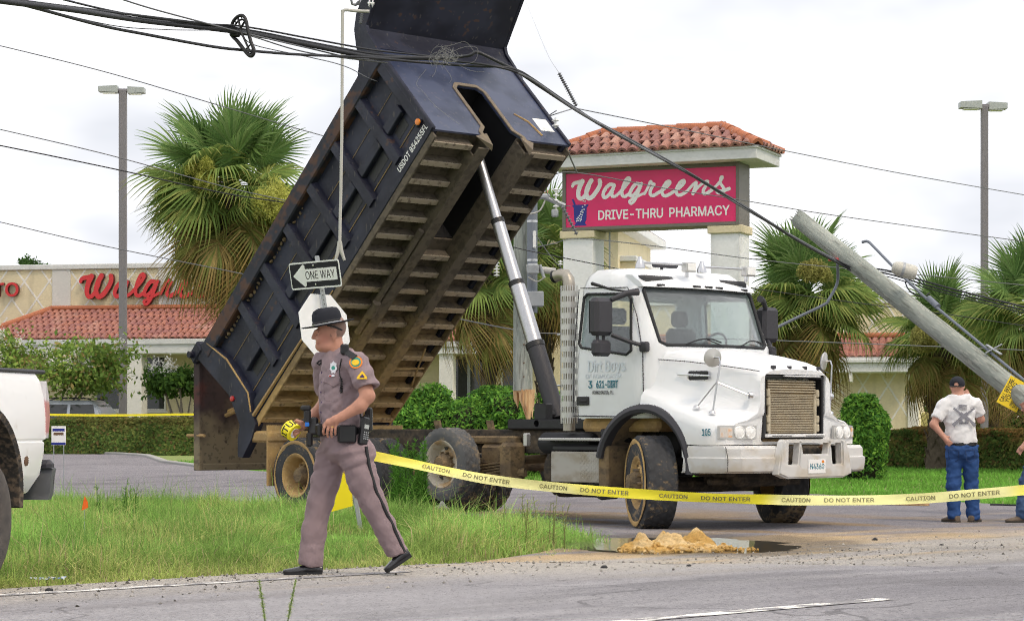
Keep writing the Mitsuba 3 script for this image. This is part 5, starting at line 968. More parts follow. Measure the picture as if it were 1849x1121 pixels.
# ------------------------------------------------------------------ THE SHOP AND ITS ROADSIDE SIGN
def catmull(P, k=8):
    P = np.array(P, float); Q = np.vstack([2 * P[0] - P[1], P, 2 * P[-1] - P[-2]]); o = []
    for i in range(1, len(Q) - 2):
        for t in np.arange(k) / k:
            a, b, c, d = Q[i - 1:i + 3]; o.append(0.5 * (2 * b + (c - a) * t + (2 * a - 5 * b + 4 * c - d) * t * t + (3 * b - a - 3 * c + d) * t ** 3))
    return np.array(o + [P[-1]])
SCRIPT = [([(138, 220), (150, 196), (180, 186), (240, 176)], 15, 20), ([(236, 176), (208, 230), (194, 290), (206, 332), (240, 330), (284, 275), (312, 205), (326, 168)], 24, 13), ([(326, 168), (292, 225), (276, 285), (296, 332), (338, 318), (392, 250), (414, 200), (410, 168)], 22, 20),
          ([(552, 212), (512, 206), (468, 245), (444, 295), (456, 328), (492, 312), (532, 260), (556, 212), (534, 275), (534, 316), (568, 314), (610, 280)], 18, 14), ([(610, 280), (664, 225), (706, 168), (696, 146), (664, 172), (634, 250), (632, 304), (660, 318), (706, 292)], 15, 16),
          ([(806, 206), (766, 204), (726, 250), (708, 294), (722, 314), (760, 292), (800, 240), (824, 200), (792, 280), (756, 356), (720, 384), (704, 362), (740, 340), (846, 290)], 18, 12), ([(852, 296), (884, 240), (910, 182), (926, 200), (946, 208), (916, 250), (908, 296), (936, 312), (986, 286)], 13, 17),
          ([(986, 286), (1056, 242), (1098, 200), (1092, 180), (1060, 196), (1026, 256), (1030, 302), (1064, 314), (1124, 284)], 15, 16), ([(1124, 284), (1194, 240), (1238, 196), (1232, 174), (1198, 192), (1164, 250), (1168, 298), (1202, 308), (1262, 276)], 15, 16),
          ([(1262, 276), (1330, 206), (1356, 196), (1338, 250), (1322, 296)], 13, 17), ([(1322, 296), (1382, 226), (1450, 184), (1464, 196), (1426, 256), (1424, 294), (1458, 292), (1504, 262)], 13, 17), ([(1504, 262), (1564, 208), (1604, 152), (1592, 148), (1586, 200), (1616, 248), (1606, 286), (1566, 290), (1556, 274), (1610, 272), (1668, 252)], 13, 17)]
def script_shape():
    ps = []
    for pts, r0, r1 in SCRIPT:
        c = catmull(pts); n = len(c)
        for i in range(n - 1):
            r = 19 * (0.55 + 0.45 * math.sin(math.pi * (0.15 + 0.7 * i / n))) if False else r0 + (r1 - r0) * i / n
            ps.append(sg.LineString(c[i:i + 2]).buffer(r * 1.06, 6))
    g = so.unary_union(ps).buffer(-1.5).simplify(1.2)
    return sa.affine_transform(g, [1 / 1548, 0, 0.036 / 1548 * -1, -1 / 1548, -122 / 1548, 318 / 1548 + 122 * 0.036 / 1548])   # x 0..1 wide, baseline 0; undo the slope
SCR = script_shape()
SCR = sa.translate(SCR, -SCR.bounds[0], 0)
def stucco(c0, c1):
    return lambda p, n, uv: mix(C3(*c0), C3(*c1), fbm(p.x * 1.3, p.y * 1.3, p.z * 0.8, 4)) * (0.93 + 0.12 * noise(p.x * 22, p.y * 22, p.z * 22)) * (1 - 0.14 * smoothstep(0.55, 0.8, fbm(p.x * 3, p.y * 3, p.z * 0.35, 3)))
mat_('m_cream', stucco((0.68, 0.60, 0.41), (0.60, 0.53, 0.36)), 0.9)
mat_('m_offwhite', stucco((0.72, 0.70, 0.66), (0.64, 0.63, 0.60)), 0.85)
mat_('m_pillar', stucco((0.78, 0.79, 0.80), (0.72, 0.73, 0.74)), 0.85)
mat_('m_fascia', stucco((0.66, 0.67, 0.66), (0.56, 0.57, 0.57)), 0.7)
mat_('m_paleband', stucco((0.60, 0.59, 0.56), (0.54, 0.53, 0.51)), 0.85)
def terracotta(p, n, uv):
    d = fbm(p.x * 2.2, p.y * 2.2, p.z * 2.2, 3); k = cell_rand(p.x * 3.6, p.y * 3.6, p.z * 6.5); f = fbm(p.x * 16, p.y * 16, p.z * 16, 3)
    c = mix(C3(0.36, 0.150, 0.105), C3(0.27, 0.115, 0.105), k); c = mix(c, C3(0.42, 0.23, 0.18), smoothstep(0.5, 0.8, d) * 0.7)
    return mix(c, C3(0.12, 0.08, 0.07), smoothstep(0.56, 0.75, f) * 0.5)
mat_('m_tile', terracotta, 0.85)
for i, c in enumerate(((0.34, 0.165, 0.125), (0.29, 0.135, 0.11), (0.40, 0.225, 0.175), (0.25, 0.12, 0.105))):
    mat_(f'm_tile{i}', (lambda c: lambda p, n, uv: mix(C3(*c), C3(c[0] * 0.5, c[1] * 0.55, c[2] * 0.65), smoothstep(0.45, 0.75, fbm(p.x * 12, p.y * 12, p.z * 12, 3))))(c) if i < 2 else c, 0.85)
mat_('m_ridge', lambda p, n, uv: mix(C3(0.44, 0.15, 0.07), C3(0.32, 0.12, 0.07), fbm(p.x * 9, p.y * 9, p.z * 9, 3)), 0.85)
mat_('m_redletter', (0.55, 0.015, 0.02), 0.3, clearcoat=0.4); mat_('m_letterside', (0.10, 0.012, 0.014), 0.5)
mat_('m_crimson', lambda p, n, uv: mix(C3(0.72, 0.014, 0.135), C3(0.64, 0.011, 0.115), fbm(p.x * 2, p.y * 2, p.z * 2, 2)), 0.32)
mat_('m_bronze', (0.16, 0.145, 0.125), 0.5, 0.2); mat_('m_signblue', (0.012, 0.020, 0.22), 0.4); mat_('m_blue', (0.02, 0.16, 0.60), 0.4)
def barrel(w, Ln, h, th=0.016, n=6):                          # one barrel tile: along +y from the eave up, arched across x
    a = np.linspace(math.pi, 0, n + 1); o = [(w / 2 * math.cos(t), h * math.sin(t)) for t in a]; i_ = [((w / 2 - th) * math.cos(t), h * math.sin(t) - th) for t in a[::-1]]
    s0 = [(x, 0, z) for x, z in o + i_]; s1 = [(x * 0.86, Ln, z * 0.9 - 0.004) for x, z in o + i_]
    return fixed(loft([s0, s1]))
def pan(w, Ln): return rb((-w / 2, 0, -0.02), (w / 2, Ln, -0.006), 0.001)
def on_slope(o, along, up):                                   # matrix of a roof slope: x along the eave, y up the slope, z outwards
    a, u = nrm(along), nrm(up); return mat(np.stack([a, u, np.cross(a, u)], 1), o)
def tile_spots(x0, x1, rows, ex, w, inset0, inset1, rng):
    for r in range(rows):
        a, b = x0 + inset0 * (r + 0.5) / rows, x1 - inset1 * (r + 0.5) / rows; n = int(round((b - a) / w))
        for i in range(n): yield a + (i + 0.5) * (b - a) / n, r * ex, r
# ---- the shop
be, bn = vec(0.981, -0.194, 0), vec(0.194, 0.981, 0); BO = vec(-17.8, 77.0, 0.0)
BF = mat(np.stack([be, bn, vec(0, 0, 1)], 1), BO); GZ = 0.40
def bs(px, n=0.0):
    k = (px - PXC) / PXF; return (k * (BO[1] + bn[1] * n) - (BO[0] + bn[0] * n)) / (be[0] - k * be[1])
def bz(px, py, n=0.0):
    s = bs(px, n); Y = BO[1] + be[1] * s + bn[1] * n; return CAMZ - (py - PXH) / PXF * Y
S = 'shop_building'
L(S, 'cream shop with red script lettering, diamond pattern walls and a red tile roof', 'shop')
trng = np.random.default_rng(21)
with frame(BF):
    s_t0, s_t1, s_end = 14.6, bs(1120), bs(1655)
    E(S + '__wall', rb((-14, 0, 0.2), (s_t1 + 0.5, 26, 6.62), 0.01), 'm_cream')
    E(S + '__wall', rb((s_t1 + 0.3, 0.02, 0.2), (s_end, 25.9, 5.15), 0.01), 'm_cream')
    E(S + '__coping', cat(rb((-14.1, -0.10, 6.62), (s_t1 + 0.55, 26.1, 6.80), 0.02)), 'm_fascia'); E(S + '__coping', rb((s_t1 + 0.56, -0.08, 5.15), (s_end + 0.1, 26.05, 5.32), 0.02), 'm_fascia')
    E(S + '__tower', rb((s_t0, -0.5, 0.2), (s_t1, 7.5, bz(1060, 412, -0.5)), 0.01), 'm_cream')
    for a, b in ((bs(95), bs(128)), (bs(287), bs(325)), (bs(480), bs(515))): E(S + '__pilaster', rb((a, -0.05, 5.0), (b, 0.01, 6.62), 0.01), 'm_paleband')
    E(S + '__pilaster', rb((s_end - 0.28, -0.06, 0.2), (s_end + 0.06, 0.4, 5.14), 0.01), 'm_offwhite')
    # raised lattice of the diamond panels
    def lattice(a, b, z0, z1, per, slope, y=0.0, w=0.055):
        box_ = sg.box(a, z0, b, z1); g = []
        for x in np.arange(a - (z1 - z0), b + (z1 - z0), per):
            for s_ in (-1, 1): g.append(sg.LineString([(x, z0), (x + s_ * (z1 - z0) / slope, z1)]).buffer(w / 2, cap_style=2))
        g = so.unary_union([q_.intersection(box_) for q_ in g if q_.intersects(box_)]); return fixed(ext(g, 0.014, (0, y, 0), (1, 0, 0), (0, 0, 1)))
    for a, b in ((-3.0, bs(94)), (bs(129), bs(286)), (bs(326), bs(479))): E(S + '__diamond_lattice', lattice(a, b, 5.0, 6.61, 0.92, 1.33), 'm_offwhite', False)
    E(S + '__diamond_lattice', lattice(-3.0, bs(30), 3.4, 5.0, 0.92, 1.33), 'm_offwhite', False)
    E(S + '__diamond_lattice', lattice(bs(1490), s_end - 0.3, 0.6, 3.0, 0.80, 1.6, 0.02), 'm_offwhite', False); E(S + '__diamond_lattice', lattice(s_t1 + 1, s_end - 0.3, 3.9, 5.1, 0.80, 1.6, 0.02), 'm_offwhite', False)
    # lettering standing off the wall
    w_ = bs(462) - bs(147); z_ = bz(200, 531)
    sh_ = sa.scale(SCR, w_, w_ * 1.07, origin=(0, 0)); sh_ = sa.translate(sh_, bs(147), z_)
    E(S + '__script_lettering', fixed(ext(sh_, 0.16, (0, -0.06, 0), (1, 0, 0), (0, 0, 1))), 'm_letterside', False)
    E(S + '__script_lettering__face', fixed(ext(sh_.buffer(-0.004), 0.012, (0, -0.221, 0), (1, 0, 0), (0, 0, 1))), 'm_redletter', False)
    for dy, bf, dp in ((0.0, 'm_letterside', 0.13), (-0.131, 'm_redletter', 0.012)):
        E(S + ('__photo_lettering' if dy == 0 else '__photo_lettering__face'), text('PHOTO', 0.45, dp, True, o=(bs(37) - 2.45, -0.05 + dy, bz(20, 535)), ux=(1, 0, 0), uy=(0, 0, 1), width=2.45), bf, False)
    # skirt roof over the walk, its tiles, fascia, columns
    def skirt(a, b, ze, zt, out, rows, hipl, hipr, fh, cols=True):
        E(S + '__skirt_roof', fixed(loft([[(a - hipl, -out, ze), (b + hipr, -out, ze), (b, 0.0, zt), (a, 0.0, zt)], [(a - hipl, -out, ze - 0.1), (b + hipr, -out, ze - 0.1), (b, 0.0, zt - 0.1), (a, 0.0, zt - 0.1)]])), 'm_tile')
        up = vec(0, out, zt - ze); Ln = np.linalg.norm(up); ex = Ln / rows; t0 = barrel(0.20, ex * 1.25, 0.065); M = on_slope((0, -out, ze), (1, 0, 0), up); ms = []
        for x, y, r in tile_spots(a - hipl, b + hipr, rows, ex, 0.225, hipl, hipr, trng):
            v = np.asarray(t0.vertices) * [1, 1, 1] + [x + trng.uniform(-0.008, 0.008), y - 0.03, 0.01 + trng.uniform(0, 0.012)]; ms.append(tm(v, t0.faces))
        m = cat(*ms); v = np.asarray(m.vertices) @ M[:3, :3].T + M[:3, 3]; k = E(S + '__skirt_roof__roof_tiles', tm(v, m.faces), 'm_tile', 50); labels[k] = {'kind': 'stuff'}
        if hipl > 0.3:   # hip end
            up2 = vec(hipl, 0, zt - ze); M = on_slope((a - hipl, 0, ze), (0, -1, 0), up2); ms = []; L2 = np.linalg.norm(up2); ex2 = L2 / rows; t2 = barrel(0.20, ex2 * 1.25, 0.065)
            for x, y, r in tile_spots(0, out, rows, ex2, 0.225, 0, out, trng): ms.append(tm(np.asarray(t2.vertices) + [x, y - 0.03, 0.01], t2.faces))
            m = cat(*ms); k = E(S + '__skirt_roof__roof_tiles', tm(np.asarray(m.vertices) @ M[:3, :3].T + M[:3, 3], m.faces), 'm_tile', 50); labels[k] = {'kind': 'stuff'}
            E(S + '__skirt_roof__ridge', tube([(a - hipl, -out, ze + 0.06), (a, 0, zt + 0.05)], 0.11, 8), 'm_ridge', 60)
        E(S + '__skirt_roof__ridge', rb((a, -0.16, zt - 0.02), (b, 0.0, zt + 0.14), 0.05), 'm_ridge')
        E(S + '__fascia', cat(rb((a - hipl - 0.06, -out - 0.06, ze - 0.20), (b + hipr + 0.06, -out + 0.06, ze - 0.02), 0.01), rb((a - hipl, -out, ze - fh), (b + hipr, -out + 0.2, ze - 0.202), 0.01)), 'm_fascia')
        E(S + '__soffit', rb((a - hipl + 0.05, -out + 0.2, ze - fh + 0.02), (b + hipr - 0.05, 0.0, ze - fh + 0.08), 0.01), 'm_offwhite')
    zt_, ze_ = bz(250, 558), bz(250, 611, -2.1)
    skirt(bs(95), s_t0, ze_, zt_, 2.1, 7, 2.1, 0.0, 0.50)
    for px in (245, 480): s_ = bs(px, -1.7); E(S + '__column', rb((s_ - 0.32, -2.0, 0.2), (s_ + 0.32, -1.45, ze_ - 0.50), 0.015), 'm_offwhite')
    for a, b in ((bs(172), bs(222)), (bs(258), bs(300)), (bs(360), bs(420))):
        f_ = E(S + '__window', fm(mf(rb((a, -0.05, 1.75), (b, 0.06, 3.62), 0.005)) - mf(rb((a + 0.06, -0.2, 1.81), (b - 0.06, 0.2, 3.56), 0.002))), 'm_offwhite'); E(f_ + '__pane', rb((a + 0.06, -0.03, 1.81), (b - 0.06, -0.01, 3.56), 0.002), 'm_glassdark'); E(f_ + '__sill', rb((a - 0.06, -0.12, 1.66), (b + 0.06, 0.05, 1.748), 0.01), 'm_offwhite')
    # tower front: tile roof, entrance glass, canopy to the right
    zr = bz(990, 398, -1.0); tz = bz(990, 345, 2.0)
    E(S + '__tower_fascia', rb((s_t0 - 0.55, -1.05, zr - 0.30), (s_t1 + 0.5, 8.0, zr), 0.02), 'm_fascia')
    up = vec(0, 4.2, 1.55); M = on_slope((0, -1.05, zr), (1, 0, 0), up); ms = []; t0 = barrel(0.20, 0.46, 0.065)
    E(S + '__tower_roof', hull([(s_t0 - 0.55, -1.05, zr), (s_t1 + 0.5, -1.05, zr), (s_t0 - 0.55, 8, zr), (s_t1 + 0.5, 8, zr), (s_t0 + 3.6, 3.1, zr + 1.53), (s_t1 - 3.6, 3.1, zr + 1.53)]), 'm_tile', False)
    for x, y, r in tile_spots(s_t0 - 0.55, s_t1 + 0.5, 12, 0.37, 0.225, 4.1, 4.1, trng): ms.append(tm(np.asarray(t0.vertices) + [x, y - 0.03, 0.01 + trng.uniform(0, 0.012)], t0.faces))
    m = cat(*ms); k = E(S + '__tower_roof__roof_tiles', tm(np.asarray(m.vertices) @ M[:3, :3].T + M[:3, 3], m.faces), 'm_tile', 50); labels[k] = {'kind': 'stuff'}
    skirt(s_t0 + 0.0, bs(985, -2.0), bz(840, 615, -2.3), bz(840, 590, -0.5), 2.3, 4, 0.0, 0.0, 0.42)
    a, b = bs(822, -0.5), bs(872, -0.5)
    f_ = E(S + '__entrance', fm(mf(rb((a - 0.05, -0.58, 0.3), (b + 0.05, -0.48, 3.5), 0.005)) - mf(rb((a, -0.7, 0.3), (b, -0.3, 3.42), 0.002))), 'm_bronze'); E(f_ + '__pane', rb((a, -0.53, 0.3), (b, -0.51, 3.42), 0.002), 'm_glassdark'); E(f_ + '__mullion', rb(((a + b) / 2 - 0.05, -0.57, 0.3), ((a + b) / 2 + 0.05, -0.5, 3.42), 0.004), 'm_galv')
    a, b = bs(905, -0.5), bs(960, -0.5)
    f_ = E(S + '__window', fm(mf(rb((a, -0.58, 1.2), (b, -0.48, 3.4), 0.005)) - mf(rb((a + 0.06, -0.7, 1.26), (b - 0.06, -0.3, 3.34), 0.002))), 'm_offwhite'); E(f_ + '__pane', rb((a + 0.06, -0.53, 1.26), (b - 0.06, -0.51, 3.34), 0.002), 'm_glassdark')
    E(S + '__column', rb((bs(795, -2.0), -2.2, 0.2), (bs(820, -2.0), -1.7, bz(840, 625, -2.3) - 0.1), 0.015), 'm_offwhite')
    # right wing: low canopy band with tiles above
    za, zb_ = bz(1570, 672, -1.0), bz(1570, 655, -1.0)
    E(S + '__fascia', cat(rb((s_t1 + 1.0, -1.0, za), (s_end - 0.02, 0.05, zb_), 0.02), rb((s_t1 + 0.9, -1.1, zb_), (s_end + 0.08, 0.05, zb_ + 0.12), 0.02)), 'm_fascia')
    skirt(s_t1 + 1.0, s_end - 0.3, zb_ + 0.2, zb_ + 0.85, 1.0, 3, 0.0, 0.0, 0.12)
    E(S + '__soffit_bracket', rb((bs(1535), -0.95, za - 0.3), (bs(1541), -0.0, za), 0.01), 'm_offwhite')
# ---- roadside sign on two pillars with its own little tile roof
P0, P1 = W(1018, 413, 53.0), W(1333, 402, 51.3); pe = nrm((P1 - P0) * [1, 1, 0]); pn = vec(-pe[1], pe[0], 0); PL = np.linalg.norm((P1 - P0)[:2])
Q = 'pharmacy_sign'; L(Q, 'crimson pharmacy sign with white script under a small red tile roof on two pillars', 'sign')
with frame(mat(np.stack([pe, pn, vec(0, 0, 1)], 1), (P0[0], P0[1], 0))):
    zb, zt = P0[2] + 0.02, P0[2] + 1.30; DP = 0.85
    E(Q + '__cabinet', rb((-0.02, 0.02, zb - 0.07), (PL + 0.02, DP, zt + 0.10), 0.01), 'm_bronze')
    f_ = E(Q + '__face', rb((0.06, -0.005, zb), (PL - 0.05, 0.03, zt), 0.004), 'm_crimson')
    E(Q + '__frame', cat(rb((-0.03, -0.03, zb - 0.08), (0.06, 0.05, zt + 0.1), 0.006), rb((PL - 0.05, -0.03, zb - 0.08), (PL + 0.03, 0.05, zt + 0.1), 0.006), rb((0.06, -0.03, zb - 0.08), (PL - 0.05, 0.05, zb), 0.006)), 'm_bronze')
    pw = PL / 315.0; sx_ = lambda px: (px - 1018) * pw
    w_ = sx_(1318) - sx_(1032); g = sa.translate(sa.scale(SCR, w_, w_ * 1.0, origin=(0, 0)), sx_(1032), zb + 0.735)
    E(Q + '__face__script_lettering', fixed(ext(g, 0.008, (0, -0.006, 0), (1, 0, 0), (0, 0, 1))), 'm_whiteprint', False)
    E(Q + '__face__lettering', text('DRIVE-THRU', 0.215, 0.008, True, o=(sx_(1082), -0.006, zb + 0.16), ux=(1, 0, 0), uy=(0, 0, 1), width=sx_(1200) - sx_(1082)), 'm_whiteprint', False)
    E(Q + '__face__lettering', text('PHARMACY', 0.215, 0.008, True, o=(sx_(1211), -0.006, zb + 0.16), ux=(1, 0, 0), uy=(0, 0, 1), width=sx_(1318) - sx_(1211)), 'm_whiteprint', False)
    cx = sx_(1049); mo = sg.Polygon([(-0.20, 0.50), (0.20, 0.50), (0.20, 0.46), (0.165, 0.44), (0.155, 0.14), (0.12, 0.08), (0.12, 0.05), (0.15, 0.02), (0.15, 0.0), (-0.15, 0.0), (-0.15, 0.02), (-0.12, 0.05), (-0.12, 0.08), (-0.155, 0.14), (-0.165, 0.44), (-0.20, 0.46)])
    pes = sg.LineString([(-0.19, 0.62), (-0.13, 0.48)]).buffer(0.022); E(Q + '__face__mortar_emblem', fixed(ext(sa.translate(mo.union(pes), cx, zb + 0.035), 0.008, (0, -0.006, 0), (1, 0, 0), (0, 0, 1))), 'm_signblue', False)
    dots = [(0.16, 0.66), (0.12, 0.61), (0.17, 0.60), (0.08, 0.56), (0.13, 0.55), (0.12, 0.46), (0.06, 0.42), (0.10, 0.36), (0.05, 0.34), (0.02, 0.30), (0.07, 0.29), (0.01, 0.25), (0.05, 0.23), (-0.02, 0.21), (0.03, 0.18), (-0.05, 0.17), (-0.01, 0.14), (-0.08, 0.14), (0.03, 0.12), (-0.05, 0.10), (-0.09, 0.09), (0.0, 0.09)]
    E(Q + '__face__emblem_dots', fixed(ext(so.unary_union([sg.Point(cx + a, zb + 0.06 + b).buffer(0.017, 4) for a, b in dots]), 0.008, (0, -0.0145, 0), (1, 0, 0), (0, 0, 1))), 'm_whiteprint', False)
    for a, b in ((0.0, sx_(1069)), (sx_(1286), PL)):
        k = E(Q + '__pillar', rb((a - 0.04, 0.05, 0.0), (b + 0.02, DP - 0.04, zb - 0.26), 0.012), 'm_pillar'); E(k + '__cap', rb((a - 0.10, -0.02, zb - 0.26), (b + 0.08, DP + 0.04, zb - 0.075), 0.015), 'm_cream')
    E(Q + '__conduit', rod((sx_(1092), 0.4, 0.2), (sx_(1092), 0.4, zb - 0.1), 0.02), 'm_galv')
    # roof
    ov = 0.62; x0, x1, y0, y1 = -ov + 0.3, PL + ov, -ov + 0.1, DP + ov; ze = zt + 0.10
    E(Q + '__fascia', rb((x0 + 0.04, y0 + 0.04, ze), (x1 - 0.04, y1 - 0.04, ze + 0.26), 0.012), 'm_fascia')
    E(Q + '__drip_edge', rb((x0, y0, ze + 0.24), (x1, y1, ze + 0.30), 0.01), 'm_fascia')
    zr_ = ze + 0.31; hgt = 0.56; yc = (y0 + y1) / 2; hw = yc - y0; rd0, rd1 = x0 + 1.15, x1 - 1.15
    rk = E(Q + '__roof', hull([(x0, y0, zr_ - 0.02), (x1, y0, zr_ - 0.02), (x0, y1, zr_ - 0.02), (x1, y1, zr_ - 0.02), (rd0, yc, zr_ + hgt - 0.02), (rd1, yc, zr_ + hgt - 0.02)]), 'm_tile0', False)
    protos = {}
    for (o, al, up, length, hip, nrow) in (((x0, y0, zr_), (1, 0, 0), (0, hw, hgt), x1 - x0, 1.15, 3), ((x1, y1, zr_), (-1, 0, 0), (0, -hw, hgt), x1 - x0, 1.15, 3), ((x1, y0, zr_), (0, 1, 0), (-1.15, 0, hgt), y1 - y0, hw, 3), ((x0, y1, zr_), (0, -1, 0), (1.15, 0, hgt), y1 - y0, hw, 3)):
        Ln = float(np.linalg.norm(up)); ex = Ln / nrow; M = on_slope(o, al, up)
        for r in range(nrow):
            a, b = hip * (r + 0.35) / nrow, length - hip * (r + 0.35) / nrow; n = max(1, int(round((b - a) / 0.255)))
            for i in range(n):
                c_ = int(trng.integers(4)); key = (round(Ln, 2), c_)
                if key not in protos: protos[key] = mikit.ply(cat(barrel(0.235, ex * 1.18, 0.095), pan(0.265, ex * 1.1)), f'm_tile{c_}', 50)
                x = a + (i + 0.5) * (b - a) / n; R(rk + '__tile', protos[key], M @ mat(rot('z', trng.uniform(-1.5, 1.5)), (x, r * ex - 0.05, 0.012 + 0.012 * trng.uniform(0, 1))))
    def caps(a, b, n):
        a, b = np.array(a), np.array(b); X_, Y_, D_ = basis(b - a); Ln = np.linalg.norm(b - a) / n
        for i in range(n): E(rk + '__ridge_tile', mv(barrel(0.30, Ln * 1.2, 0.15), np.stack([X_, D_, np.cross(X_, D_)], 1) if np.cross(X_, D_)[2] > 0 else np.stack([-X_, D_, np.cross(-X_, D_)], 1), a + (b - a) * i / n + (0, 0, 0.012 * (i % 2))), 'm_ridge', 50)
    up_ = vec(0, 0, 0.0)
    for a, b, n in (((x0, y0, zr_), (rd0, yc, zr_ + hgt), 4), ((x1, y0, zr_), (rd1, yc, zr_ + hgt), 4), ((x0, y1, zr_), (rd0, yc, zr_ + hgt), 4), ((x1, y1, zr_), (rd1, yc, zr_ + hgt), 4), ((rd0, yc, zr_ + hgt), (rd1, yc, zr_ + hgt), 8)): caps(a, b, n)
# ---- parking lot lamps
def lamp(px, ptop, Y, lab, wd):
    X = (px - PXC) / PXF * Y; zt = CAMZ - (ptop - PXH) / PXF * Y; z0 = float(zg(X, Y)) - 0.1; k = new('street_lamp'); r = wd / 2
    E(k + '__pole', cat(rb((X - r, Y - r, z0), (X + r, Y + r, zt - 0.05), 0.015)), 'm_lamppole'); E(k + '__base', lathe([(0.32, 0), (0.32, 0.5), (0.29, 0.55), (0, 0.55)], 16, (X, Y, z0)), 'm_concrete')
    for s_, ln, dy in ((-1, 0.62, -0.10), (1, 0.55, 0.15)):
        h_ = E(k + '__lamp_head', hull([(X + s_ * a, Y + dy + b, z) for a, zz in ((r + 0.03, (zt - 0.16, zt + 0.06)), (r + ln, (zt - 0.13, zt + 0.03))) for b in (-0.2, 0.2) for z in zz]), 'm_lamphead'); E(h_ + '__lens', rb((X + s_ * (r + 0.1), Y + dy - 0.15, zt - 0.175), (X + s_ * (r + ln - 0.1), Y + dy + 0.15, zt - 0.15), 0.004), 'm_lens')
        E(k + '__arm', rb((X + min(0, s_ * (r + 0.05)), Y - 0.05, zt - 0.1), (X + max(0, s_ * (r + 0.05)), Y + 0.15, zt - 0.01), 0.01), 'm_lamppole')
    L(k, lab, 'street lamp', 'car park lamps')
mat_('m_lamppole', (0.20, 0.19, 0.205), 0.6); mat_('m_lamphead', (0.40, 0.43, 0.42), 0.55)
lamp(222, 160, 70, 'tall two headed lamp post before the shop lettering', 0.23); lamp(1777.5, 188, 62, 'tall two headed lamp post behind the fallen pole at the right', 0.185)
# ------------------------------------------------------------------ PEOPLE
def vcol(m, c): return np.tile(np.array(c, float), (len(m.vertices), 1))
def surf(m, px, py, rad=4.0):                                # the point of a mesh seen at a pixel, and its normal
    v = np.asarray(m.vertices); u = PXC + PXF * v[:, 0] / v[:, 1]; w = PXH - PXF * (v[:, 2] - CAMZ) / v[:, 1]; d = np.hypot(u - px, w - py)
    while True:
        i = np.nonzero(d < rad)[0]
        if len(i) > 3: break
        rad *= 1.4
    j = i[v[i, 1] < v[i, 1].min() + 0.03]; p = v[j].mean(0); n = m.vertex_normals[j].mean(0); n = nrm(n); n = n if n[1] < 0 else -n
    k = j[np.argmin(d[j])]; return np.array([p[0], v[k, 1], p[2]]), n
def decal(m, px, py, poly, th=0.004, up=(0, 0, 1), lift=0.004, rad=4.0):
    p, n = surf(m, px, py, rad); x = nrm(np.cross(up, n)); y = np.cross(n, x); return fixed(ext(poly, th, p + n * lift, x, y))
def ridged(P, fr, ang, seed): n = meshkit.fbm(P @ rot('y', ang).T * fr, 2, seed); return 0.5 - np.abs(2 * n - 1) * 1.6
def person_bits(key, **parts):
    for nm, (m, b, c) in parts.items(): E(f'{key}__{nm}', m, b, True if c is not None else 40, c)
def shoe(heel, toe, w, h, up=(0, 0, 1), boot=0.0):
    heel, toe = np.asarray(heel, float), np.asarray(toe, float); d = toe - heel; Ln = np.linalg.norm(d); d /= Ln; s = nrm(np.cross(up, d)); u = np.cross(d, s)
    S = []
    for t, ww, hh, b in ((0, .62, .55, 0.02), (0.03, .74, .9, 0.0), (0.22, .80, 1.0 + boot, 0), (0.42, .84, .92 + boot * .3, 0), (0.6, .98, .70, 0), (0.8, 1.0, .56, 0), (0.93, .80, .44, 0.004), (1.0, .40, .26, 0.012)):
        c = heel + d * Ln * t; ring = []
        for a in np.linspace(0, 2 * math.pi, 14, endpoint=False): x, z = math.cos(a) * w / 2 * ww, (math.sin(a) * 0.5 + 0.5); z = z if z > 0.15 else 0.02; ring.append(c + s * x * (1.0 if z > .05 else .95) + u * (b + z * h * hh))
        S.append(ring)
    sole = loft([[p + s * sx * w * k + u * z for sx, z in ((-.5, 0), (.5, 0), (.5, .022), (-.5, .022))] for p, k in ((heel + d * Ln * .01, .74), (heel + d * Ln * .25, .86), (heel + d * Ln * .65, 1.04), (heel + d * Ln * .9, .9), (toe - d * .004, .5))])
    return fixed(loft(S)), fixed(sole)
# ---- the trooper, walking left along the road
Y0 = 15.6; O = lambda px, py, d=0.0: W(px, py, Y0 + d)
TR = 'person'; L(TR, 'trooper in mauve uniform and dark brimmed hat walking along the road with a tape roll', 'person')
fdir, ldir = nrm(vec(-0.82, -0.57, 0)), nrm(vec(0.57, -0.82, 0))
sk = Blob(O(500, 1045, 0) - [0.05, 0.35, 0.0], O(760, 545, 0) + [0.05, 0.40, 0.02], 0.006)
hc = O(597, 598, 0.0)
sk.ell(hc + [0.012, 0, 0.030], (0.098, 0.076, 0.095), 0.02)                 # skull
sk.ell(hc + [-0.030, 0, -0.055], (0.072, 0.062, 0.082), 0.03)               # face
sk.ell(O(580, 626, 0), (0.040, 0.042, 0.034), 0.03)                         # chin
sk.cone(O(569, 600, 0), O(565.5, 609.5, 0), 0.012, 0.0135, 0.012); sk.ell(O(570, 611, -0.012), (0.012, 0.010, 0.010), 0.008); sk.ell(O(570, 611, 0.012), (0.012, 0.010, 0.010), 0.008)   # nose
sk.cone(O(572, 598, -0.04), O(572, 598, 0.04), 0.014, 0.014, 0.015)         # brow
sk.ell(O(574.5, 618, 0), (0.014, 0.024, 0.007), 0.007); sk.ell(O(575, 622.5, 0), (0.014, 0.022, 0.007), 0.007); sk.ell(O(573.5, 620.4, 0), (0.012, 0.022, 0.0025), 0.003, True)
sk.ell(O(579, 612, -0.045), (0.026, 0.024, 0.024), 0.03); sk.ell(O(590, 626, -0.04), (0.04, 0.03, 0.03), 0.03)
for sd in (-1, 1): sk.ell(O(603, 605, sd * 0.074), (0.020, 0.010, 0.033), 0.008); sk.ell(O(602, 605, sd * 0.084), (0.009, 0.006, 0.018), 0.006, True)
sk.chain([O(604, 622), O(610, 645)], [0.062, 0.068], 0.03)                   # neck
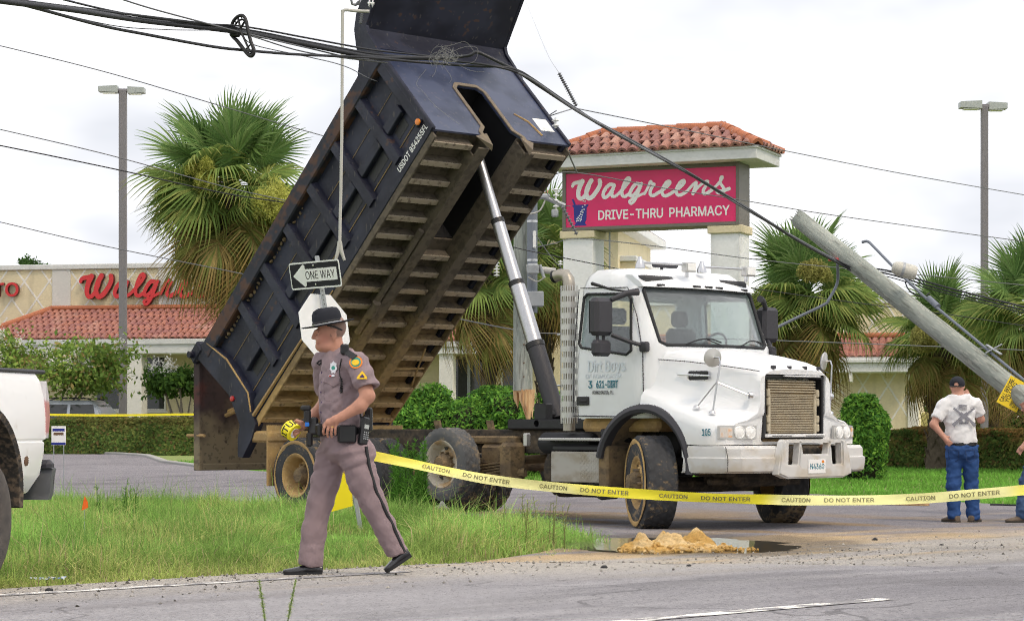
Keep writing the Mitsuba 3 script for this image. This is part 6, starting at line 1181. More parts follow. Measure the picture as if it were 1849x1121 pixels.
sk.chain([O(614, 662), O(618, 700), O(619, 770), O(618, 800)], [0.085, 0.105, 0.10, 0.10], 0.03)
ls, rs = O(645, 656, -0.19), O(583, 654, 0.17)
sk.chain([ls, O(664, 715, -0.27)], [0.060, 0.050], 0.03); sk.chain([O(664, 715, -0.27), O(650, 733, -0.29), O(617, 752, -0.31)], [0.047, 0.046, 0.031], 0.02)
sk.chain([rs, O(588, 725, 0.22)], [0.052, 0.046], 0.02); sk.chain([O(588, 725, 0.22), O(570, 748, 0.16), O(553, 763, 0.07)], [0.046, 0.043, 0.030], 0.02)
# left hand, hanging before the belt: back of the hand, four fingers, thumb on the far side
w_ = O(617, 752, -0.31); sk.chain([w_, O(604, 759, -0.315)], [0.030, 0.030], 0.012); sk.chain([O(592, 762, -0.315), O(606, 765, -0.31)], [0.020, 0.018], 0.015); sk.cone(O(606, 757, -0.312), O(596, 764, -0.312), 0.028, 0.024, 0.012)
for a, b, c, d_, r in (((589.5, 763), (585, 772), (583.5, 779), (585, 784), .0098), ((595, 765), (591.5, 776), (590.5, 783), (592, 788.5), .0102), ((600.5, 766.5), (598.5, 777), (598, 784), (599, 789), .0098), ((606, 766), (605.5, 774), (605, 780), (605.5, 784.5), .0088)):
    sk.chain([O(*a, -0.32), O(*b, -0.322), O(*c, -0.312), O(*d_, -0.298)], [r * 1.12, r, r * .95, r * .85], 0.0045)
sk.chain([O(604, 755, -0.29), O(592, 759, -0.265), O(584, 768, -0.262)], [0.016, 0.0125, 0.010], 0.008)
# right hand gripping the roll: knuckles over its rim, thumb on top
wr = O(553, 763, 0.07); sk.chain([wr, O(545, 769, 0.03)], [0.029, 0.030], 0.012); sk.cone(O(546, 768, 0.03), O(538, 774, -0.01), 0.030, 0.026, 0.012)
for (a, b, c), r in ((((539, 766, -.03), (531.5, 766, -.045), (530, 772, -.04)), .010), (((538, 771, -.035), (530.5, 772, -.06), (530, 778, -.05)), .0104), (((538, 776, -.03), (531.5, 778, -.05), (531, 784, -.04)), .010), (((539.5, 781, -.02), (533.5, 784, -.035), (533, 788, -.03)), .009)):
    sk.chain([O(*a), O(*b), O(*c)], [r * 1.1, r, r * .9], 0.005)
sk.chain([O(545, 763, 0.0), O(536, 759.5, 0.02), O(530, 763, 0.03)], [0.015, 0.012, 0.010], 0.008)
# legs inside the trousers
nh, fh_ = O(640, 808, -0.10), O(597, 808, 0.09)
sk.chain([nh, O(664, 895, -0.10), O(716, 998, -0.06)], [0.08, 0.055, 0.045], 0.03); sk.chain([fh_, O(583, 900, 0.08), O(562, 1012, 0.05)], [0.08, 0.055, 0.045], 0.03)
bm = taubin(sk.mesh(), 4); bv = np.asarray(bm.vertices); c = vcol(bm, (0.47, 0.235, 0.165))
bl = meshkit.fbm(bv * 14, 3, 3)[:, None]; c = c * (0.88 + 0.24 * bl); hd_ = bv[:, 2] > O(0, 634)[2]
dx = (bv - hc); cheek = np.exp(-((bv - O(585, 612, -0.06)) ** 2).sum(1) / 0.0022)[:, None]; c = c * (1 - 0.5 * cheek) + np.array([0.48, 0.17, 0.12]) * 0.5 * cheek
hair = hd_ & (bv[:, 0] > hc[0] + 0.005) & (bv[:, 2] > hc[2] - 0.04 + 0.0 * dx[:, 0]) & (np.abs(dx[:, 1]) < 0.2) & ~((np.abs(dx[:, 1]) > 0.068) & (np.abs(bv[:, 0] - O(603, 605)[0]) < 0.026) & (np.abs(bv[:, 2] - O(603, 605)[2]) < 0.04))
c[hair] = c[hair] * 0.40 + np.array([0.17, 0.15, 0.14]) * 0.60
lip = (np.abs(bv[:, 2] - O(0, 620.5)[2]) < 0.009) & (bv[:, 0] < O(577.5, 0)[0]) & hd_; c[lip] = c[lip] * 0.6 + np.array([0.36, 0.12, 0.10]) * 0.4
E(TR + '__body', bm, 'm_skin', True, c)
for sd in (-1, 1):
    E(TR + '__eye', mv(trimesh.creation.icosphere(2, 0.0105), None, O(574.6, 604.3, sd * 0.030)), 'm_eye', True); E(TR + '__eye__iris', mv(trimesh.creation.icosphere(1, 0.0065), None, O(574.6, 604.3, sd * 0.030) + [-0.0055, 0.003 * sd, -0.001]), 'm_black', True)
    E(TR + '__eyebrow', tube([O(570.5, 599.5, sd * 0.016), O(572, 598.4, sd * 0.034), O(575.5, 599, sd * 0.050)], [0.004, 0.005, 0.003], 5), 'm_vc', True, np.tile([0.16, 0.12, 0.10], (18, 1))[:17])
# shirt
MAUVE = np.array([0.268, 0.205, 0.220])
sh = Blob(O(545, 815, 0) - [0.1, 0.45, 0.02], O(705, 630, 0) + [0.08, 0.45, 0.03], 0.0085)
for t, (px, py, hw, hd) in enumerate(((614, 664, .175, .115), (616, 690, .185, .140), (616, 720, .182, .150), (616, 750, .178, .152), (616, 785, .172, .142))):
    Rm = np.stack([ldir, fdir, vec(0, 0, 1)], 1); sh.ell(O(px, py, 0.0), (hw, hd, 0.12), 0.05, Rm=Rm)
sh.cone(O(612, 640), O(613, 656), 0.075, 0.10, 0.05); sh.chain([O(606, 648, 0.08), rs], [0.075, 0.078], 0.04); sh.chain([O(626, 648, -0.1), ls], [0.075, 0.080], 0.04)
sh.chain([ls, O(656, 682, -0.235), O(667.5, 706, -0.268)], [0.082, 0.078, 0.080], 0.025); sh.chain([rs, O(585, 700, 0.23)], [0.078, 0.075], 0.025)
sh.cut(O(664.5, 701, -0.262), O(664, 715, -0.27) - ls, 0.16); sh.cone(O(665, 701, -0.262), O(670, 716, -0.28), 0.056, 0.062, 0.006, sub=True); sh.cone(O(604, 622), O(608, 644), 0.060, 0.064, 0.01, sub=True); sh.cut(O(617, 802), (0, 0, -1), 0.3)
sh.wrinkle(lambda P: 0.6 * ridged(P, [6, 6, 15], 48, 12) + (meshkit.fbm(P @ rot('y', 35).T * [9, 9, 22], 2, 3) - 0.5) + 0.6 * (meshkit.fbm(P @ rot('y', -30).T * [12, 12, 30], 2, 7) - 0.5), 0.014)
shm = taubin(sh.mesh(), 2); v = np.asarray(shm.vertices); E(TR + '__shirt', shm, 'm_cloth', True, MAUVE * (0.98 + 0.04 * meshkit.fbm(v * 20, 2, 5)[:, None]))
# trousers
tr = Blob(O(525, 1042, 0) - [0.05, 0.36, 0.0], O(770, 765, 0) + [0.05, 0.36, 0.02], 0.0085)
Rm = np.stack([ldir, fdir, vec(0, 0, 1)], 1)
tr.ell(O(618, 788, 0), (0.172, 0.145, 0.11), 0.04, Rm=Rm); tr.ell(O(626, 815, -0.02), (0.175, 0.150, 0.10), 0.05, Rm=Rm); tr.ell(O(652, 815, -0.06), (0.10, 0.11, 0.10), 0.05)
tr.chain([O(644, 822, -0.09), O(656, 868, -0.10), O(672, 905, -0.10), O(694, 950, -0.09), O(716, 994, -0.07)], [0.118, 0.105, 0.088, 0.080, 0.082], 0.03)
tr.chain([O(600, 822, 0.08), O(588, 868, 0.085), O(578, 905, 0.08), O(567, 955, 0.065), O(561, 1012, 0.05)], [0.115, 0.104, 0.092, 0.088, 0.092], 0.03)
tr.cut(O(718, 1001, -0.07), (0.28, 0, -1), 0.17); tr.cut(O(561, 1022, 0.05), (-0.12, 0, -1), 0.17); tr.cone(O(719, 1003, -0.07), O(724, 1022, -0.06), 0.058, 0.06, 0.006, sub=True)
def folds(P):
    q = P - O(630, 830, 0); f = (meshkit.fbm(P @ rot('y', 20).T * [5, 6, 26], 2, 3) - 0.5) * np.exp(-((P[:, 2] - O(0, 835)[2]) / 0.12) ** 2) * 1.3
    return 0.42 * ridged(P, [4, 4, 12], 60, 14) + f + (meshkit.fbm(P @ rot('y', -50).T * [8, 8, 20], 2, 9) - 0.5) * 0.45 + (meshkit.fbm(P * [7, 7, 16], 2, 4) - 0.5) * np.exp(-((P[:, 2] - O(0, 980)[2]) / 0.12) ** 2)
tr.wrinkle(folds, 0.024)
trm = taubin(tr.mesh(), 2); v = np.asarray(trm.vertices); E(TR + '__trousers', trm, 'm_cloth', True, MAUVE * np.array([1.0, 0.98, 0.97]) * (0.98 + 0.04 * meshkit.fbm(v * 18, 2, 6)[:, None]))
path = [(661, 806), (664, 826), (668, 846), (673.5, 866), (680, 888), (690, 908), (699, 927), (708, 946), (717, 966), (726, 984), (731, 996)]
sp = np.array([surf(trm, *p)[0] for p in path]); sp[:, 1] = np.convolve(np.pad(sp[:, 1], 1, 'edge'), [.25, .5, .25], 'valid'); E(TR + '__trouser_stripe', tube(catmull(sp, 3) - [0, 0.002, 0], 0.0125, 6, True, 1.0), 'm_ink', 60)
# shoes
a, b = shoe(O(583, 1037, 0.05), O(511, 1037, 0.03), 0.105, 0.085); E(TR + '__shoe', a, 'm_patent', 50); E(TR + '__shoe__sole', b, 'm_black', 40)
a, b = shoe(O(744, 1003, -0.07), O(697, 1034, -0.09), 0.105, 0.085, (0.35, 0, 1)); E(TR + '__shoe', a, 'm_patent', 50); E(TR + '__shoe__sole', b, 'm_black', 40)
mat_('m_eye', (0.42, 0.33, 0.29), 0.3)
mat_('m_patent', (0.012, 0.012, 0.016), 0.14, clearcoat=1.0); mat_('m_leather', (0.012, 0.012, 0.014), 0.35); mat_('m_felt', (0.016, 0.018, 0.026), 0.9); mat_('m_silver', (0.75, 0.75, 0.77), 0.25, 0.9); mat_('m_gold', (0.75, 0.48, 0.16), 0.3, 0.9)
mat_('m_orangepatch', (0.80, 0.24, 0.03), 0.8); mat_('m_yellowpatch', (0.80, 0.52, 0.03), 0.8); mat_('m_teal', (0.06, 0.30, 0.25), 0.8); mat_('m_purple', (0.06, 0.035, 0.12), 0.8)
# hat: tilted a little forward
HA = nrm(vec(-0.18, -0.03, 1.0)); hx_, hy_, _ = basis(HA, (0, 1, 0)); HM = mat(np.stack([nrm(np.cross([0, 1, 0], HA)), np.cross(HA, nrm(np.cross([0, 1, 0], HA))), HA], 1), O(592, 586, 0))
with frame(HM):
    ang = np.linspace(0, 2 * math.pi, 48, endpoint=False)
    def ring_(rx, ry, z, wob=0.0): return [(rx * math.cos(t), ry * math.sin(t), z + wob * math.cos(2 * t)) for t in ang]
    E(TR + '__hat', fixed(loft([ring_(0.100, 0.082, -0.004), ring_(0.150, 0.135, -0.003, 0.002), ring_(0.186, 0.170, 0.000, 0.004), ring_(0.189, 0.173, 0.003, 0.004), ring_(0.186, 0.170, 0.006, 0.004), ring_(0.150, 0.135, 0.004, 0.002), ring_(0.106, 0.086, 0.008),
        ring_(0.105, 0.086, 0.05), ring_(0.099, 0.080, 0.085), ring_(0.085, 0.066, 0.108), ring_(0.055, 0.038, 0.119), ring_(0.02, 0.012, 0.121)])), 'm_felt', 50)
    for s_ in (-1, 1): E(TR + '__hat__crown_pinch', mv(trimesh.creation.icosphere(2, 1.0), np.diag([0.05, 0.022, 0.03]), (-0.03, s_ * 0.045, 0.092)), 'm_felt', True)
    E(TR + '__hat__band', fixed(loft([ring_(0.108, 0.088, 0.006), ring_(0.110, 0.090, 0.010), ring_(0.109, 0.089, 0.026), ring_(0.106, 0.086, 0.028)], cap=False)), 'm_black', 60)
    E(TR + '__hat__cord', tube(np.array(ring_(0.112, 0.092, 0.010) + ring_(0.112, 0.092, 0.010)[:2]), 0.0035, 5, False), 'm_silver', 60)
    E(TR + '__hat__strap', tube([(0.0, -0.088, -0.006), (0.05, -0.088, -0.026), (0.088, -0.062, -0.052), (0.108, 0.0, -0.062), (0.088, 0.062, -0.052), (0.03, 0.085, -0.02)], 0.0065, 6), 'm_black', 60)
# collar, tie-less placket, pockets, patches
def col_band(r0, z0, r1, z1, o): return fixed(loft([[o + (math.cos(t) * r0 * 1.0, math.sin(t) * r0 * 0.95, z0 - 0.02 * math.cos(t)) for t in ang[::2]], [o + (math.cos(t) * r1, math.sin(t) * r1 * 0.95, z1 - 0.035 * (math.cos(t) < -0.6)) for t in ang[::2]]], cap=False))
E(TR + '__collar', cat(col_band(0.072, 0.02, 0.094, -0.028, O(606, 641) + [0, 0, 0.0])), 'm_cloth', True, MAUVE * 1.02 + np.zeros((48, 3)))
disc = lambda r, n=20: sg.Point(0, 0).buffer(r, n)
E(TR + '__sleeve_patch', decal(shm, 642.5, 654.5, disc(0.046), 0.004), 'm_orangepatch', False); E(TR + '__sleeve_patch__badge', decal(shm, 642.5, 654.5, disc(0.036), 0.004, lift=0.0072), 'm_teal', False); E(TR + '__sleeve_patch__emblem', decal(shm, 642.5, 655.5, sa.scale(disc(0.027), 1.0, 0.8), 0.004, lift=0.0105), 'm_yellowpatch', False)
tri_ = sg.Polygon([(-0.036, -0.024), (0.036, -0.024), (0.036, -0.012), (0.004, 0.032), (-0.004, 0.032), (-0.036, -0.012)])
E(TR + '__rank_patch', decal(shm, 654, 678.5, tri_, 0.004), 'm_yellowpatch', False); E(TR + '__rank_patch__centre', decal(shm, 654, 679.2, sa.translate(sa.scale(tri_, 0.42, 0.42), 0, -0.003), 0.004, lift=0.0075), 'm_purple', False)
star = sg.Polygon([((0.034 if k % 2 == 0 else 0.026) * math.cos(k * math.pi / 7 + 1.57), (0.046 if k % 2 == 0 else 0.036) * math.sin(k * math.pi / 7 + 1.57)) for k in range(14)])
E(TR + '__badge', decal(shm, 603.5, 663.5, star, 0.006), 'm_silver', False); E(TR + '__badge__centre', decal(shm, 603.5, 664.5, disc(0.014), 0.005, lift=0.0095), 'm_teal', False)
E(TR + '__name_plate', decal(shm, 600, 678.5, sg.box(-0.026, -0.006, 0.026, 0.006), 0.004), 'm_silver', False); E(TR + '__name_plate__ribbon', decal(shm, 598, 678.5, sg.box(-0.010, -0.005, 0.010, 0.005), 0.004, lift=0.0075), 'm_red', False)
def seam(m, pts, r, key, b='m_cloth', c=MAUVE * 0.72):
    p = np.array([surf(m, *q_)[0] for q_ in pts]); p = catmull(p, 4) - [0, 0.001, 0]; t_ = tube(p, r, 5); E(key, t_, b, True, vcol(t_, c))
seam(shm, [(584, 690), (593, 692), (602, 697), (612, 693), (622, 693)], 0.0040, TR + '__pocket_flap'); seam(shm, [(585, 692), (585, 708), (587, 722), (604, 725), (620, 723)], 0.0022, TR + '__pocket'); seam(shm, [(581, 655), (578, 680), (577, 710), (577, 740), (579, 765)], 0.0030, TR + '__placket'); seam(shm, [(571, 680), (566, 690), (568, 696)], 0.004, TR + '__pocket_flap')
seam(shm, [(637, 640), (640, 665), (634, 690), (632, 702)], 0.0018, TR + '__sleeve_seam')
for py in (672, 690, 708, 726, 744, 760): E(TR + '__button', decal(shm, 579.5, py, disc(0.0055, 6), 0.003), 'm_purple', False)
E(TR + '__epaulette', decal(shm, 634, 641, sg.box(-0.055, -0.022, 0.05, 0.022), 0.006, up=(0.5, 0, 0.8)), 'm_ink', False)
p, n = surf(shm, 624, 636); E(TR + '__shoulder_microphone', bxc(p + n * 0.018 + [0.0, 0, 0.012], (0.058, 0.05, 0.075), 0.012), 'm_black'); p2, n2 = surf(shm, 577, 651); E(TR + '__microphone_clip', tube([p2 + [0.02, -0.01, 0.005], p2 + [-0.005, -0.02, -0.005], p2 + [-0.02, -0.015, -0.02], p2 + [-0.005, -0.012, -0.03], p2 + [0.015, -0.012, -0.012]], 0.0065, 6), 'm_black', 60)
cp = [surf(shm, *q_)[0] - [0, 0.014, 0] for q_ in ((616, 648), (613.5, 665), (614, 678), (617, 688), (616, 700), (618, 709))]; cp = catmull(cp, 10); t_ = np.linspace(0, 1, len(cp)); wv = np.where(t_ > 0.5, 1, 0.15) * 0.011; cp2 = cp + np.stack([np.cos(t_ * 110) * wv, np.sin(t_ * 110) * wv * 0.6, t_ * 0], 1); E(TR + '__microphone_cord', tube(cp2, 0.0042, 5), 'm_black', 60)
# belt and its pouches
bl_ = []
for t in ang: bl_.append(O(617, 778, 0) + ldir * (0.183 * math.cos(t)) + fdir * (0.160 * math.sin(t)))
bl_ = np.array(bl_); belt = loft([[q_ * 1.0 + (q_ - O(617, 778, 0)) * k + [0, 0, z] for q_ in bl_] for k, z in ((-0.05, -0.030), (0.0, -0.030), (0.0, 0.028), (-0.05, 0.028))], cap=False); E(TR + '__belt', fixed(belt), 'm_leather', 50)
def pouch(px, py, sz, nm, d=0.0, yaw=0.0, b='m_leather', tilt=0.0, ch=0.012):
    t = np.argmin([abs((PXC + PXF * q_[0] / q_[1]) - px) + (10 if q_[1] > Y0 + 0.08 else 0) for q_ in bl_]); q_ = bl_[t]; nn_ = nrm((q_ - O(617, 778, 0)) * [1, 1, 0]); s_ = vec(-nn_[1], nn_[0], 0); o = q_ + nn_ * (sz[1] / 2 + d); o[2] = O(px, py)[2]
    E(TR + '__' + nm, mv(bxc((0, 0, 0), sz, ch), np.stack([s_, nn_, vec(0, 0, 1)], 1) @ rot('y', tilt), o), b); return o, nn_, s_
pouch(628, 783, (0.13, 0.05, 0.125), 'pouch', -0.01); o, n_, s_ = pouch(648, 778, (0.075, 0.045, 0.20), 'radio', 0.02, tilt=9)
E(TR + '__radio__keypad', mv(cat(*[bxc((x, -0.0, z), (0.011, 0.006, 0.009), 0.002) for x in (-0.018, 0.0, 0.018) for z in (-0.055, -0.04, -0.025, -0.010)]), np.stack([s_, n_, vec(0, 0, 1)], 1) @ rot('y', 9), o + n_ * 0.026), 'm_galv', False); E(TR + '__radio__screen', mv(bxc((0, 0, 0.03), (0.045, 0.006, 0.03), 0.003), np.stack([s_, n_, vec(0, 0, 1)], 1) @ rot('y', 9), o + n_ * 0.024), 'm_lamphead')
E(TR + '__radio__antenna', rod(o + [-0.02, 0, 0.09], o + [-0.035, 0, 0.19], 0.008, 8), 'm_black')
pouch(661, 757, (0.05, 0.05, 0.17), 'baton_holder', 0.0); pouch(668, 764, (0.06, 0.05, 0.13), 'handcuff_case', -0.01); pouch(653, 800, (0.07, 0.035, 0.10), 'lower_holster', 0.012, ch=0.02)
pouch(566, 770, (0.06, 0.07, 0.13), 'stun_gun_holster', 0.0, tilt=-12); pouch(583, 776, (0.055, 0.045, 0.09), 'magazine_pouch', 0.0)
gx_ = O(562, 752, 0.0) - [0.02, 0.08, 0]; E(TR + '__stun_gun', cat(bxc(gx_, (0.05, 0.035, 0.10), 0.012), bxc(gx_ + [-0.01, 0, 0.06], (0.075, 0.035, 0.04), 0.012)), 'm_black'); E(TR + '__belt_strap', bxc(gx_ + [0.015, -0.0, -0.16], (0.045, 0.04, 0.10), 0.012), 'm_leather'); E(TR + '__stun_gun__cell', bxc(gx_ + [0.0, -0.02, -0.055], (0.03, 0.01, 0.03), 0.004), 'm_blue')
E(TR + '__ring', lathe([(0.0098, -0.003), (0.0118, -0.003), (0.0118, 0.003), (0.0098, 0.003), (0.0098, -0.003)], 14, O(600, 770.5, -0.3205), nrm(O(598.5, 777, -0.322) - O(600.5, 766.5, -0.32))), 'm_gold', 40)
wv_ = nrm(O(545, 769, 0.03) - O(553, 763, 0.07)); E(TR + '__watch', cat(lathe([(0.031, -0.012), (0.036, -0.010), (0.036, 0.010), (0.031, 0.012)], 18, O(552, 764, 0.065), wv_), bxc(O(552, 764, 0.065) + [-0.005, -0.038, 0.01], (0.03, 0.012, 0.03), 0.006)), 'm_black', 40)
# roll of tape in the right hand
RA = nrm(vec(0.72, -0.50, -0.48)); rc = O(525.5, 777, -0.03)
mat_('m_tapeyellow', (0.86, 0.74, 0.015), 0.30, clearcoat=0.3)
TP = new('tape_roll'); L(TP, 'roll of yellow lettered tape held in the trooper\'s right hand', 'tape roll')
E(TP + '__roll', lathe([(0.036, -0.038), (0.062, -0.038), (0.064, -0.034), (0.064, 0.034), (0.062, 0.038), (0.036, 0.038), (0.036, -0.038)], 36, rc, RA), 'm_tapeyellow', 40)
E(TP + '__core', lathe([(0.0365, -0.040), (0.0365, 0.040), (0.033, 0.040), (0.033, -0.040), (0.0365, -0.040)], 24, rc, RA), 'm_whiteprint', 40)
tx = text('CAUTION', 0.055, 0.0, True) if False else meshkit.text_mesh('CAUTION', 0.050, 0.003, True); tv = np.array(tx.vertices); tx = tm(tv, tx.faces)
tx = trimesh.Trimesh(*trimesh.remesh.subdivide_to_size(tx.vertices, tx.faces, 0.012), process=False); tv = np.array(tx.vertices)
vx = nrm(np.cross(RA, [0, 0, 1.0])); vy = np.cross(RA, vx); tc_ = math.atan2(np.dot(-vec(0.25, 1, -0.35), vy), np.dot(-vec(0.25, 1, -0.35), vx))
th = tc_ + (tv[:, 0] - np.ptp(tv[:, 0]) * 0.47) / 0.064; rr_ = 0.0642 + tv[:, 2] * 0.4
E(TP + '__lettering', tm(rc + RA * -(tv[:, 1] - 0.025)[:, None] + rr_[:, None] * (np.cos(th)[:, None] * vx + np.sin(th)[:, None] * vy), tx.faces), 'm_ink', False)
# ---- man in a white T-shirt, seen from behind
def man(key, Y, s, J, cols, h=0.011, tee_wr=0.016):
    """joints in pixels with a depth offset; J keys: head, neck, ls, rs, le, re, lw, rw, hips, ..."""
    P = lambda k: W(J[k][0], J[k][1], Y + (J[k][2] if len(J[k]) > 2 else 0))
    lo = W(min(v[0] for v in J.values()) - 40, max(v[1] for v in J.values()) + 25, Y) - [0, 0.5, 0]; hi = W(max(v[0] for v in J.values()) + 40, min(v[1] for v in J.values()) - 40, Y) + [0, 0.55, 0]
    b = Blob(lo, hi, h); f = nrm(np.array(J['face'] + (0,))) if len(J['face']) == 2 else nrm(J['face'])
    hd = P('head'); b.ell(hd + [0, 0, 0.02], (0.082, 0.095, 0.10), 0.02); b.ell(hd + f * 0.025 + [0, 0, -0.05], (0.066, 0.07, 0.075), 0.03); b.ell(hd + f * 0.10 + [0, 0, -0.015], (0.018, 0.018, 0.02), 0.015)
    sd = np.array([-f[1], f[0], 0])
    for q_ in (-1, 1): b.ell(hd + sd * q_ * 0.082 + [0, 0, -0.005], (0.014, 0.014, 0.032), 0.008)
    b.chain([hd + [0, 0, -0.06], P('neck')], [0.058, 0.066], 0.03); b.chain([P('neck'), P('waist'), P('hips')], [0.08, 0.095, 0.09], 0.03)
    for q_ in 'lr':
        b.chain([P(q_ + 's'), P(q_ + 'e'), P(q_ + 'w')], [0.058, 0.047, 0.032], 0.025); wd = nrm(P(q_ + 'w') - P(q_ + 'e')); hn = P(q_ + 'w'); ax = nrm(np.cross(wd, [0.3, 1, 0.2])); b.cone(hn, hn + wd * 0.08, 0.030, 0.034, 0.015)
        for i in range(4): o_ = hn + wd * 0.085 + ax * (i - 1.5) * 0.019; cu = nrm(wd + 0.5 * vec(*J.get(q_ + 'curl', (0, 0, -1)))); b.chain([o_, o_ + wd * 0.035, o_ + wd * 0.035 + cu * 0.035], [0.0105, 0.0095, 0.0085], 0.006)
        b.chain([hn + wd * 0.03 + ax * 0.025, hn + wd * 0.07 + ax * 0.055], [0.014, 0.011], 0.008)
        b.chain([P(q_ + 'h'), P(q_ + 'k'), P(q_ + 'a')], [0.08, 0.055, 0.045], 0.03)
    m = taubin(b.mesh(), 3); c = vcol(m, cols['skin']); v = np.asarray(m.vertices)
    if 'hair' in cols: k = (v[:, 2] > hd[2] - 0.03) & (((v - hd) @ f) < 0.02); c[k] = cols['hair']
    E(key + '__body', m, 'm_skin', True, c)
    t = Blob(lo, hi, h); ctr = [P('neck') * (1 - a) + P('waist') * a for a in (0.12, 0.35, 0.6, 0.85, 1.05)]; R2 = np.stack([sd, f, vec(0, 0, 1)], 1)
    for c_, (hw, hd_) in zip(ctr, ((0.185, 0.115), (0.20, 0.13), (0.19, 0.135), (0.185, 0.14), (0.185, 0.14))): t.ell(c_, (hw * cols.get('fat', 1), hd_ * cols.get('fat', 1), 0.13), 0.05, Rm=R2)
    for q_ in 'lr': e_ = P(q_ + 's') + (P(q_ + 'e') - P(q_ + 's')) * 0.72; t.chain([P('neck') + [0, 0, -0.02], P(q_ + 's')], [0.075, 0.083], 0.04); t.chain([P(q_ + 's'), e_], [0.085, 0.080], 0.03); t.cut(e_, e_ - P(q_ + 's'), 0.13)
    t.cut(P('neck') + [0, 0, 0.035], (0, 0, 1), 0.16); t.cut(P('waist') + [0, 0, -0.06], (0, 0, -1), 0.4)
    t.wrinkle(lambda q: 0.5 * ridged(q, [6, 6, 15], 40, 5) + (meshkit.fbm(q @ rot('y', 30).T * [7, 7, 18], 2, 3) - 0.5) + (meshkit.fbm(q @ rot('y', -25).T * [9, 9, 22], 2, 8) - 0.5), tee_wr)
    sm = taubin(t.mesh(), 3); E(key + '__shirt', sm, 'm_cloth', True, vcol(sm, cols['shirt']))
    p = Blob(lo, hi, h); p.ell(P('hips') + [0, 0, 0.06], (0.178, 0.135, 0.10), 0.04, Rm=R2); p.ell(P('hips') + [0, 0, -0.02] - f * 0.02, (0.182, 0.150, 0.11), 0.05, Rm=R2)
    for q_ in 'lr': p.chain([P(q_ + 'h'), P(q_ + 'k'), P(q_ + 'a')], [0.112, 0.090, 0.086], 0.03); a_ = P(q_ + 'a'); p.cut(a_ + [0, 0, -0.055], (0, 0, -1), 0.2)
    p.wrinkle(lambda q: 0.5 * ridged(q, [6, 6, 16], 12, 6) + (meshkit.fbm(q @ rot('y', 15).T * [6, 6, 20], 2, 3) - 0.5) + (meshkit.fbm(q @ rot('y', -40).T * [7, 7, 18], 2, 9) - 0.5), 0.026)
    pm = taubin(p.mesh(), 3); v = np.asarray(pm.vertices); d_ = meshkit.fbm(v * 7, 3, 2)[:, None]; E(key + '__trousers', pm, 'm_cloth', True, np.array(cols['jeans']) * (0.6 + 0.8 * d_))
    for q_ in 'lr':
        a_ = P(q_ + 'a'); fd = nrm(np.array([*J.get(q_ + 'f', f[:2]), 0.0])); g = float(zg(a_[0], a_[1])) + 0.02; s1, s2 = shoe([a_[0] - fd[0] * 0.09, a_[1] - fd[1] * 0.09, g], [a_[0] + fd[0] * 0.21, a_[1] + fd[1] * 0.21, g], 0.115, 0.10, boot=0.35); E(key + '__boot', s1, 'm_boot', 50); E(key + '__boot__sole', s2, 'm_bootsole', 40)
    return sm, pm, P, f, sd, R2
mat_('m_boot', lambda p, n, uv: mix(C3(0.085, 0.060, 0.042), C3(0.17, 0.13, 0.095), fbm(p.x * 22, p.y * 22, p.z * 22, 3)), 0.8); mat_('m_bootsole', (0.045, 0.04, 0.035), 0.9); mat_('m_greyprint', (0.20, 0.20, 0.23), 0.8)
K = new('person'); L(K, 'man in white T-shirt, jeans and dark mesh cap seen from behind', 'person')
J = dict(head=(1728.5, 697.5), face=(0.35, 1.0), neck=(1730, 717, 0.0), waist=(1735, 792, 0), hips=(1737, 815, 0), ls=(1704, 732, 0.0), le=(1685.5, 766, -0.05), lw=(1702, 786, -0.10), rs=(1761, 731, 0.0), re=(1771, 757, 0.06), rw=(1752, 722, 0.24), lcurl=(1, 0.2, 0), rcurl=(-0.6, 0, 0.7), lh=(1723, 822, 0), lk=(1722, 876, 0.0), la=(1722, 930, -0.02), rh=(1751, 822, 0), rk=(1754, 876, 0.02), ra=(1757, 930, 0.03), lf=(-0.45, 0.9), rf=(0.5, 0.85))
sm, pm, P, f, sd, R2 = man(K, 27.4, 146, J, dict(skin=(0.50, 0.26, 0.19), shirt=(0.74, 0.74, 0.75), jeans=(0.030, 0.075, 0.21), fat=1.03))
seat = 'm_cloth'
hd = P('head')
E(K + '__cap', taubin(Blob(hd - 0.2, hd + 0.25, 0.008).ell(hd + [0, 0, 0.035], (0.093, 0.108, 0.092), 0.02).ell(hd + [0, 0, -0.12], (0.2, 0.2, 0.122), 0.01, True).cone(hd - f * 0.11 + [0, 0, 0.022], hd - f * 0.06 + [0, 0, 0.02], 0.028, 0.028, 0.008, sub=True).mesh(), 3), 'm_felt', True)
E(K + '__cap__peak', mv(bxc((0, 0.13, 0), (0.15, 0.11, 0.008), 0.003), R2, hd + [0, 0, 0.025]), 'm_felt'); E(K + '__cap__strap', tube([hd - f * 0.088 + sd * a + [0, 0, 0.0 - abs(a) * 0.05] for a in np.linspace(-0.07, 0.07, 7)], 0.009, 6), 'm_ink', 60)
def back_print(px, py, w_, h_, poly, nm, b='m_greyprint'): E(K + nm, decal(sm, px, py, sa.scale(poly, w_, h_, origin=(0, 0)), 0.003, lift=0.010, rad=3), b, False)
flag = so.unary_union([sg.box(-0.5, 0.5 - i * 0.23 - 0.11, 0.5, 0.5 - i * 0.23) for i in range(5)] + [sg.box(-0.5, 0.08, -0.08, 0.5)])
back_print(1738.5, 735, 0.105, 0.065, sa.rotate(flag, -4), '__shirt__flag_print')
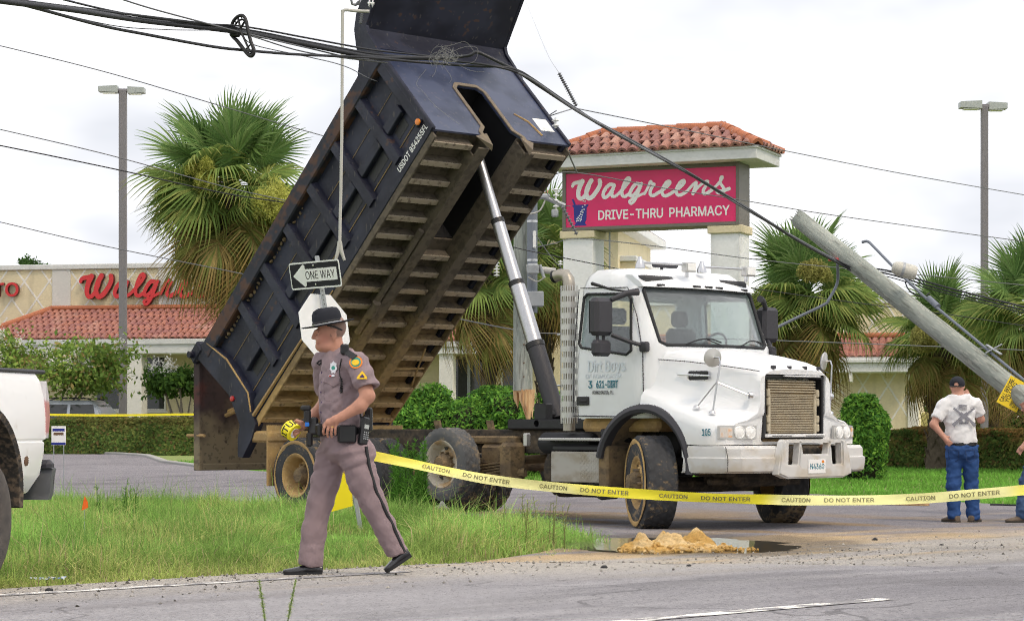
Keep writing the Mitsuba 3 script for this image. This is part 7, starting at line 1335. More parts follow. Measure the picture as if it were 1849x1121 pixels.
def rifle(): return so.unary_union([sg.box(-0.5, -0.035, 0.5, 0.035), sg.Polygon([(-0.5, -0.10), (-0.5, 0.04), (-0.18, 0.05), (-0.18, -0.02)]), sg.box(-0.2, -0.055, 0.2, 0.065), sg.Polygon([(0.0, -0.05), (0.07, -0.05), (0.11, -0.21), (0.03, -0.21)]), sg.Polygon([(-0.16, -0.05), (-0.10, -0.05), (-0.14, -0.16), (-0.20, -0.15)]), sg.box(0.38, 0.0, 0.41, 0.085)])
back_print(1739.5, 752.5, 0.34, 0.34, sa.rotate(rifle(), 38, origin=(0, 0)), '__shirt__rifle_print'); back_print(1741, 752.5, 0.34, 0.34, sa.rotate(sa.scale(rifle(), -1, 1, origin=(0, 0)), -38, origin=(0, 0)), '__shirt__rifle_print')
back_print(1740.5, 763, 0.11, 0.03, sg.box(-0.5, -0.3, 0.5, 0.3), '__shirt__banner_print')
ct = P('hips') + [0, 0, 0.095]; E(K + '__belt', fixed(loft([[ct + sd * (0.186 * math.cos(t) * k) + f * (0.144 * math.sin(t) * k) + [0, 0, z] for t in ang] for k, z in ((0.95, -0.02), (1.0, -0.02), (1.0, 0.02), (0.95, 0.02))], cap=False)), 'm_leather', 50)
for px in (1722, 1752): E(K + '__trousers__pocket', decal(pm, px, 822, sg.Polygon([(-0.065, 0.07), (0.065, 0.07), (0.06, -0.05), (0, -0.085), (-0.06, -0.05)]).exterior.buffer(0.003), 0.003, lift=0.004, rad=3), 'm_jeanseam', False)
mat_('m_jeanseam', (0.02, 0.04, 0.11), 0.9)
K = new('person'); L(K, 'person in red shirt and jeans cut off by the right edge', 'person')
J = dict(head=(1880, 690), face=(-1.0, 0.1), neck=(1883, 716, 0.0), waist=(1882, 790, 0), hips=(1881, 815, 0), ls=(1876, 732, -0.19), le=(1872, 775, -0.22), lw=(1852, 800, -0.20), rs=(1876, 731, 0.2), re=(1870, 770, 0.24), rw=(1856, 745, 0.2), lh=(1872, 822, -0.09), lk=(1853, 872, -0.10), la=(1846, 930, -0.10), rh=(1884, 822, 0.09), rk=(1888, 878, 0.09), ra=(1896, 930, 0.09), lf=(-1.0, -0.1), rf=(-1.0, 0.1))
sm, pm, P, f, sd, R2 = man(K, 27.4, 146, J, dict(skin=(0.50, 0.27, 0.20), shirt=(0.34, 0.05, 0.06), jeans=(0.055, 0.095, 0.19), hair=(0.08, 0.06, 0.05)))
E(K + '__belt', fixed(loft([[P('hips') + [0, 0, 0.095] + sd * (0.188 * math.cos(t) * k) + f * (0.146 * math.sin(t) * k) + [0, 0, z] for t in ang] for k, z in ((0.95, -0.02), (1.0, -0.02), (1.0, 0.02), (0.95, 0.02))], cap=False)), 'm_leather', 50)
E(K + '__phone_case', bxc(P('hips') + [-0.17, -0.1, 0.08], (0.05, 0.09, 0.14), 0.015), 'm_leather')
# ------------------------------------------------------------------ POLES, CABLES, SIGNS, TAPE
def grain(ax):
    x_, y_, z_ = [tuple(map(float, q)) for q in basis(ax)]
    def co(p): return tuple(p.x * q[0] + p.y * q[1] + p.z * q[2] for q in (x_, y_, z_))
    def col(p, n, uv):
        a, b, t = co(p); d = fbm(a * 5, b * 5, t * 1.1, 4); f = fbm(a * 34, b * 34, t * 2.6, 3); k = fbm(a * 60, b * 60, t * 9, 2)
        c = mix(C3(0.335, 0.36, 0.325), C3(0.23, 0.255, 0.23), smoothstep(0.35, 0.65, d)); c = mix(c, C3(0.13, 0.13, 0.115), smoothstep(0.52, 0.72, f) * 0.65)
        return mix(c, C3(0.45, 0.44, 0.39), smoothstep(0.55, 0.75, k) * 0.4)
    def hgt(p, n, uv): a, b, t = co(p); return fbm(a * 34, b * 34, t * 2.6, 3)
    return col, hgt
FP_DIR = nrm(W(2085, 905, 27.4) - W(1444, 397, 33.5)); c_, h_ = grain(FP_DIR); mat_('m_fallenpole', c_, 0.92, bump=(h_, 0.012)); c_, h_ = grain((0.0, 0.0, 1.0)); mat_('m_pole', c_, 0.92, bump=(h_, 0.012))
mat_('m_rawwood', lambda p, n, uv: mix(C3(0.60, 0.40, 0.21), C3(0.38, 0.20, 0.10), smoothstep(0.4, 0.7, fbm(p.x * 22, p.y * 22, p.z * 4, 3))), 0.85)
mat_('m_cable', (0.020, 0.021, 0.026), 0.45); mat_('m_greycable', (0.16, 0.165, 0.18), 0.45, 0.3); mat_('m_conduit', (0.17, 0.19, 0.23), 0.45, 0.2); mat_('m_porcelain', (0.72, 0.73, 0.73), 0.25)
mat_('m_fibre', (0.47, 0.46, 0.43), 0.55)
def rough_pole(P, r, n=20):
    m = tube(P, r, n); return m
# the fallen pole at the right
a, b = W(1444, 397, 33.5), W(2085, 905, 27.4); bd = nrm(b - a)
K = 'fallen_pole'; L(K, 'grey wooden utility pole fallen at a slant with a splintered upper end', 'utility pole')
P = [a + (b - a) * t for t in np.linspace(0, 1, 24)]; E(K + '__shaft', tube(P, np.linspace(0.132, 0.158, 24), 20), 'm_fallenpole', 60)
bx_, by_, _ = basis(bd); spl = []; prn = random.Random(4)
for i in range(16):
    t = i * 2 * math.pi / 16; o = a + 0.105 * (math.cos(t) * bx_ + math.sin(t) * by_); ln = prn.uniform(0.03, 0.16); spl.append(hull([o + bx_ * 0.03 * math.cos(t + k) + by_ * 0.03 * math.sin(t + k) for k in (0, 2, 4)] + [o - bd * ln + bx_ * 0.01 * prn.uniform(-1, 1)] + [o + bd * 0.05]))
E(K + '__splintered_end', cat(*spl), 'm_fallenpole', False)
def along(px): # point on the pole axis under a pixel column
    t = 0.0
    for _ in range(30): q_ = a + (b - a) * t; t += (px - (PXC + PXF * q_[0] / q_[1])) / 640.0
    return a + (b - a) * t
def side_off(px, up, front=0.0): q_ = along(px); u = nrm(np.cross(bd, [0, 1, 0])); u = u if u[2] > 0 else -u; return q_ + u * up + vec(0, -1, 0) * front
# conduit clamped along it
c_pts = [side_off(1527, 0.30, 0.1), side_off(1532, 0.36, 0.1), side_off(1545, 0.35, 0.1), side_off(1585, 0.29, 0.12), side_off(1650, 0.22, 0.14), side_off(1740, 0.19, 0.14), side_off(1860, 0.16, 0.14), side_off(1990, 0.19, 0.12)]
k = new('pole_conduit'); E(k, tube(catmull(c_pts, 5), 0.021, 8), 'm_conduit', 60); L(k, 'blue grey conduit with a hooked top strapped along the fallen pole', 'conduit')
E(k + '__coupling', rod(side_off(1650, 0.245, 0.14), side_off(1668, 0.23, 0.14), 0.045), 'm_conduit', 50); E(k + '__coupling', rod(side_off(1838, 0.165, 0.14), side_off(1856, 0.16, 0.14), 0.045), 'm_conduit', 50)
E(K + '__bracket', cat(bar(side_off(1762, 0.12, 0.2), side_off(1768, 0.36, 0.2), 0.05, 0.02), bar(side_off(1754, 0.22, 0.2), side_off(1778, 0.24, 0.2), 0.05, 0.02)), 'm_galv')
k = new('conduit_stub'); q0 = side_off(1527, -0.17, 0.05); E(k, tube(catmull([q0, W(1512, 510, 32.7), W(1497, 540, 32.6), W(1488, 550, 32.6), W(1440, 573, 32.6), W(1396, 595, 32.6), W(1372, 612, 32.6)], 5), 0.022, 8), 'm_conduit', 60); L(k, 'bent grey conduit hanging from the fallen pole behind the white cab', 'conduit')
E(K + '__cable_clamp', cat(bxc(side_off(1519, -0.165, 0.1), (0.16, 0.12, 0.04), 0.01)), 'm_red')
# white splice canister on the cables beside it
mat_('m_caselid', (0.50, 0.49, 0.44), 0.5)
k = new('splice_case'); o = W(1632, 494, 32.0); dv = nrm(W(1660, 500, 32) - W(1612, 487, 32)); E(k, lathe([(0, 0), (0.06, 0.005), (0.085, 0.03), (0.105, 0.10), (0.105, 0.30), (0.09, 0.345), (0, 0.36)], 18, W(1611, 482, 31.2), dv), 'm_caselid', 40); L(k, 'off white splice canister beside the fallen pole', 'splice canister')
E(k + '__band', lathe([(0.107, 0.13), (0.11, 0.14), (0.11, 0.16), (0.107, 0.17)], 18, W(1611, 482, 31.2), dv), 'm_galv', 40)
# yellow notice on the pole
mat_('m_noticeyellow', (0.86, 0.62, 0.02), 0.5)
k = new('pole_notice'); L(k, 'yellow warning notice fixed on the fallen pole at the right edge', 'notice'); o = side_off(1826, -0.05, 0.20); u = nrm(bd * [1, 1, 1]); ux_ = nrm(W(1849, 684, 28.7) - W(1823, 732, 28.7)); uy_ = nrm(np.cross(vec(0, -1, 0.0), ux_)); o = W(1830, 711, o[1]); uy_ = nrm(W(1812, 705, 28.7) - W(1830, 716, 28.7)); uy_ = nrm(uy_ - ux_ * (uy_ @ ux_))
E(k, fixed(ext(sg.box(-0.20, -0.15, 0.20, 0.15), 0.004, o, ux_, uy_)), 'm_noticeyellow', False)
for i, (t_, h, w__) in enumerate((('CALL BEFORE', 0.055, 0.33), ('YOU DIG', 0.055, 0.28), ('FREE Cable Locating', 0.035, 0.32), ('352-347-0700', 0.055, 0.33))): E(k + '__lettering', text(t_, h, 0.003, True, o=o + np.cross(ux_, uy_) * (0.005) - ux_ * w__ / 2 + uy_ * (0.075 - 0.066 * i), ux=ux_, uy=uy_, width=w__), 'm_ink', False)
# the snapped pole standing behind the dumper, hung by its wires, with a steel conduit beside it
K = 'snapped_pole'; L(K, 'upright wooden utility pole snapped off above the shrubs, bare wood at its break', 'utility pole'); Yp = 41.0
t0_, t1_ = W(943, 360, Yp), W(944, 705, Yp); E(K + '__shaft', tube([t0_ + (t1_ - t0_) * t for t in np.linspace(0, 1, 12)], np.linspace(0.155, 0.185, 12), 18), 'm_pole', 60)
def splint(bot, r, c, n, seed, key, b_, zt):
    rr = random.Random(seed); ms = []
    for i in range(n):
        t = i * 2 * math.pi / n; o = vec(c[0] + r * 0.82 * math.cos(t), c[1] + r * 0.82 * math.sin(t), zt); w = r * 0.42; e = vec(o[0] + rr.uniform(-.02, .05), o[1], bot + rr.uniform(0, 0.45) + (0.25 if math.cos(t) < 0 else -0.1)); ms.append(hull([o + (w * math.cos(k), w * math.sin(k), 0) for k in (0, 1.57, 3.14, 4.71)] + [o + (w * .8 * math.cos(k), w * .8 * math.sin(k), (e[2] - zt) * 0.5) for k in (0, 1.57, 3.14, 4.71)] + [e]))
    E(key, cat(*ms), b_, False)
splint(W(0, 768, Yp)[2], 0.165, (W(944, 700, Yp)[0] + 0.02, Yp), 14, 3, K + '__splintered_break', 'm_rawwood', t1_[2] + 0.02); E(K + '__break_core', hull([(t1_[0] - 0.10, Yp - 0.1, t1_[2] + 0.05), (t1_[0] + 0.14, Yp - 0.1, t1_[2] + 0.05), (t1_[0] - 0.10, Yp + 0.1, t1_[2] + 0.05), (t1_[0] + 0.14, Yp + 0.1, t1_[2] + 0.05), (t1_[0] + 0.10, Yp, W(0, 766, Yp)[2]), (t1_[0] + 0.0, Yp, W(0, 738, Yp)[2])]), 'm_rawwood', False)
E(K + '__bolt', cat(*[rod(W(946, py, Yp - 0.17), W(946, py, Yp - 0.20), 0.015, 8) for py in (560, 600, 622, 655, 680)]), 'm_rust')
K2 = 'steel_riser'; L(K2, 'grey steel riser pipe strapped beside the snapped pole', 'riser pipe'); E(K2, cat(rod(W(961, 358, 40.7), W(961, 565, 40.7), 0.095, 16)), 'm_conduit', 60); E(K2 + '__box', bxc(W(967, 540, 40.5), (0.30, 0.2, 0.28), 0.02), 'm_galv'); E(K2 + '__strap', cat(*[lathe([(0.10, -0.02), (0.10, 0.02)], 16, W(961, py, 40.7)) for py in (400, 470)]), 'm_steel'); E(K2 + '__tag', bxc(W(965, 433, 40.59), (0.06, 0.01, 0.32), 0.003), 'm_porcelain')
k = new('crossarm'); E(k + '__arm', rod(W(950, 484, 40.4), W(1003, 490, 40.4), 0.062, 12), 'm_fibre', 60); E(k + '__end_bracket', cat(bxc(W(962, 486, 40.3), (0.22, 0.12, 0.2), 0.03), rod(W(975, 478, 40.3), W(982, 500, 40.3), 0.03)), 'm_galv'); L(k, 'pale fibreglass crossarm sticking out from the snapped pole at exhaust height', 'crossarm')
def insul(pts, r, nsh, nm, lab, b='m_porcelain', grp=None):
    k = new(nm); a_, b_ = np.array(pts[0]), np.array(pts[1]); d_ = nrm(b_ - a_); Ln = np.linalg.norm(b_ - a_); prof = [(0.012, 0)]
    for i in range(nsh): z = Ln * (i + 0.2) / nsh; prof += [(0.016, z), (r, z + Ln * 0.25 / nsh), (r * 0.9, z + Ln * 0.42 / nsh), (0.016, z + Ln * 0.5 / nsh)]
    prof += [(0.012, Ln)]; E(k, lathe(prof, 12, a_, d_), b, 40); L(k, lab, 'insulator', grp); return k
insul((W(1009, 132, 33), W(1041, 192, 33)), 0.035, 16, 'string_insulator', 'thin grey insulator string hanging above the tile roofed sign', 'm_greycable')
insul((W(1015, 372, 38), W(1042, 424, 38)), 0.042, 9, 'string_insulator', 'grey insulator string hanging before the crimson sign face', 'm_greycable')
insul((W(1004, 338, 39), W(1004, 378, 39)), 0.06, 4, 'post_insulator', 'white post insulator left of the crimson sign'); insul((W(897, 472, 40), W(897, 500, 40)), 0.06, 5, 'post_insulator', 'white post insulator left of the snapped pole'); insul((W(1012, 480, 40), W(1012, 470, 40)), 0.05, 2, 'post_insulator', 'small white insulator over the exhaust stack tip')
insul((W(1003, 232, 30), W(1003, 213, 30)), 0.05, 2, 'post_insulator', 'small white insulator beside the lower front corner of the bed')
k = new('pin_bracket'); E(k, cat(rod(W(985, 357, 39), W(1020, 372, 39), 0.045), bxc(W(978, 355, 39), (0.3, 0.1, 0.1), 0.03), bxc(W(1002, 385, 39), (0.12, 0.1, 0.14), 0.02)), 'm_galv', 40); L(k, 'grey metal pole top bracket dangling left of the crimson sign', 'bracket')
insul((W(655, 18, 29), W(651, 44, 29)), 0.03, 7, 'string_insulator', 'thin insulator string beside the raised cab shield', 'm_greycable'); insul((W(664, 6, 28.5), W(676, 7, 28.5)), 0.055, 2, 'post_insulator', 'white insulator with a rusty bolt against the raised cab shield')
k = new('cable_hardware'); E(k, cat(tube([W(634, 0, 29), W(636, 8, 29), W(642, 10, 29), (W(648, 3, 29))], 0.018, 6), tube([W(640, 8, 29), W(648, 9, 29), W(650, 0, 29)], 0.014, 6)), 'm_greycable', 60); L(k, 'dark twisted clamp hanging at the top beside the raised cab shield', 'cable clamp')
k = new('hanging_pipe'); E(k, tube(catmull([W(667, 21, 27), W(640, 20, 27), W(624, 18.5, 27), W(619, 23, 27), W(618.5, 40, 27), W(617, 250, 27), W(613.5, 440, 27)], 6), 0.019, 8), 'm_fibre', 60); E(k + '__forked_foot', cat(tube([W(613.5, 436, 27), W(611, 452, 27), W(606, 470, 27)], [0.03, 0.028, 0.02], 6), tube([W(613.5, 436, 27), W(616, 452, 27), W(622, 470, 27)], [0.03, 0.028, 0.02], 6)), 'm_fibre', 60); L(k, 'thin pale bent pipe hanging before the raised bed above the one way sign', 'pipe')
# ---- cables
def cable(pix, r, lab, b='m_cable', grp='overhead cables', n=6, nm='cable', jit=0.0):
    P = catmull([W(x, y, Y) for x, y, Y in pix], 8); k = new(nm); E(k, tube(P, r, n), b, 60); L(k, lab, 'cable', grp); return k
BY = 23.6; SN = 24.0      # the bundle hangs on the front edge of the bed
cable([(-60, -12, 18), (0, 2, 18.5), (130, 18, 19.5), (260, 38, 20.8), (430, 58, 22), (560, 82, 22.8), (670, 103, 23.5), (745, 105, 23.9), (800, 106, 24.1)], 0.027, 'thickest black cable of the bundle entering at the top left and ending on the bed')
cable([(-60, -14, 18), (40, 2, 18.9), (230, 26, 20.5), (430, 52, 22), (560, 77, 22.8), (670, 97, 23.5), (745, 103, 23.9), (800, 105, 24.1)], 0.013, 'cable running on top of the thickest one to the bed')
cable([(60, -14, 19), (200, 20, 20.4), (330, 42, 21.3), (436, 48, 22), (560, 70, 22.8), (670, 90, 23.5), (760, 100, 24.0), (810, 106, 24.1)], 0.010, 'upper thin cable passing through the top of the cable loop bracket')
cable([(180, -14, 20), (260, 12, 20.6), (340, 34, 21.3), (440, 60, 22), (560, 88, 22.8), (640, 106, 23.4), (700, 109, 23.8), (800, 116, 24.1)], 0.008, 'thin cable slanting from the top edge through the loop bracket', 'm_greycable')
cable([(-60, -16, 18), (60, 14, 19), (180, 46, 20.2), (260, 62, 20.8), (380, 84, 21.6), (440, 91, 22), (540, 99, 22.6), (660, 104, 23.4), (760, 113, 23.9), (860, 120, 23.9), (905, 121, 23.8), (935, 128, 23.9), (960, 142, 24.1), (1030, 190, 24.8), (1110, 241, 25.7), (1220, 299, 27.5), (1340, 370, 29.3), (1440, 432, 31), (1526, 478, 32.3)], 0.015, 'lower cable that sags below the loop bracket and runs on to the fallen pole')
cable([(-60, -18, 18), (40, 8, 18.9), (200, 46, 20.4), (300, 54, 21), (420, 58, 22), (460, 82, 22.2), (560, 104, 22.8), (625, 121, 23.2), (690, 150, 30), (800, 170, 36)], 0.005, 'thinnest wire falling away behind the raised bed', 'm_greycable')
cable([(455, 66, 22.1), (540, 92, 22.7), (620, 105, 23.3), (700, 114, 23.8)], 0.007, 'short thin cable under the bundle right of the loop bracket', 'm_greycable')
cable([(790, 107, 24.1), (830, 103, 24.0), (850, 100, 23.9), (863, 95, 23.9), (900, 112, 23.9), (935, 130, 23.9), (985, 163, 24.3), (1060, 211, 25.1), (1160, 265, 26.6), (1260, 322, 28.0), (1360, 384, 29.6), (1450, 440, 31), (1530, 484, 32.2)], 0.018, 'thick black cable kinked over the front corner of the bed')
cable([(800, 109, 24.1), (880, 118, 23.8), (940, 134, 23.9), (1000, 172, 24.4), (1080, 224, 25.4), (1180, 279, 26.8), (1290, 341, 28.5), (1390, 402, 30), (1470, 448, 31.4), (1535, 482, 32.2)], 0.014, 'cable lying over the bed corner and sagging along the crimson sign')
cable([(905, 121, 23.8), (960, 144, 24.0), (1040, 199, 24.8), (1150, 262, 26.3), (1250, 318, 27.9), (1350, 380, 29.4), (1450, 437, 31), (1528, 480, 32.2)], 0.012, 'grey cable sagging between the bed corner and the fallen pole', 'm_greycable')
for off, r, lab in ((0, 0.014, 'black cable leaving the fallen pole past the canister to the right edge'), (6, 0.012, 'lower black cable leaving the fallen pole to the right edge'), (11, 0.008, 'thin lowest cable leaving the fallen pole to the right edge')): cable([(1530, 482 + off * .5, 32.3), (1600, 488 + off, 32), (1660, 505 + off, 31.5), (1740, 527 + off, 31), (1849, 554 + off, 30), (1960, 582 + off, 29)], r, lab)
cable([(1634, 508, 31.6), (1640, 522, 31.5), (1652, 532, 31.4), (1668, 535, 31.3), (1680, 528, 31.3)], 0.010, 'short looped drip cable under the off white canister')
cable([(-60, 70, 40), (0, 83, 40), (200, 133, 42), (420, 198, 44), (585, 246, 46), (900, 330, 50)], 0.010, 'single wire crossing the upper left sky above the left lamp post head', 'm_greycable')
cable([(-60, 222, 40), (0, 234, 40), (200, 281, 41), (400, 336, 42), (515, 362, 43)], 0.010, 'upper wire of the pair crossing the left palm', 'm_greycable'); cable([(-60, 252, 40), (0, 263, 40), (200, 304, 41), (400, 348, 42), (515, 366, 43)], 0.013, 'lower black wire of the pair crossing the left palm')
cable([(-60, 388, 40), (0, 401, 40), (150, 436, 41), (300, 467, 42), (445, 496, 43), (600, 530, 44)], 0.010, 'wire crossing over the shop lettering at the left', 'm_greycable')
cable([(1040, 196, 33), (1150, 218, 34), (1280, 244, 36), (1405, 270, 38), (1620, 312, 41), (1849, 352, 44), (1960, 370, 45)], 0.008, 'high wire crossing the sign roof towards the upper right', 'm_greycable')
cable([(940, 325, 39), (990, 318, 39), (1042, 312, 39), (1200, 340, 40), (1330, 360, 41), (1480, 385, 42), (1680, 413, 44), (1849, 436, 45), (1960, 450, 46)], 0.009, 'wire crossing the white script of the crimson sign', 'm_greycable')
cable([(960, 448, 39), (1000, 440, 39), (1045, 431, 39), (1180, 444, 40), (1360, 468, 41), (1520, 484, 42), (1700, 500, 43), (1849, 515, 44), (1960, 526, 45)], 0.009, 'wire under the crimson sign passing behind the cab lamps', 'm_greycable')
cable([(900, 440, 40), (960, 454, 40), (1060, 474, 40.5), (1180, 497, 41), (1366, 522, 42), (1540, 546, 43), (1700, 566, 44), (1849, 588, 45), (1960, 600, 46)], 0.010, 'black wire passing behind the cab roof to the right')
cable([(825, 575, 42), (900, 590, 41.5), (935, 596, 41)], 0.012, 'short grey stay wire tied to the snapped pole', 'm_greycable'); cable([(950, 598, 41), (1000, 602, 41), (1380, 614, 42), (1600, 622, 43), (1849, 632, 44), (1960, 636, 45)], 0.010, 'lowest wire running behind the cab to the right', 'm_greycable')
cable([(1005, 200, 30), (990, 210, 30), (1010, 204, 30), (1036, 196, 32)], 0.008, 'small wire loop beside the raised bed corner', 'm_greycable'); cable([(978, 330, 38), (990, 352, 38.5), (1010, 368, 38.8), (1030, 373, 39)], 0.007, 'thin loose wire left of the crimson sign', 'm_greycable'); cable([(1030, 270, 36), (1010, 300, 36), (1000, 316, 36), (985, 312, 36)], 0.012, 'bent wire dangling under the bed corner'); cable([(1022, 262, 36.5), (1030, 285, 37), (1042, 312, 38)], 0.014, 'short twisted connector above the crimson sign', 'm_greycable')
cable([(940, 372, 39), (960, 364, 39), (985, 352, 39), (975, 380, 39), (950, 388, 39)], 0.016, 'white lead looped over the steel riser', 'm_fibre'); cable([(953, 500, 40.3), (970, 508, 40.3), (985, 500, 40.2)], 0.012, 'white lead looped under the crossarm', 'm_fibre'); cable([(968, 425, 40), (1000, 470, 40), (1030, 500, 40)], 0.008, 'thin slack wire from the riser towards the cab', 'm_greycable')
cable([(940, -20, 60), (985, 90, 52), (1009, 132, 33)], 0.004, 'hair thin wire above the insulator string', 'm_greycable')
# tangle of torn strands on the cables
trn = random.Random(8); st = []
for i in range(46):
    o = W(trn.uniform(775, 835), trn.uniform(98, 112), 23.9); P = [o]
    d_ = vec(trn.uniform(-1, 1), trn.uniform(-1, 0.2), trn.uniform(-0.6, 0.6))
    for j in range(9): d_ = nrm(d_ + vec(trn.uniform(-.9, .9), trn.uniform(-.9, .6), trn.uniform(-.9, .9) - (W(808, 105, 23.9) * 0)[2])); o = o + d_ * 0.028 + 0.12 * (W(806, 106, 23.85) - o); P.append(o)
    st.append(tube(P, 0.0017, 4, False))
for pts in ([(770, 125), (752, 150), (763, 165), (790, 195), (830, 225)], [(800, 118), (815, 140), (812, 150)], [(790, 110), (786, 130), (780, 140)], [(806, 98), (840, 85), (862, 88), (858, 110), (835, 118)], [(786, 86), (815, 82), (840, 76), (855, 92)], [(830, 118), (850, 128), (875, 130)]): st.append(tube(catmull([W(x, y, 23.82) for x, y in pts], 4), 0.0017, 4, False))
E('torn_strands', cat(*st), 'm_fibre2', 60); L('torn_strands', 'grey tangle of torn wire strands on the cables before the navy front wall', 'wire tangle'); labels['torn_strands']['kind'] = 'stuff'
mat_('m_fibre2', (0.24, 0.24, 0.235), 0.6); scene['m_fibre2'] = scene.pop('m_fibre2')
# the slack loop bracket: a teardrop channel hung on the bundle
K = 'loop_bracket'; L(K, 'black teardrop cable loop bracket hung on the cable bundle at the upper left', 'cable bracket'); Yb = 22.0; q_ = lambda x, y: W(x, y, Yb) + vec(0, -0.05 - (x - 437) * 0.004, 0)
out_ = catmull([q_(x, y) for x, y in ((416, 55), (420, 40), (430, 31), (440, 31), (446, 40), (450, 58), (456, 80), (462, 96), (459, 105), (452, 104), (442, 93), (428, 75), (418, 64), (416, 55))], 6)
E(K + '__rim', tube(out_, 0.017, 8, False), 'm_black', 60); E(K + '__inner_rim', tube(np.array([o + (q_(438, 66) - o) * 0.17 + [0, 0.05, 0] for o in out_]), 0.010, 6, False), 'm_black', 60)
E(K + '__spoke', bar(q_(430, 34), q_(436, 55), 0.03, 0.012), 'm_black'); E(K + '__spoke', bar(q_(445, 40), q_(433, 56), 0.03, 0.012), 'm_black'); E(K + '__spoke', bar(q_(433, 52), q_(454, 98), 0.03, 0.014), 'm_black'); E(K + '__spoke', bar(q_(446, 92), q_(456, 84), 0.02, 0.012), 'm_black'); E(K + '__clamp', bxc(q_(424, 62), (0.1, 0.08, 0.05), 0.01), 'm_black')
for i in range(0, len(out_) - 1, 4): E(K + '__rung', rod(out_[i], out_[i] + (q_(438, 66) - out_[i]) * 0.17 + [0, 0.05, 0], 0.007, 5), 'm_black')
# ---- street signs on one leaning post
K = 'one_way_sign'; L(K, 'leaning post with black one way arrow sign above a blank white octagon', 'traffic sign')
Ys = 24.4; pb, pt = W(652, 962, Ys), W(572, 462, Ys); pd = nrm(pt - pb)
E(K + '__post', bar(pb - pd * 0.2, pt, 0.05, 0.035, (0, 1, 0)), 'm_galv'); E(K + '__post__hole', cat(*[rod(pb + pd * (0.4 + i * 0.05) + [0.0, -0.03, 0], pb + pd * (0.4 + i * 0.05) + [0.0, -0.012, 0], 0.006, 6) for i in range(52)]), 'm_black'); labels[K + '__post__hole'] = {'kind': 'stuff'}
sx_ = nrm(vec(0.66, -0.75, 0.0)); tilt_ = nrm(W(582, 520, Ys) - W(573, 470, Ys)); sy_ = nrm(-tilt_ + sx_ * 0.0); sy_ = nrm(sy_ - sx_ * (sy_ @ sx_) * 0.55); sn_ = np.cross(sx_, sy_); so_ = W(575, 495.5, Ys) + sn_ * 0.045
def rr(w_, h_, r): return sg.box(-w_ / 2 + r, -h_ / 2 + r, w_ / 2 - r, h_ / 2 - r).buffer(r, 6)
WD, HT = 0.925, 0.300
E(K + '__one_way_panel', fixed(ext(rr(WD, HT, 0.03), 0.004, so_, sx_, sy_)), 'm_whiteprint', False); E(K + '__one_way_panel__field', fixed(ext(rr(WD - 0.035, HT - 0.035, 0.018), 0.002, so_ + sn_ * 0.0045, sx_, sy_)), 'm_signblack', False)
arr = sg.Polygon([(-0.385, 0.0), (-0.20, 0.115), (-0.175, 0.105), (-0.175, 0.062), (0.40, 0.062), (0.40, -0.062), (-0.175, -0.062), (-0.175, -0.105), (-0.20, -0.115)]).buffer(0.008)
E(K + '__one_way_panel__arrow', fixed(ext(arr, 0.002, so_ + sn_ * 0.007, sx_, sy_)), 'm_whiteprint', False)
E(K + '__one_way_panel__lettering', text('ONE WAY', 0.088, 0.002, False, o=so_ + sn_ * 0.0095 - sx_ * 0.165 - sy_ * 0.044, ux=sx_, uy=sy_, width=0.535), 'm_ink', False)
E(K + '__one_way_panel__bolt', cat(*[lathe([(0.012, 0), (0.012, 0.006), (0, 0.009)], 8, so_ + sn_ * 0.007 + sy_ * t, sn_) for t in (-0.105, 0.105)]), 'm_silver')
oc = W(589, 590, Ys) ; ox_ = nrm(vec(0.66, 0.75, 0.0)); oy_ = nrm(pd - ox_ * (pd @ ox_) * 0.5); on_ = np.cross(ox_, oy_); on_ = on_ if on_[1] < 0 else -on_
oct_ = sg.Polygon([(0.395 * math.cos(math.radians(22.5 + 45 * i)), 0.395 * math.sin(math.radians(22.5 + 45 * i))) for i in range(8)])
E(K + '__octagon_panel', fixed(ext(oct_, 0.004, oc - on_ * 0.030, ox_, oy_)), 'm_backplate', False)
mat_('m_signblack', (0.016, 0.016, 0.022), 0.6, specular=0.2); mat_('m_backplate', (0.80, 0.80, 0.80), 0.35, 0.15); scene['m_signblack'] = scene.pop('m_signblack')
mat_('m_marker', (0.90, 0.72, 0.005), 0.5)
k = new('yellow_marker'); E(k, fixed(ext([(-0.17, -0.19), (0.13, -0.12), (0.11, 0.17), (-0.02, 0.26), (-0.12, 0.06)], 0.004, W(617, 893, 23.6), (0.93, -0.3, 0.02), (0, 0, 1))), 'm_marker', False); L(k, 'yellow panel low in the grass at the foot of the sign post', 'marker panel')
# ---- caution tape strung in front of the dumper
pix = [(676, 823, 15.9), (740, 836, 15.9), (870, 863, 15.9), (1000, 879, 15.8), (1150, 891, 15.7), (1300, 899, 15.6), (1500, 903, 15.5), (1650, 900, 15.4), (1760, 892, 15.3), (1849, 884, 15.2), (1960, 872, 15.1), (2150, 850, 15.0)]
TPt = catmull([W(*p_) for p_ in pix], 12); ss = np.concatenate([[0], np.cumsum(np.linalg.norm(np.diff(TPt, axis=0), axis=1))])
def tape_at(s_): return np.array([np.interp(s_, ss, TPt[:, i]) for i in range(3)])
def tape_frame(s_):
    d_ = nrm(tape_at(s_ + 0.02) - tape_at(s_ - 0.02)); tw = 0.30 * math.sin(s_ * 1.9 + 0.6) + 0.2 * math.sin(s_ * 4.3); u = nrm(vec(0, math.sin(tw), math.cos(tw))); u = nrm(u - d_ * (u @ d_)); return d_, u, np.cross(u, d_)
Wt = 0.072; sl_ = np.linspace(0, ss[-1] - 0.03, 240); tv_, tf_ = [], []
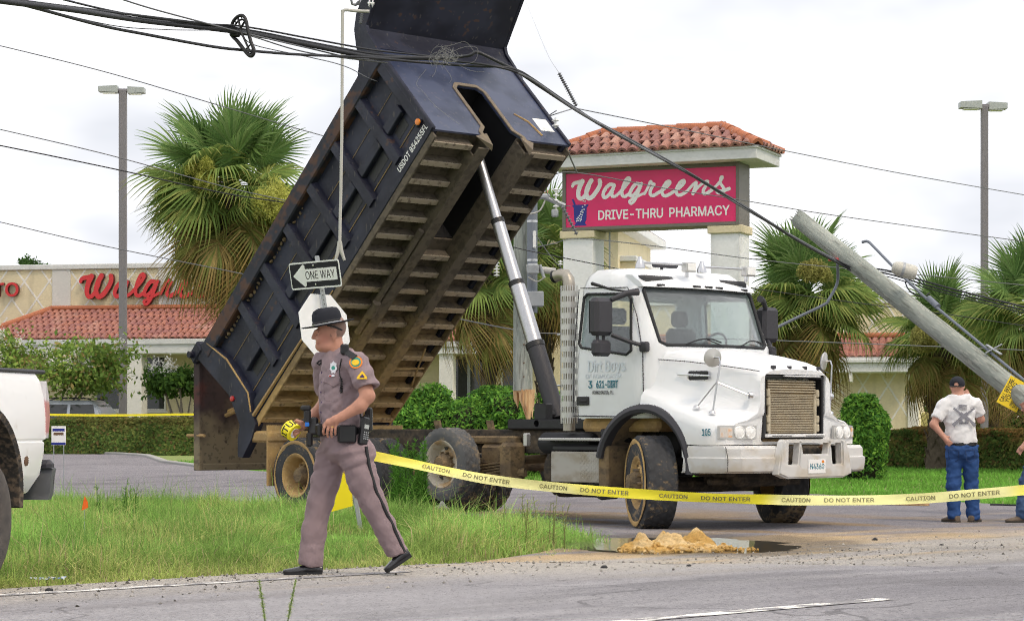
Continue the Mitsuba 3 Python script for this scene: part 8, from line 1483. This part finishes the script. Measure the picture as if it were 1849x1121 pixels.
for s_ in sl_:
    c_ = tape_at(s_); d_, u, n_ = tape_frame(s_); crv = 0.006 * math.sin(s_ * 7)
    for t in (-0.5, -0.17, 0.17, 0.5): tv_.append(c_ + u * Wt * t + n_ * (crv * (1 - 4 * t * t)))
for i in range(239):
    for j in range(3): a_ = i * 4 + j; tf_ += [[a_, a_ + 1, a_ + 5], [a_, a_ + 5, a_ + 4]]
K = 'caution_tape'; mat_('m_tape', lambda p, n, uv: mix(C3(0.90, 0.80, 0.03), C3(0.88, 0.85, 0.36), smoothstep(0.42, 0.62, noise(p.x * 1.3, p.y * 1.3, p.z * 3.0))), 0.28, clearcoat=0.6)
E(K, tm(tv_, tf_), 'm_tape', True); L(K, 'long yellow caution tape sagging before the dumper from trooper to right edge', 'barrier tape')
let = []; s0_ = 0.35; wrd = [('CAUTION', 0.20), ('DO NOT ENTER', 0.345)]; base_t = {t_: meshkit.text_mesh(t_, 0.028, 0.0004, True) for t_, _ in wrd}
for t_ in base_t: m = base_t[t_]; v, f_ = trimesh.remesh.subdivide_to_size(m.vertices, m.faces, 0.04); base_t[t_] = (np.array(v), f_)
i = 0
while s0_ < ss[-1] - 0.6:
    t_, w__ = wrd[i % 2]; v, f_ = base_t[t_]; o = []
    for q2 in v:
        s_ = s0_ + q2[0] / np.ptp(v[:, 0]) * w__; c_ = tape_at(s_); d_, u, n_ = tape_frame(s_); sgn = -1 if n_[1] > 0 else 1; o.append(c_ + u * (q2[1] - 0.014) + n_ * sgn * (0.0022 + q2[2] + abs(0.006 * math.sin(s_ * 7))))
    let.append(tm(o, f_)); s0_ += w__ + (0.095 if i % 2 == 0 else 0.22); i += 1
for m_ in let: E(K + '__lettering', m_, 'm_tapeink', False)
k = K; mat_('m_tapeink', (0.22, 0.20, 0.09), 0.5); scene['m_tapeink'] = scene.pop('m_tapeink')
k = new('caution_tape'); P = [W(x, y, 59) for x, y in ((60, 748), (200, 749.5), (345, 748), (480, 750))]; E(k, loft([[p_ + (0, 0, 0.03), p_ - (0, 0, 0.03), p_ + (0, 0.004, -0.03), p_ + (0, 0.004, 0.03)] for p_ in catmull(P, 6)]), 'm_tapeyellow', False); L(k, 'far yellow tape stretched above the left hedge before the silver vehicle', 'barrier tape')
# ---- small things
def flag_(px, py, Y, lab):
    k = new('marker_flag'); o = W(px, py, Y); E(k + '__flag', fixed(ext([(-0.028, -0.055), (0.030, -0.03), (0.028, 0.02), (0.0, 0.075), (-0.012, 0.03)], 0.002, o, (0.95, 0.3, 0), (0, 0, 1))), 'm_orange', False); E(k + '__stake', rod(o + (0, 0, 0.06), (o[0], o[1], float(zg(o[0], o[1])) - 0.05), 0.002, 5), 'm_galv'); L(k, lab, 'marker flag')
mat_('m_orange', (0.80, 0.13, 0.01), 0.5); flag_(153, 910, 19.6, 'small orange marker flag standing in the verge grass')
k = new('lot_sign'); o = W(106, 786, 40); E(k + '__panel', bxc(o, (0.26, 0.02, 0.34), 0.004), 'm_whiteprint'); E(k + '__stripe', cat(bxc(o + (0, -0.013, 0.10), (0.22, 0.004, 0.05), 0.001), bxc(o + (0, -0.013, -0.145), (0.26, 0.004, 0.04), 0.001)), 'm_signblue'); E(k + '__print', bxc(o + (0, -0.013, 0.03), (0.18, 0.004, 0.05), 0.001), 'm_rust'); E(k + '__stake', cat(*[rod(o + (sx, 0, -0.15), (o[0] + sx, o[1], float(zg(o[0], o[1]))), 0.008, 6) for sx in (-0.09, 0.09)]), 'm_galv'); L(k, 'small white yard sign with blue edge behind the pickup bumper', 'yard sign')
k = new('parking_sign'); o = W(876, 688, 60); E(k + '__panel', bxc(o, (0.16, 0.02, 0.2), 0.004), 'm_blue'); E(k + '__symbol', cat(bxc(o + (0.0, -0.012, 0.0), (0.03, 0.004, 0.09), 0.001), bxc(o + (0.02, -0.012, -0.03), (0.07, 0.004, 0.025), 0.001)), 'm_whiteprint'); E(k + '__post', rod(o + (0, 0.02, 0.1), (o[0], o[1] + 0.02, 0.2), 0.025), 'm_galv'); L(k, 'small blue parking sign above the shrubs before the shop entrance', 'parking sign')
k = new('bollard'); o = W(1671, 770, 66); E(k, lathe([(0.13, 0), (0.13, 1.25), (0.11, 1.36), (0, 1.4)], 16, (o[0], o[1], 0.25)), 'm_palebollard', 40); mat_('m_palebollard', (0.72, 0.60, 0.22), 0.6); scene['m_palebollard'] = scene.pop('m_palebollard'); L(k, 'pale yellow bollard beyond the hedge beside the shop corner', 'bollard')
k = new('timber_plank'); a_, b_ = W(1578, 911, 33.6), W(1675, 914, 33.0); E(k, bar(a_ + (0, 0, 0.03), b_ + (0, 0, 0.03), 0.12, 0.045, (0, 0, 1)), 'm_rawwood'); L(k, 'weathered timber plank lying at the lawn edge', 'plank')
k = new('ground_hose'); P = catmull([W(x, y, Y) + (0, 0, 0.02) for x, y, Y in ((1788, 913, 33.2), (1820, 914, 33.1), (1900, 917, 32.6))], 5); E(k, tube(P, 0.02, 6), 'm_cable', 60); L(k, 'black hose lying at the lawn edge between the two men', 'hose')
drn = random.Random(12)
def lump(px, py, s_, lab, b, kind='road_debris', cat_='debris', flat=0.6):
    zz = 0.165; Y = (CAMZ - zz) * PXF / (py - PXH); X = (px - PXC) / PXF * Y
    for _ in range(6): zz = float(zg(X, Y)) + 0.02; Y = (CAMZ - zz) * PXF / (py - PXH); X = (px - PXC) / PXF * Y
    k = new(kind); m = trimesh.creation.icosphere(2, 1.0); v = np.asarray(m.vertices); v = v * (0.7 + 0.7 * meshkit.fbm(v * 1.7 + px, 3, 2)[:, None]) * s_ * [1, 0.8, flat]; E(k, tm(v + [X, Y, zz + s_ * flat * 0.35], m.faces), b, True); L(k, lab, cat_)
lump(1091, 1025, 0.024, 'black scrap of rubber on the dusty road edge below the puddle', 'm_rubber'); lump(1244, 1022, 0.018, 'tiny black chip on the road below the sand pile', 'm_rubber'); lump(1580, 975, 0.03, 'small dark stone on the sandy road right of the truck', 'm_rubber'); lump(89, 1067, 0.025, 'small black chip on the road shoulder at the left', 'm_rubber'); lump(1700, 984, 0.02, 'small dark stone on the sandy road nearer the standing man', 'm_rubber')
for px, py, w_, lab in ((75, 1030, 0.085, 'crumpled blue wrapper lying in the verge edge'), (103, 1031, 0.06, 'grey blue strip of litter lying in the verge edge')):
    zz = 0.16; Y = (CAMZ - zz) * PXF / (py - PXH); X = (px - PXC) / PXF * Y; zz = float(zg(X, Y)); gx_, gy_ = np.meshgrid(np.linspace(-1, 1, 9), np.linspace(-1, 1, 6), indexing='ij'); z_ = 0.04 * meshkit.fbm(np.stack([gx_ * 2 + px, gy_ * 2, gx_ * 0], -1), 3, 3); V = np.stack([X + gx_ * w_, Y + gy_ * w_ * 0.7, zz + 0.05 + z_], -1).reshape(-1, 3); i_ = np.arange(54).reshape(9, 6); q4 = np.stack([i_[:-1, :-1], i_[1:, :-1], i_[1:, 1:], i_[:-1, 1:]], -1).reshape(-1, 4); k = new('litter'); E(k, tm(V, np.vstack([q4[:, [0, 1, 2]], q4[:, [0, 2, 3]]])), 'm_litter', False); L(k, lab, 'litter')
mat_('m_litter', lambda p, n, uv: mix(C3(0.12, 0.22, 0.42), C3(0.60, 0.63, 0.66), smoothstep(0.45, 0.6, noise(p.x * 30, p.y * 30, p.z * 30))), 0.4); scene['m_litter'] = scene.pop('m_litter')
# gravel on the shoulder
g_rng = np.random.default_rng(31); n_ = 5200; lx_ = 5.2 + g_rng.normal(0, 0.75, n_); ly_ = g_rng.uniform(-16, 6, n_); GX_, GY_ = to_world(lx_, ly_); ok = shapely.contains_xy(PAVED, lx_, ly_); GX_, GY_ = GX_[ok], GY_[ok]; n_ = len(GX_)
octv = np.array([[1, 0, 0], [-1, 0, 0], [0, 1, 0], [0, -1, 0], [0, 0, 1], [0, 0, -1]], float); octf = np.array([[0, 2, 4], [2, 1, 4], [1, 3, 4], [3, 0, 4], [2, 0, 5], [1, 2, 5], [3, 1, 5], [0, 3, 5]]); sz = 0.004 + 0.010 * g_rng.uniform(0, 1, n_) ** 4
V = octv[None] * sz[:, None, None] * g_rng.uniform(0.6, 1.3, (n_, 6, 1)) + np.stack([GX_, GY_, zg(GX_, GY_) + 0.02 + sz * 0.3], 1)[:, None]; gcol = np.repeat(np.array([0.30, 0.28, 0.25]) * g_rng.choice([0.25, 0.7, 1.1, 1.5], (n_, 1), p=[.2, .3, .3, .2]), 6, axis=0)
E('gravel', tm(V.reshape(-1, 3), (np.arange(n_)[:, None, None] * 6 + octf).reshape(-1, 3)), 'm_vc', False, gcol); L('gravel', 'loose gravel scattered along the road shoulder', 'gravel', kind='stuff')
# ------------------------------------------------------------------ VEHICLES AT THE LEFT AND FAR THINGS
# white pickup: local x forward, y left, z up; its rear end enters the frame at the left, its left side towards us
PA = math.radians(180 + 78); PF = vec(math.cos(PA), math.sin(PA), 0); PLf = vec(-math.sin(PA), math.cos(PA), 0)
PO = W(90, 770, 15.75); PO = vec(PO[0] + 0.04, PO[1], 0.165) - PLf * 0.98
mat_('m_truckwhite', lambda p, n, uv: mix(C3(0.80, 0.80, 0.80), C3(0.42, 0.33, 0.23), smoothstep(0.50, 0.72, 0.75 * fbm(p.x * 9, p.y * 9, p.z * 5, 4) + 0.45 * smoothstep(0.95, 0.50, p.z))), 0.2, clearcoat=0.8)
mat_('m_taillens', lambda p, n, uv: mix(C3(0.68, 0.66, 0.69), C3(0.58, 0.26, 0.26), smoothstep(0.5, 0.7, noise(p.x * 3, p.y * 3, p.z * 9))), 0.1, clearcoat=1.0); mat_('m_mudblack', lambda p, n, uv: mix(C3(0.03, 0.028, 0.026), C3(0.14, 0.105, 0.075), smoothstep(0.4, 0.7, fbm(p.x * 30, p.y * 30, p.z * 30, 3))), 0.95)
def offroad(p, n, uv): return mix(C3(0.05, 0.048, 0.050), C3(0.12, 0.105, 0.095), fbm(p.x * 14, p.y * 14, p.z * 14, 3))
mat_('m_offroad', offroad, 0.95)
K = 'pickup_truck'; L(K, 'white mud splashed pickup whose tail enters at the left edge', 'pickup truck')
with frame(mat(np.stack([PF, PLf, vec(0, 0, 1)], 1), PO)):
    ax = 1.13; sec = []
    for z, ins, x0 in ((0.52, 0.13, 0.34), (0.58, 0.06, 0.20), (0.70, 0.015, 0.10), (0.86, 0.0, 0.06), (0.925, 0.0, 0.055), (0.935, 0.012, 0.065), (0.95, 0.0, 0.03), (1.10, 0.0, 0.02), (1.25, 0.012, 0.04), (1.36, 0.03, 0.07), (1.42, 0.06, 0.10)):
        y = 0.98 - ins; sec.append([(x0 + 0.04, -y + 0.06, z), (x0 + 0.14, -y, z), (5.6, -y, z), (5.6, y, z), (x0 + 0.14, y, z), (x0 + 0.04, y - 0.06, z), (x0, y - 0.16, z), (x0, -y + 0.16, z)])
    body = mf(fixed(loft(sec))) - mf(mv(trimesh.creation.cylinder(0.57, 3.0, sections=40), rot('x', 90), (ax, 0, 0.60))) - mf(rb((0.16, -0.82, 0.95), (2.1, 0.82, 1.6), 0.02))
    cabp = mf(hull([(2.15, s * 0.9, 1.38) for s in (-1, 1)] + [(4.6, s * 0.9, 1.38) for s in (-1, 1)] + [(2.35, s * 0.72, 2.0) for s in (-1, 1)] + [(3.6, s * 0.72, 2.0) for s in (-1, 1)]))
    body2 = body - mf(mv(trimesh.creation.cylinder(0.50, 3.0, sections=40), rot('x', 90), (ax + 3.5, 0, 0.60)))
    E(K + '__body', fm(body2), 'm_truckwhite', 30); E(K + '__cab', fm(cabp), 'm_truckwhite', 30)
    for s in (-1, 1):
        E(K + '__cab__side_window', hull([(2.42, s * 0.87, 1.45), (4.1, s * 0.875, 1.45), (2.5, s * 0.745, 1.94), (3.5, s * 0.745, 1.94), (2.42, s * 0.89, 1.45), (4.1, s * 0.895, 1.45), (2.5, s * 0.755, 1.94), (3.5, s * 0.755, 1.94)]), 'm_glassdark')
        E(K + '__tail_lamp', fixed(loft([[(x, s * (0.985 - i_), z) for x, i_ in ((0.17, 0.0), (0.055 + o_, 0.035), (0.03 + o_, 0.14), (0.16, 0.14))] for z, o_ in ((0.955, 0.0), (1.10, -0.03), (1.25, -0.01), (1.355, 0.03))])), 'm_taillens', 40)
        E(K + '__bed_rail', rb((0.08, s * 0.80, 1.405), (2.1, s * 0.945, 1.435), 0.012), 'm_plastic')
        E(K + '__side_marker', lathe([(0.038, -0.01), (0.036, 0.012), (0, 0.02)], 14, (0.48, s * 0.965, 0.80), (0, s, 0)), 'm_rust', 40)
        E(K + '__wheel_arch', fixed(loft([[(ax + r_ * math.cos(t), s * yy, 0.60 + r_ * math.sin(t)) for r_, yy in ((0.54, 0.55), (0.54, 0.975), (0.585, 0.985), (0.585, 0.55))] for t in np.radians(np.linspace(-12, 192, 26))])), 'm_mudblack', 50)
        E(K + '__bumper_end', rb((-0.03, s * 0.80, 0.60), (0.07, s * 0.97, 0.80), 0.03), 'm_plastic')
    E(K + '__bumper', fixed(loft([[(x + o_, y, z) for x, y in ((0.10, -0.99), (-0.03, -0.96), (-0.12, -0.80), (-0.15, 0.0), (-0.12, 0.80), (-0.03, 0.96), (0.10, 0.99), (0.10, 0.0))] for z, o_ in ((0.52, 0.06), (0.56, 0.02), (0.68, -0.005), (0.735, -0.03), (0.745, 0.0))])), 'm_bumpergrey', 40)
    E(K + '__tailgate', rb((0.025, -0.80, 0.80), (0.07, 0.80, 1.40), 0.02), 'm_truckwhite')
    for x in (ax, ax + 3.5):
        for s in (-1, 1):
            key = new(K + '__wheel')
            with frame(mat(None, (x, s * 0.86, 0.42))):
                E(key + '__tyre', tyre_mesh(0.42, 0.28, 0.215, 44, 5, 0.016), 'm_offroad', 40); m, yi = rim_mesh(0.215, 0.28, s, 0.07); E(key + '__rim', m, 'm_offroad', 40)
    E(K + '__underbody', rb((0.3, -0.75, 0.38), (5.4, 0.75, 0.6), 0.05), 'm_black')
mat_('m_bumpergrey', (0.09, 0.095, 0.105), 0.5); scene['m_bumpergrey'] = scene.pop('m_bumpergrey')
# silver vehicle behind the hedge
K = 'parked_car'; L(K, 'silver estate vehicle parked behind the left hedge', 'car'); mat_('m_silverpaint', (0.46, 0.49, 0.55), 0.3, 0.3, clearcoat=1.0)
co = W(82, 770, 66); cz = float(zg(co[0], co[1])) - 0.13
with frame(mat(np.stack([nrm(vec(-1, 0.12, 0)), nrm(vec(-0.12, -1, 0)), vec(0, 0, 1)], 1), (co[0], co[1], cz))):
    def sil(z, x0, x1, y): return [(x0, -y * .86, z), (x0 + .14, -y, z), (x1 - .2, -y, z), (x1, -y * .8, z), (x1, y * .8, z), (x1 - .2, y, z), (x0 + .14, y, z), (x0, y * .86, z)]
    E(K + '__body', fixed(loft([sil(0.25, -2.0, 2.3, .84), sil(0.45, -2.1, 2.4, .92), sil(0.85, -2.1, 2.42, .93), sil(1.0, -2.08, 2.3, .91), sil(1.06, -2.05, 1.15, .88)])), 'm_silverpaint', 40)
    gh = fixed(loft([sil(1.05, -2.03, 1.2, .87), sil(1.35, -1.95, 0.75, .80), sil(1.62, -1.72, 0.35, .71), sil(1.69, -1.6, 0.2, .62)])); E(K + '__cabin', gh, 'm_silverpaint', 40)
    for s in (-1, 1):
        for a, b in ((-1.82, -1.02), (-0.92, -0.22), (-0.12, 0.55)): E(K + '__window', hull([(x + (0.10 if (x > 0.4) else 0) * 0, s * y, z) for z, y in ((1.10, .885), (1.56, .758)) for x in ((a, b) if z < 1.3 else (a + 0.12 * (a < -1.5), b - 0.28 * (b > 0.4)))] + [(x, s * (y - .02), z) for z, y in ((1.10, .885), (1.56, .758)) for x in ((a, b) if z < 1.3 else (a + 0.12 * (a < -1.5), b - 0.28 * (b > 0.4)))]), 'm_glassdark')
        E(K + '__roof_rail', tube([(-1.6, s * .64, 1.70), (-1.4, s * .66, 1.755), (-0.1, s * .66, 1.755), (0.1, s * .64, 1.70)], 0.018, 6), 'm_black', 60)
        for x in (-1.35, 1.45): E(K + '__wheel', mv(lathe([(0.0, -.1), (0.2, -.1), (0.33, -.09), (0.34, 0), (0.33, .09), (0.2, .1), (0, .1)], 24, axis=(0, 1, 0)), None, (x, s * 0.82, 0.34)), 'm_rubber', 40)
    E(K + '__rear_window', hull([(-2.0, s * .72, 1.12) for s in (-1, 1)] + [(-1.76, s * .62, 1.56) for s in (-1, 1)] + [(-2.03, s * .72, 1.12) for s in (-1, 1)] + [(-1.79, s * .62, 1.56) for s in (-1, 1)]), 'm_glassdark'); E(K + '__rear_lamp', cat(*[rb((-2.11, s * .74 - .07, 0.8), (-2.04, s * .74 + .07, 1.05), 0.02) for s in (-1, 1)]), 'm_red')
# beyond the right hedge: low shade trees and a parked car top
def far_trees(x0, x1, Y, h, n, seed):
    r = np.random.default_rng(seed); P, N = [], []
    for i in range(26):
        c = np.array([r.uniform(x0, x1), Y + r.uniform(-3, 3), r.uniform(0.8, h * 0.75)]); d = r.normal(0, 1, (n // 26, 3)); d /= np.linalg.norm(d, axis=1)[:, None]; P.append(c + d * np.array([1.9, 1.5, 1.3]) * (0.8 + 0.5 * meshkit.fbm(d * 2 + i, 3, 1)[:, None])); N.append(d)
    P, N = np.vstack(P), np.vstack(N); P[:, 2] = np.maximum(P[:, 2], 0.3); c = palette(r, len(P), [(0.05, 0.10, 0.03), (0.08, 0.15, 0.04), (0.11, 0.19, 0.05)], (2, 2, 1)) * (0.5 + meshkit.fbm(P * 0.8, 3, 2)[:, None]); return leaves(P, N, 0.16, c, r, 1.6, 0.7)
m, c = far_trees(W(1640, 770, 95)[0], W(2080, 770, 95)[0], 95, 6.5, 26000, 3); E('far_treeline', m, 'm_leaf', False, c); L('far_treeline', 'dark far belt of trees beyond the right hedge', 'trees', kind='stuff')
m, c = far_trees(W(-250, 770, 130)[0], W(40, 770, 130)[0], 130, 5.0, 9000, 4); E('far_treeline_001', m, 'm_leaf', False, c); L('far_treeline_001', 'far belt of trees behind the left end of the shop', 'trees', kind='stuff')
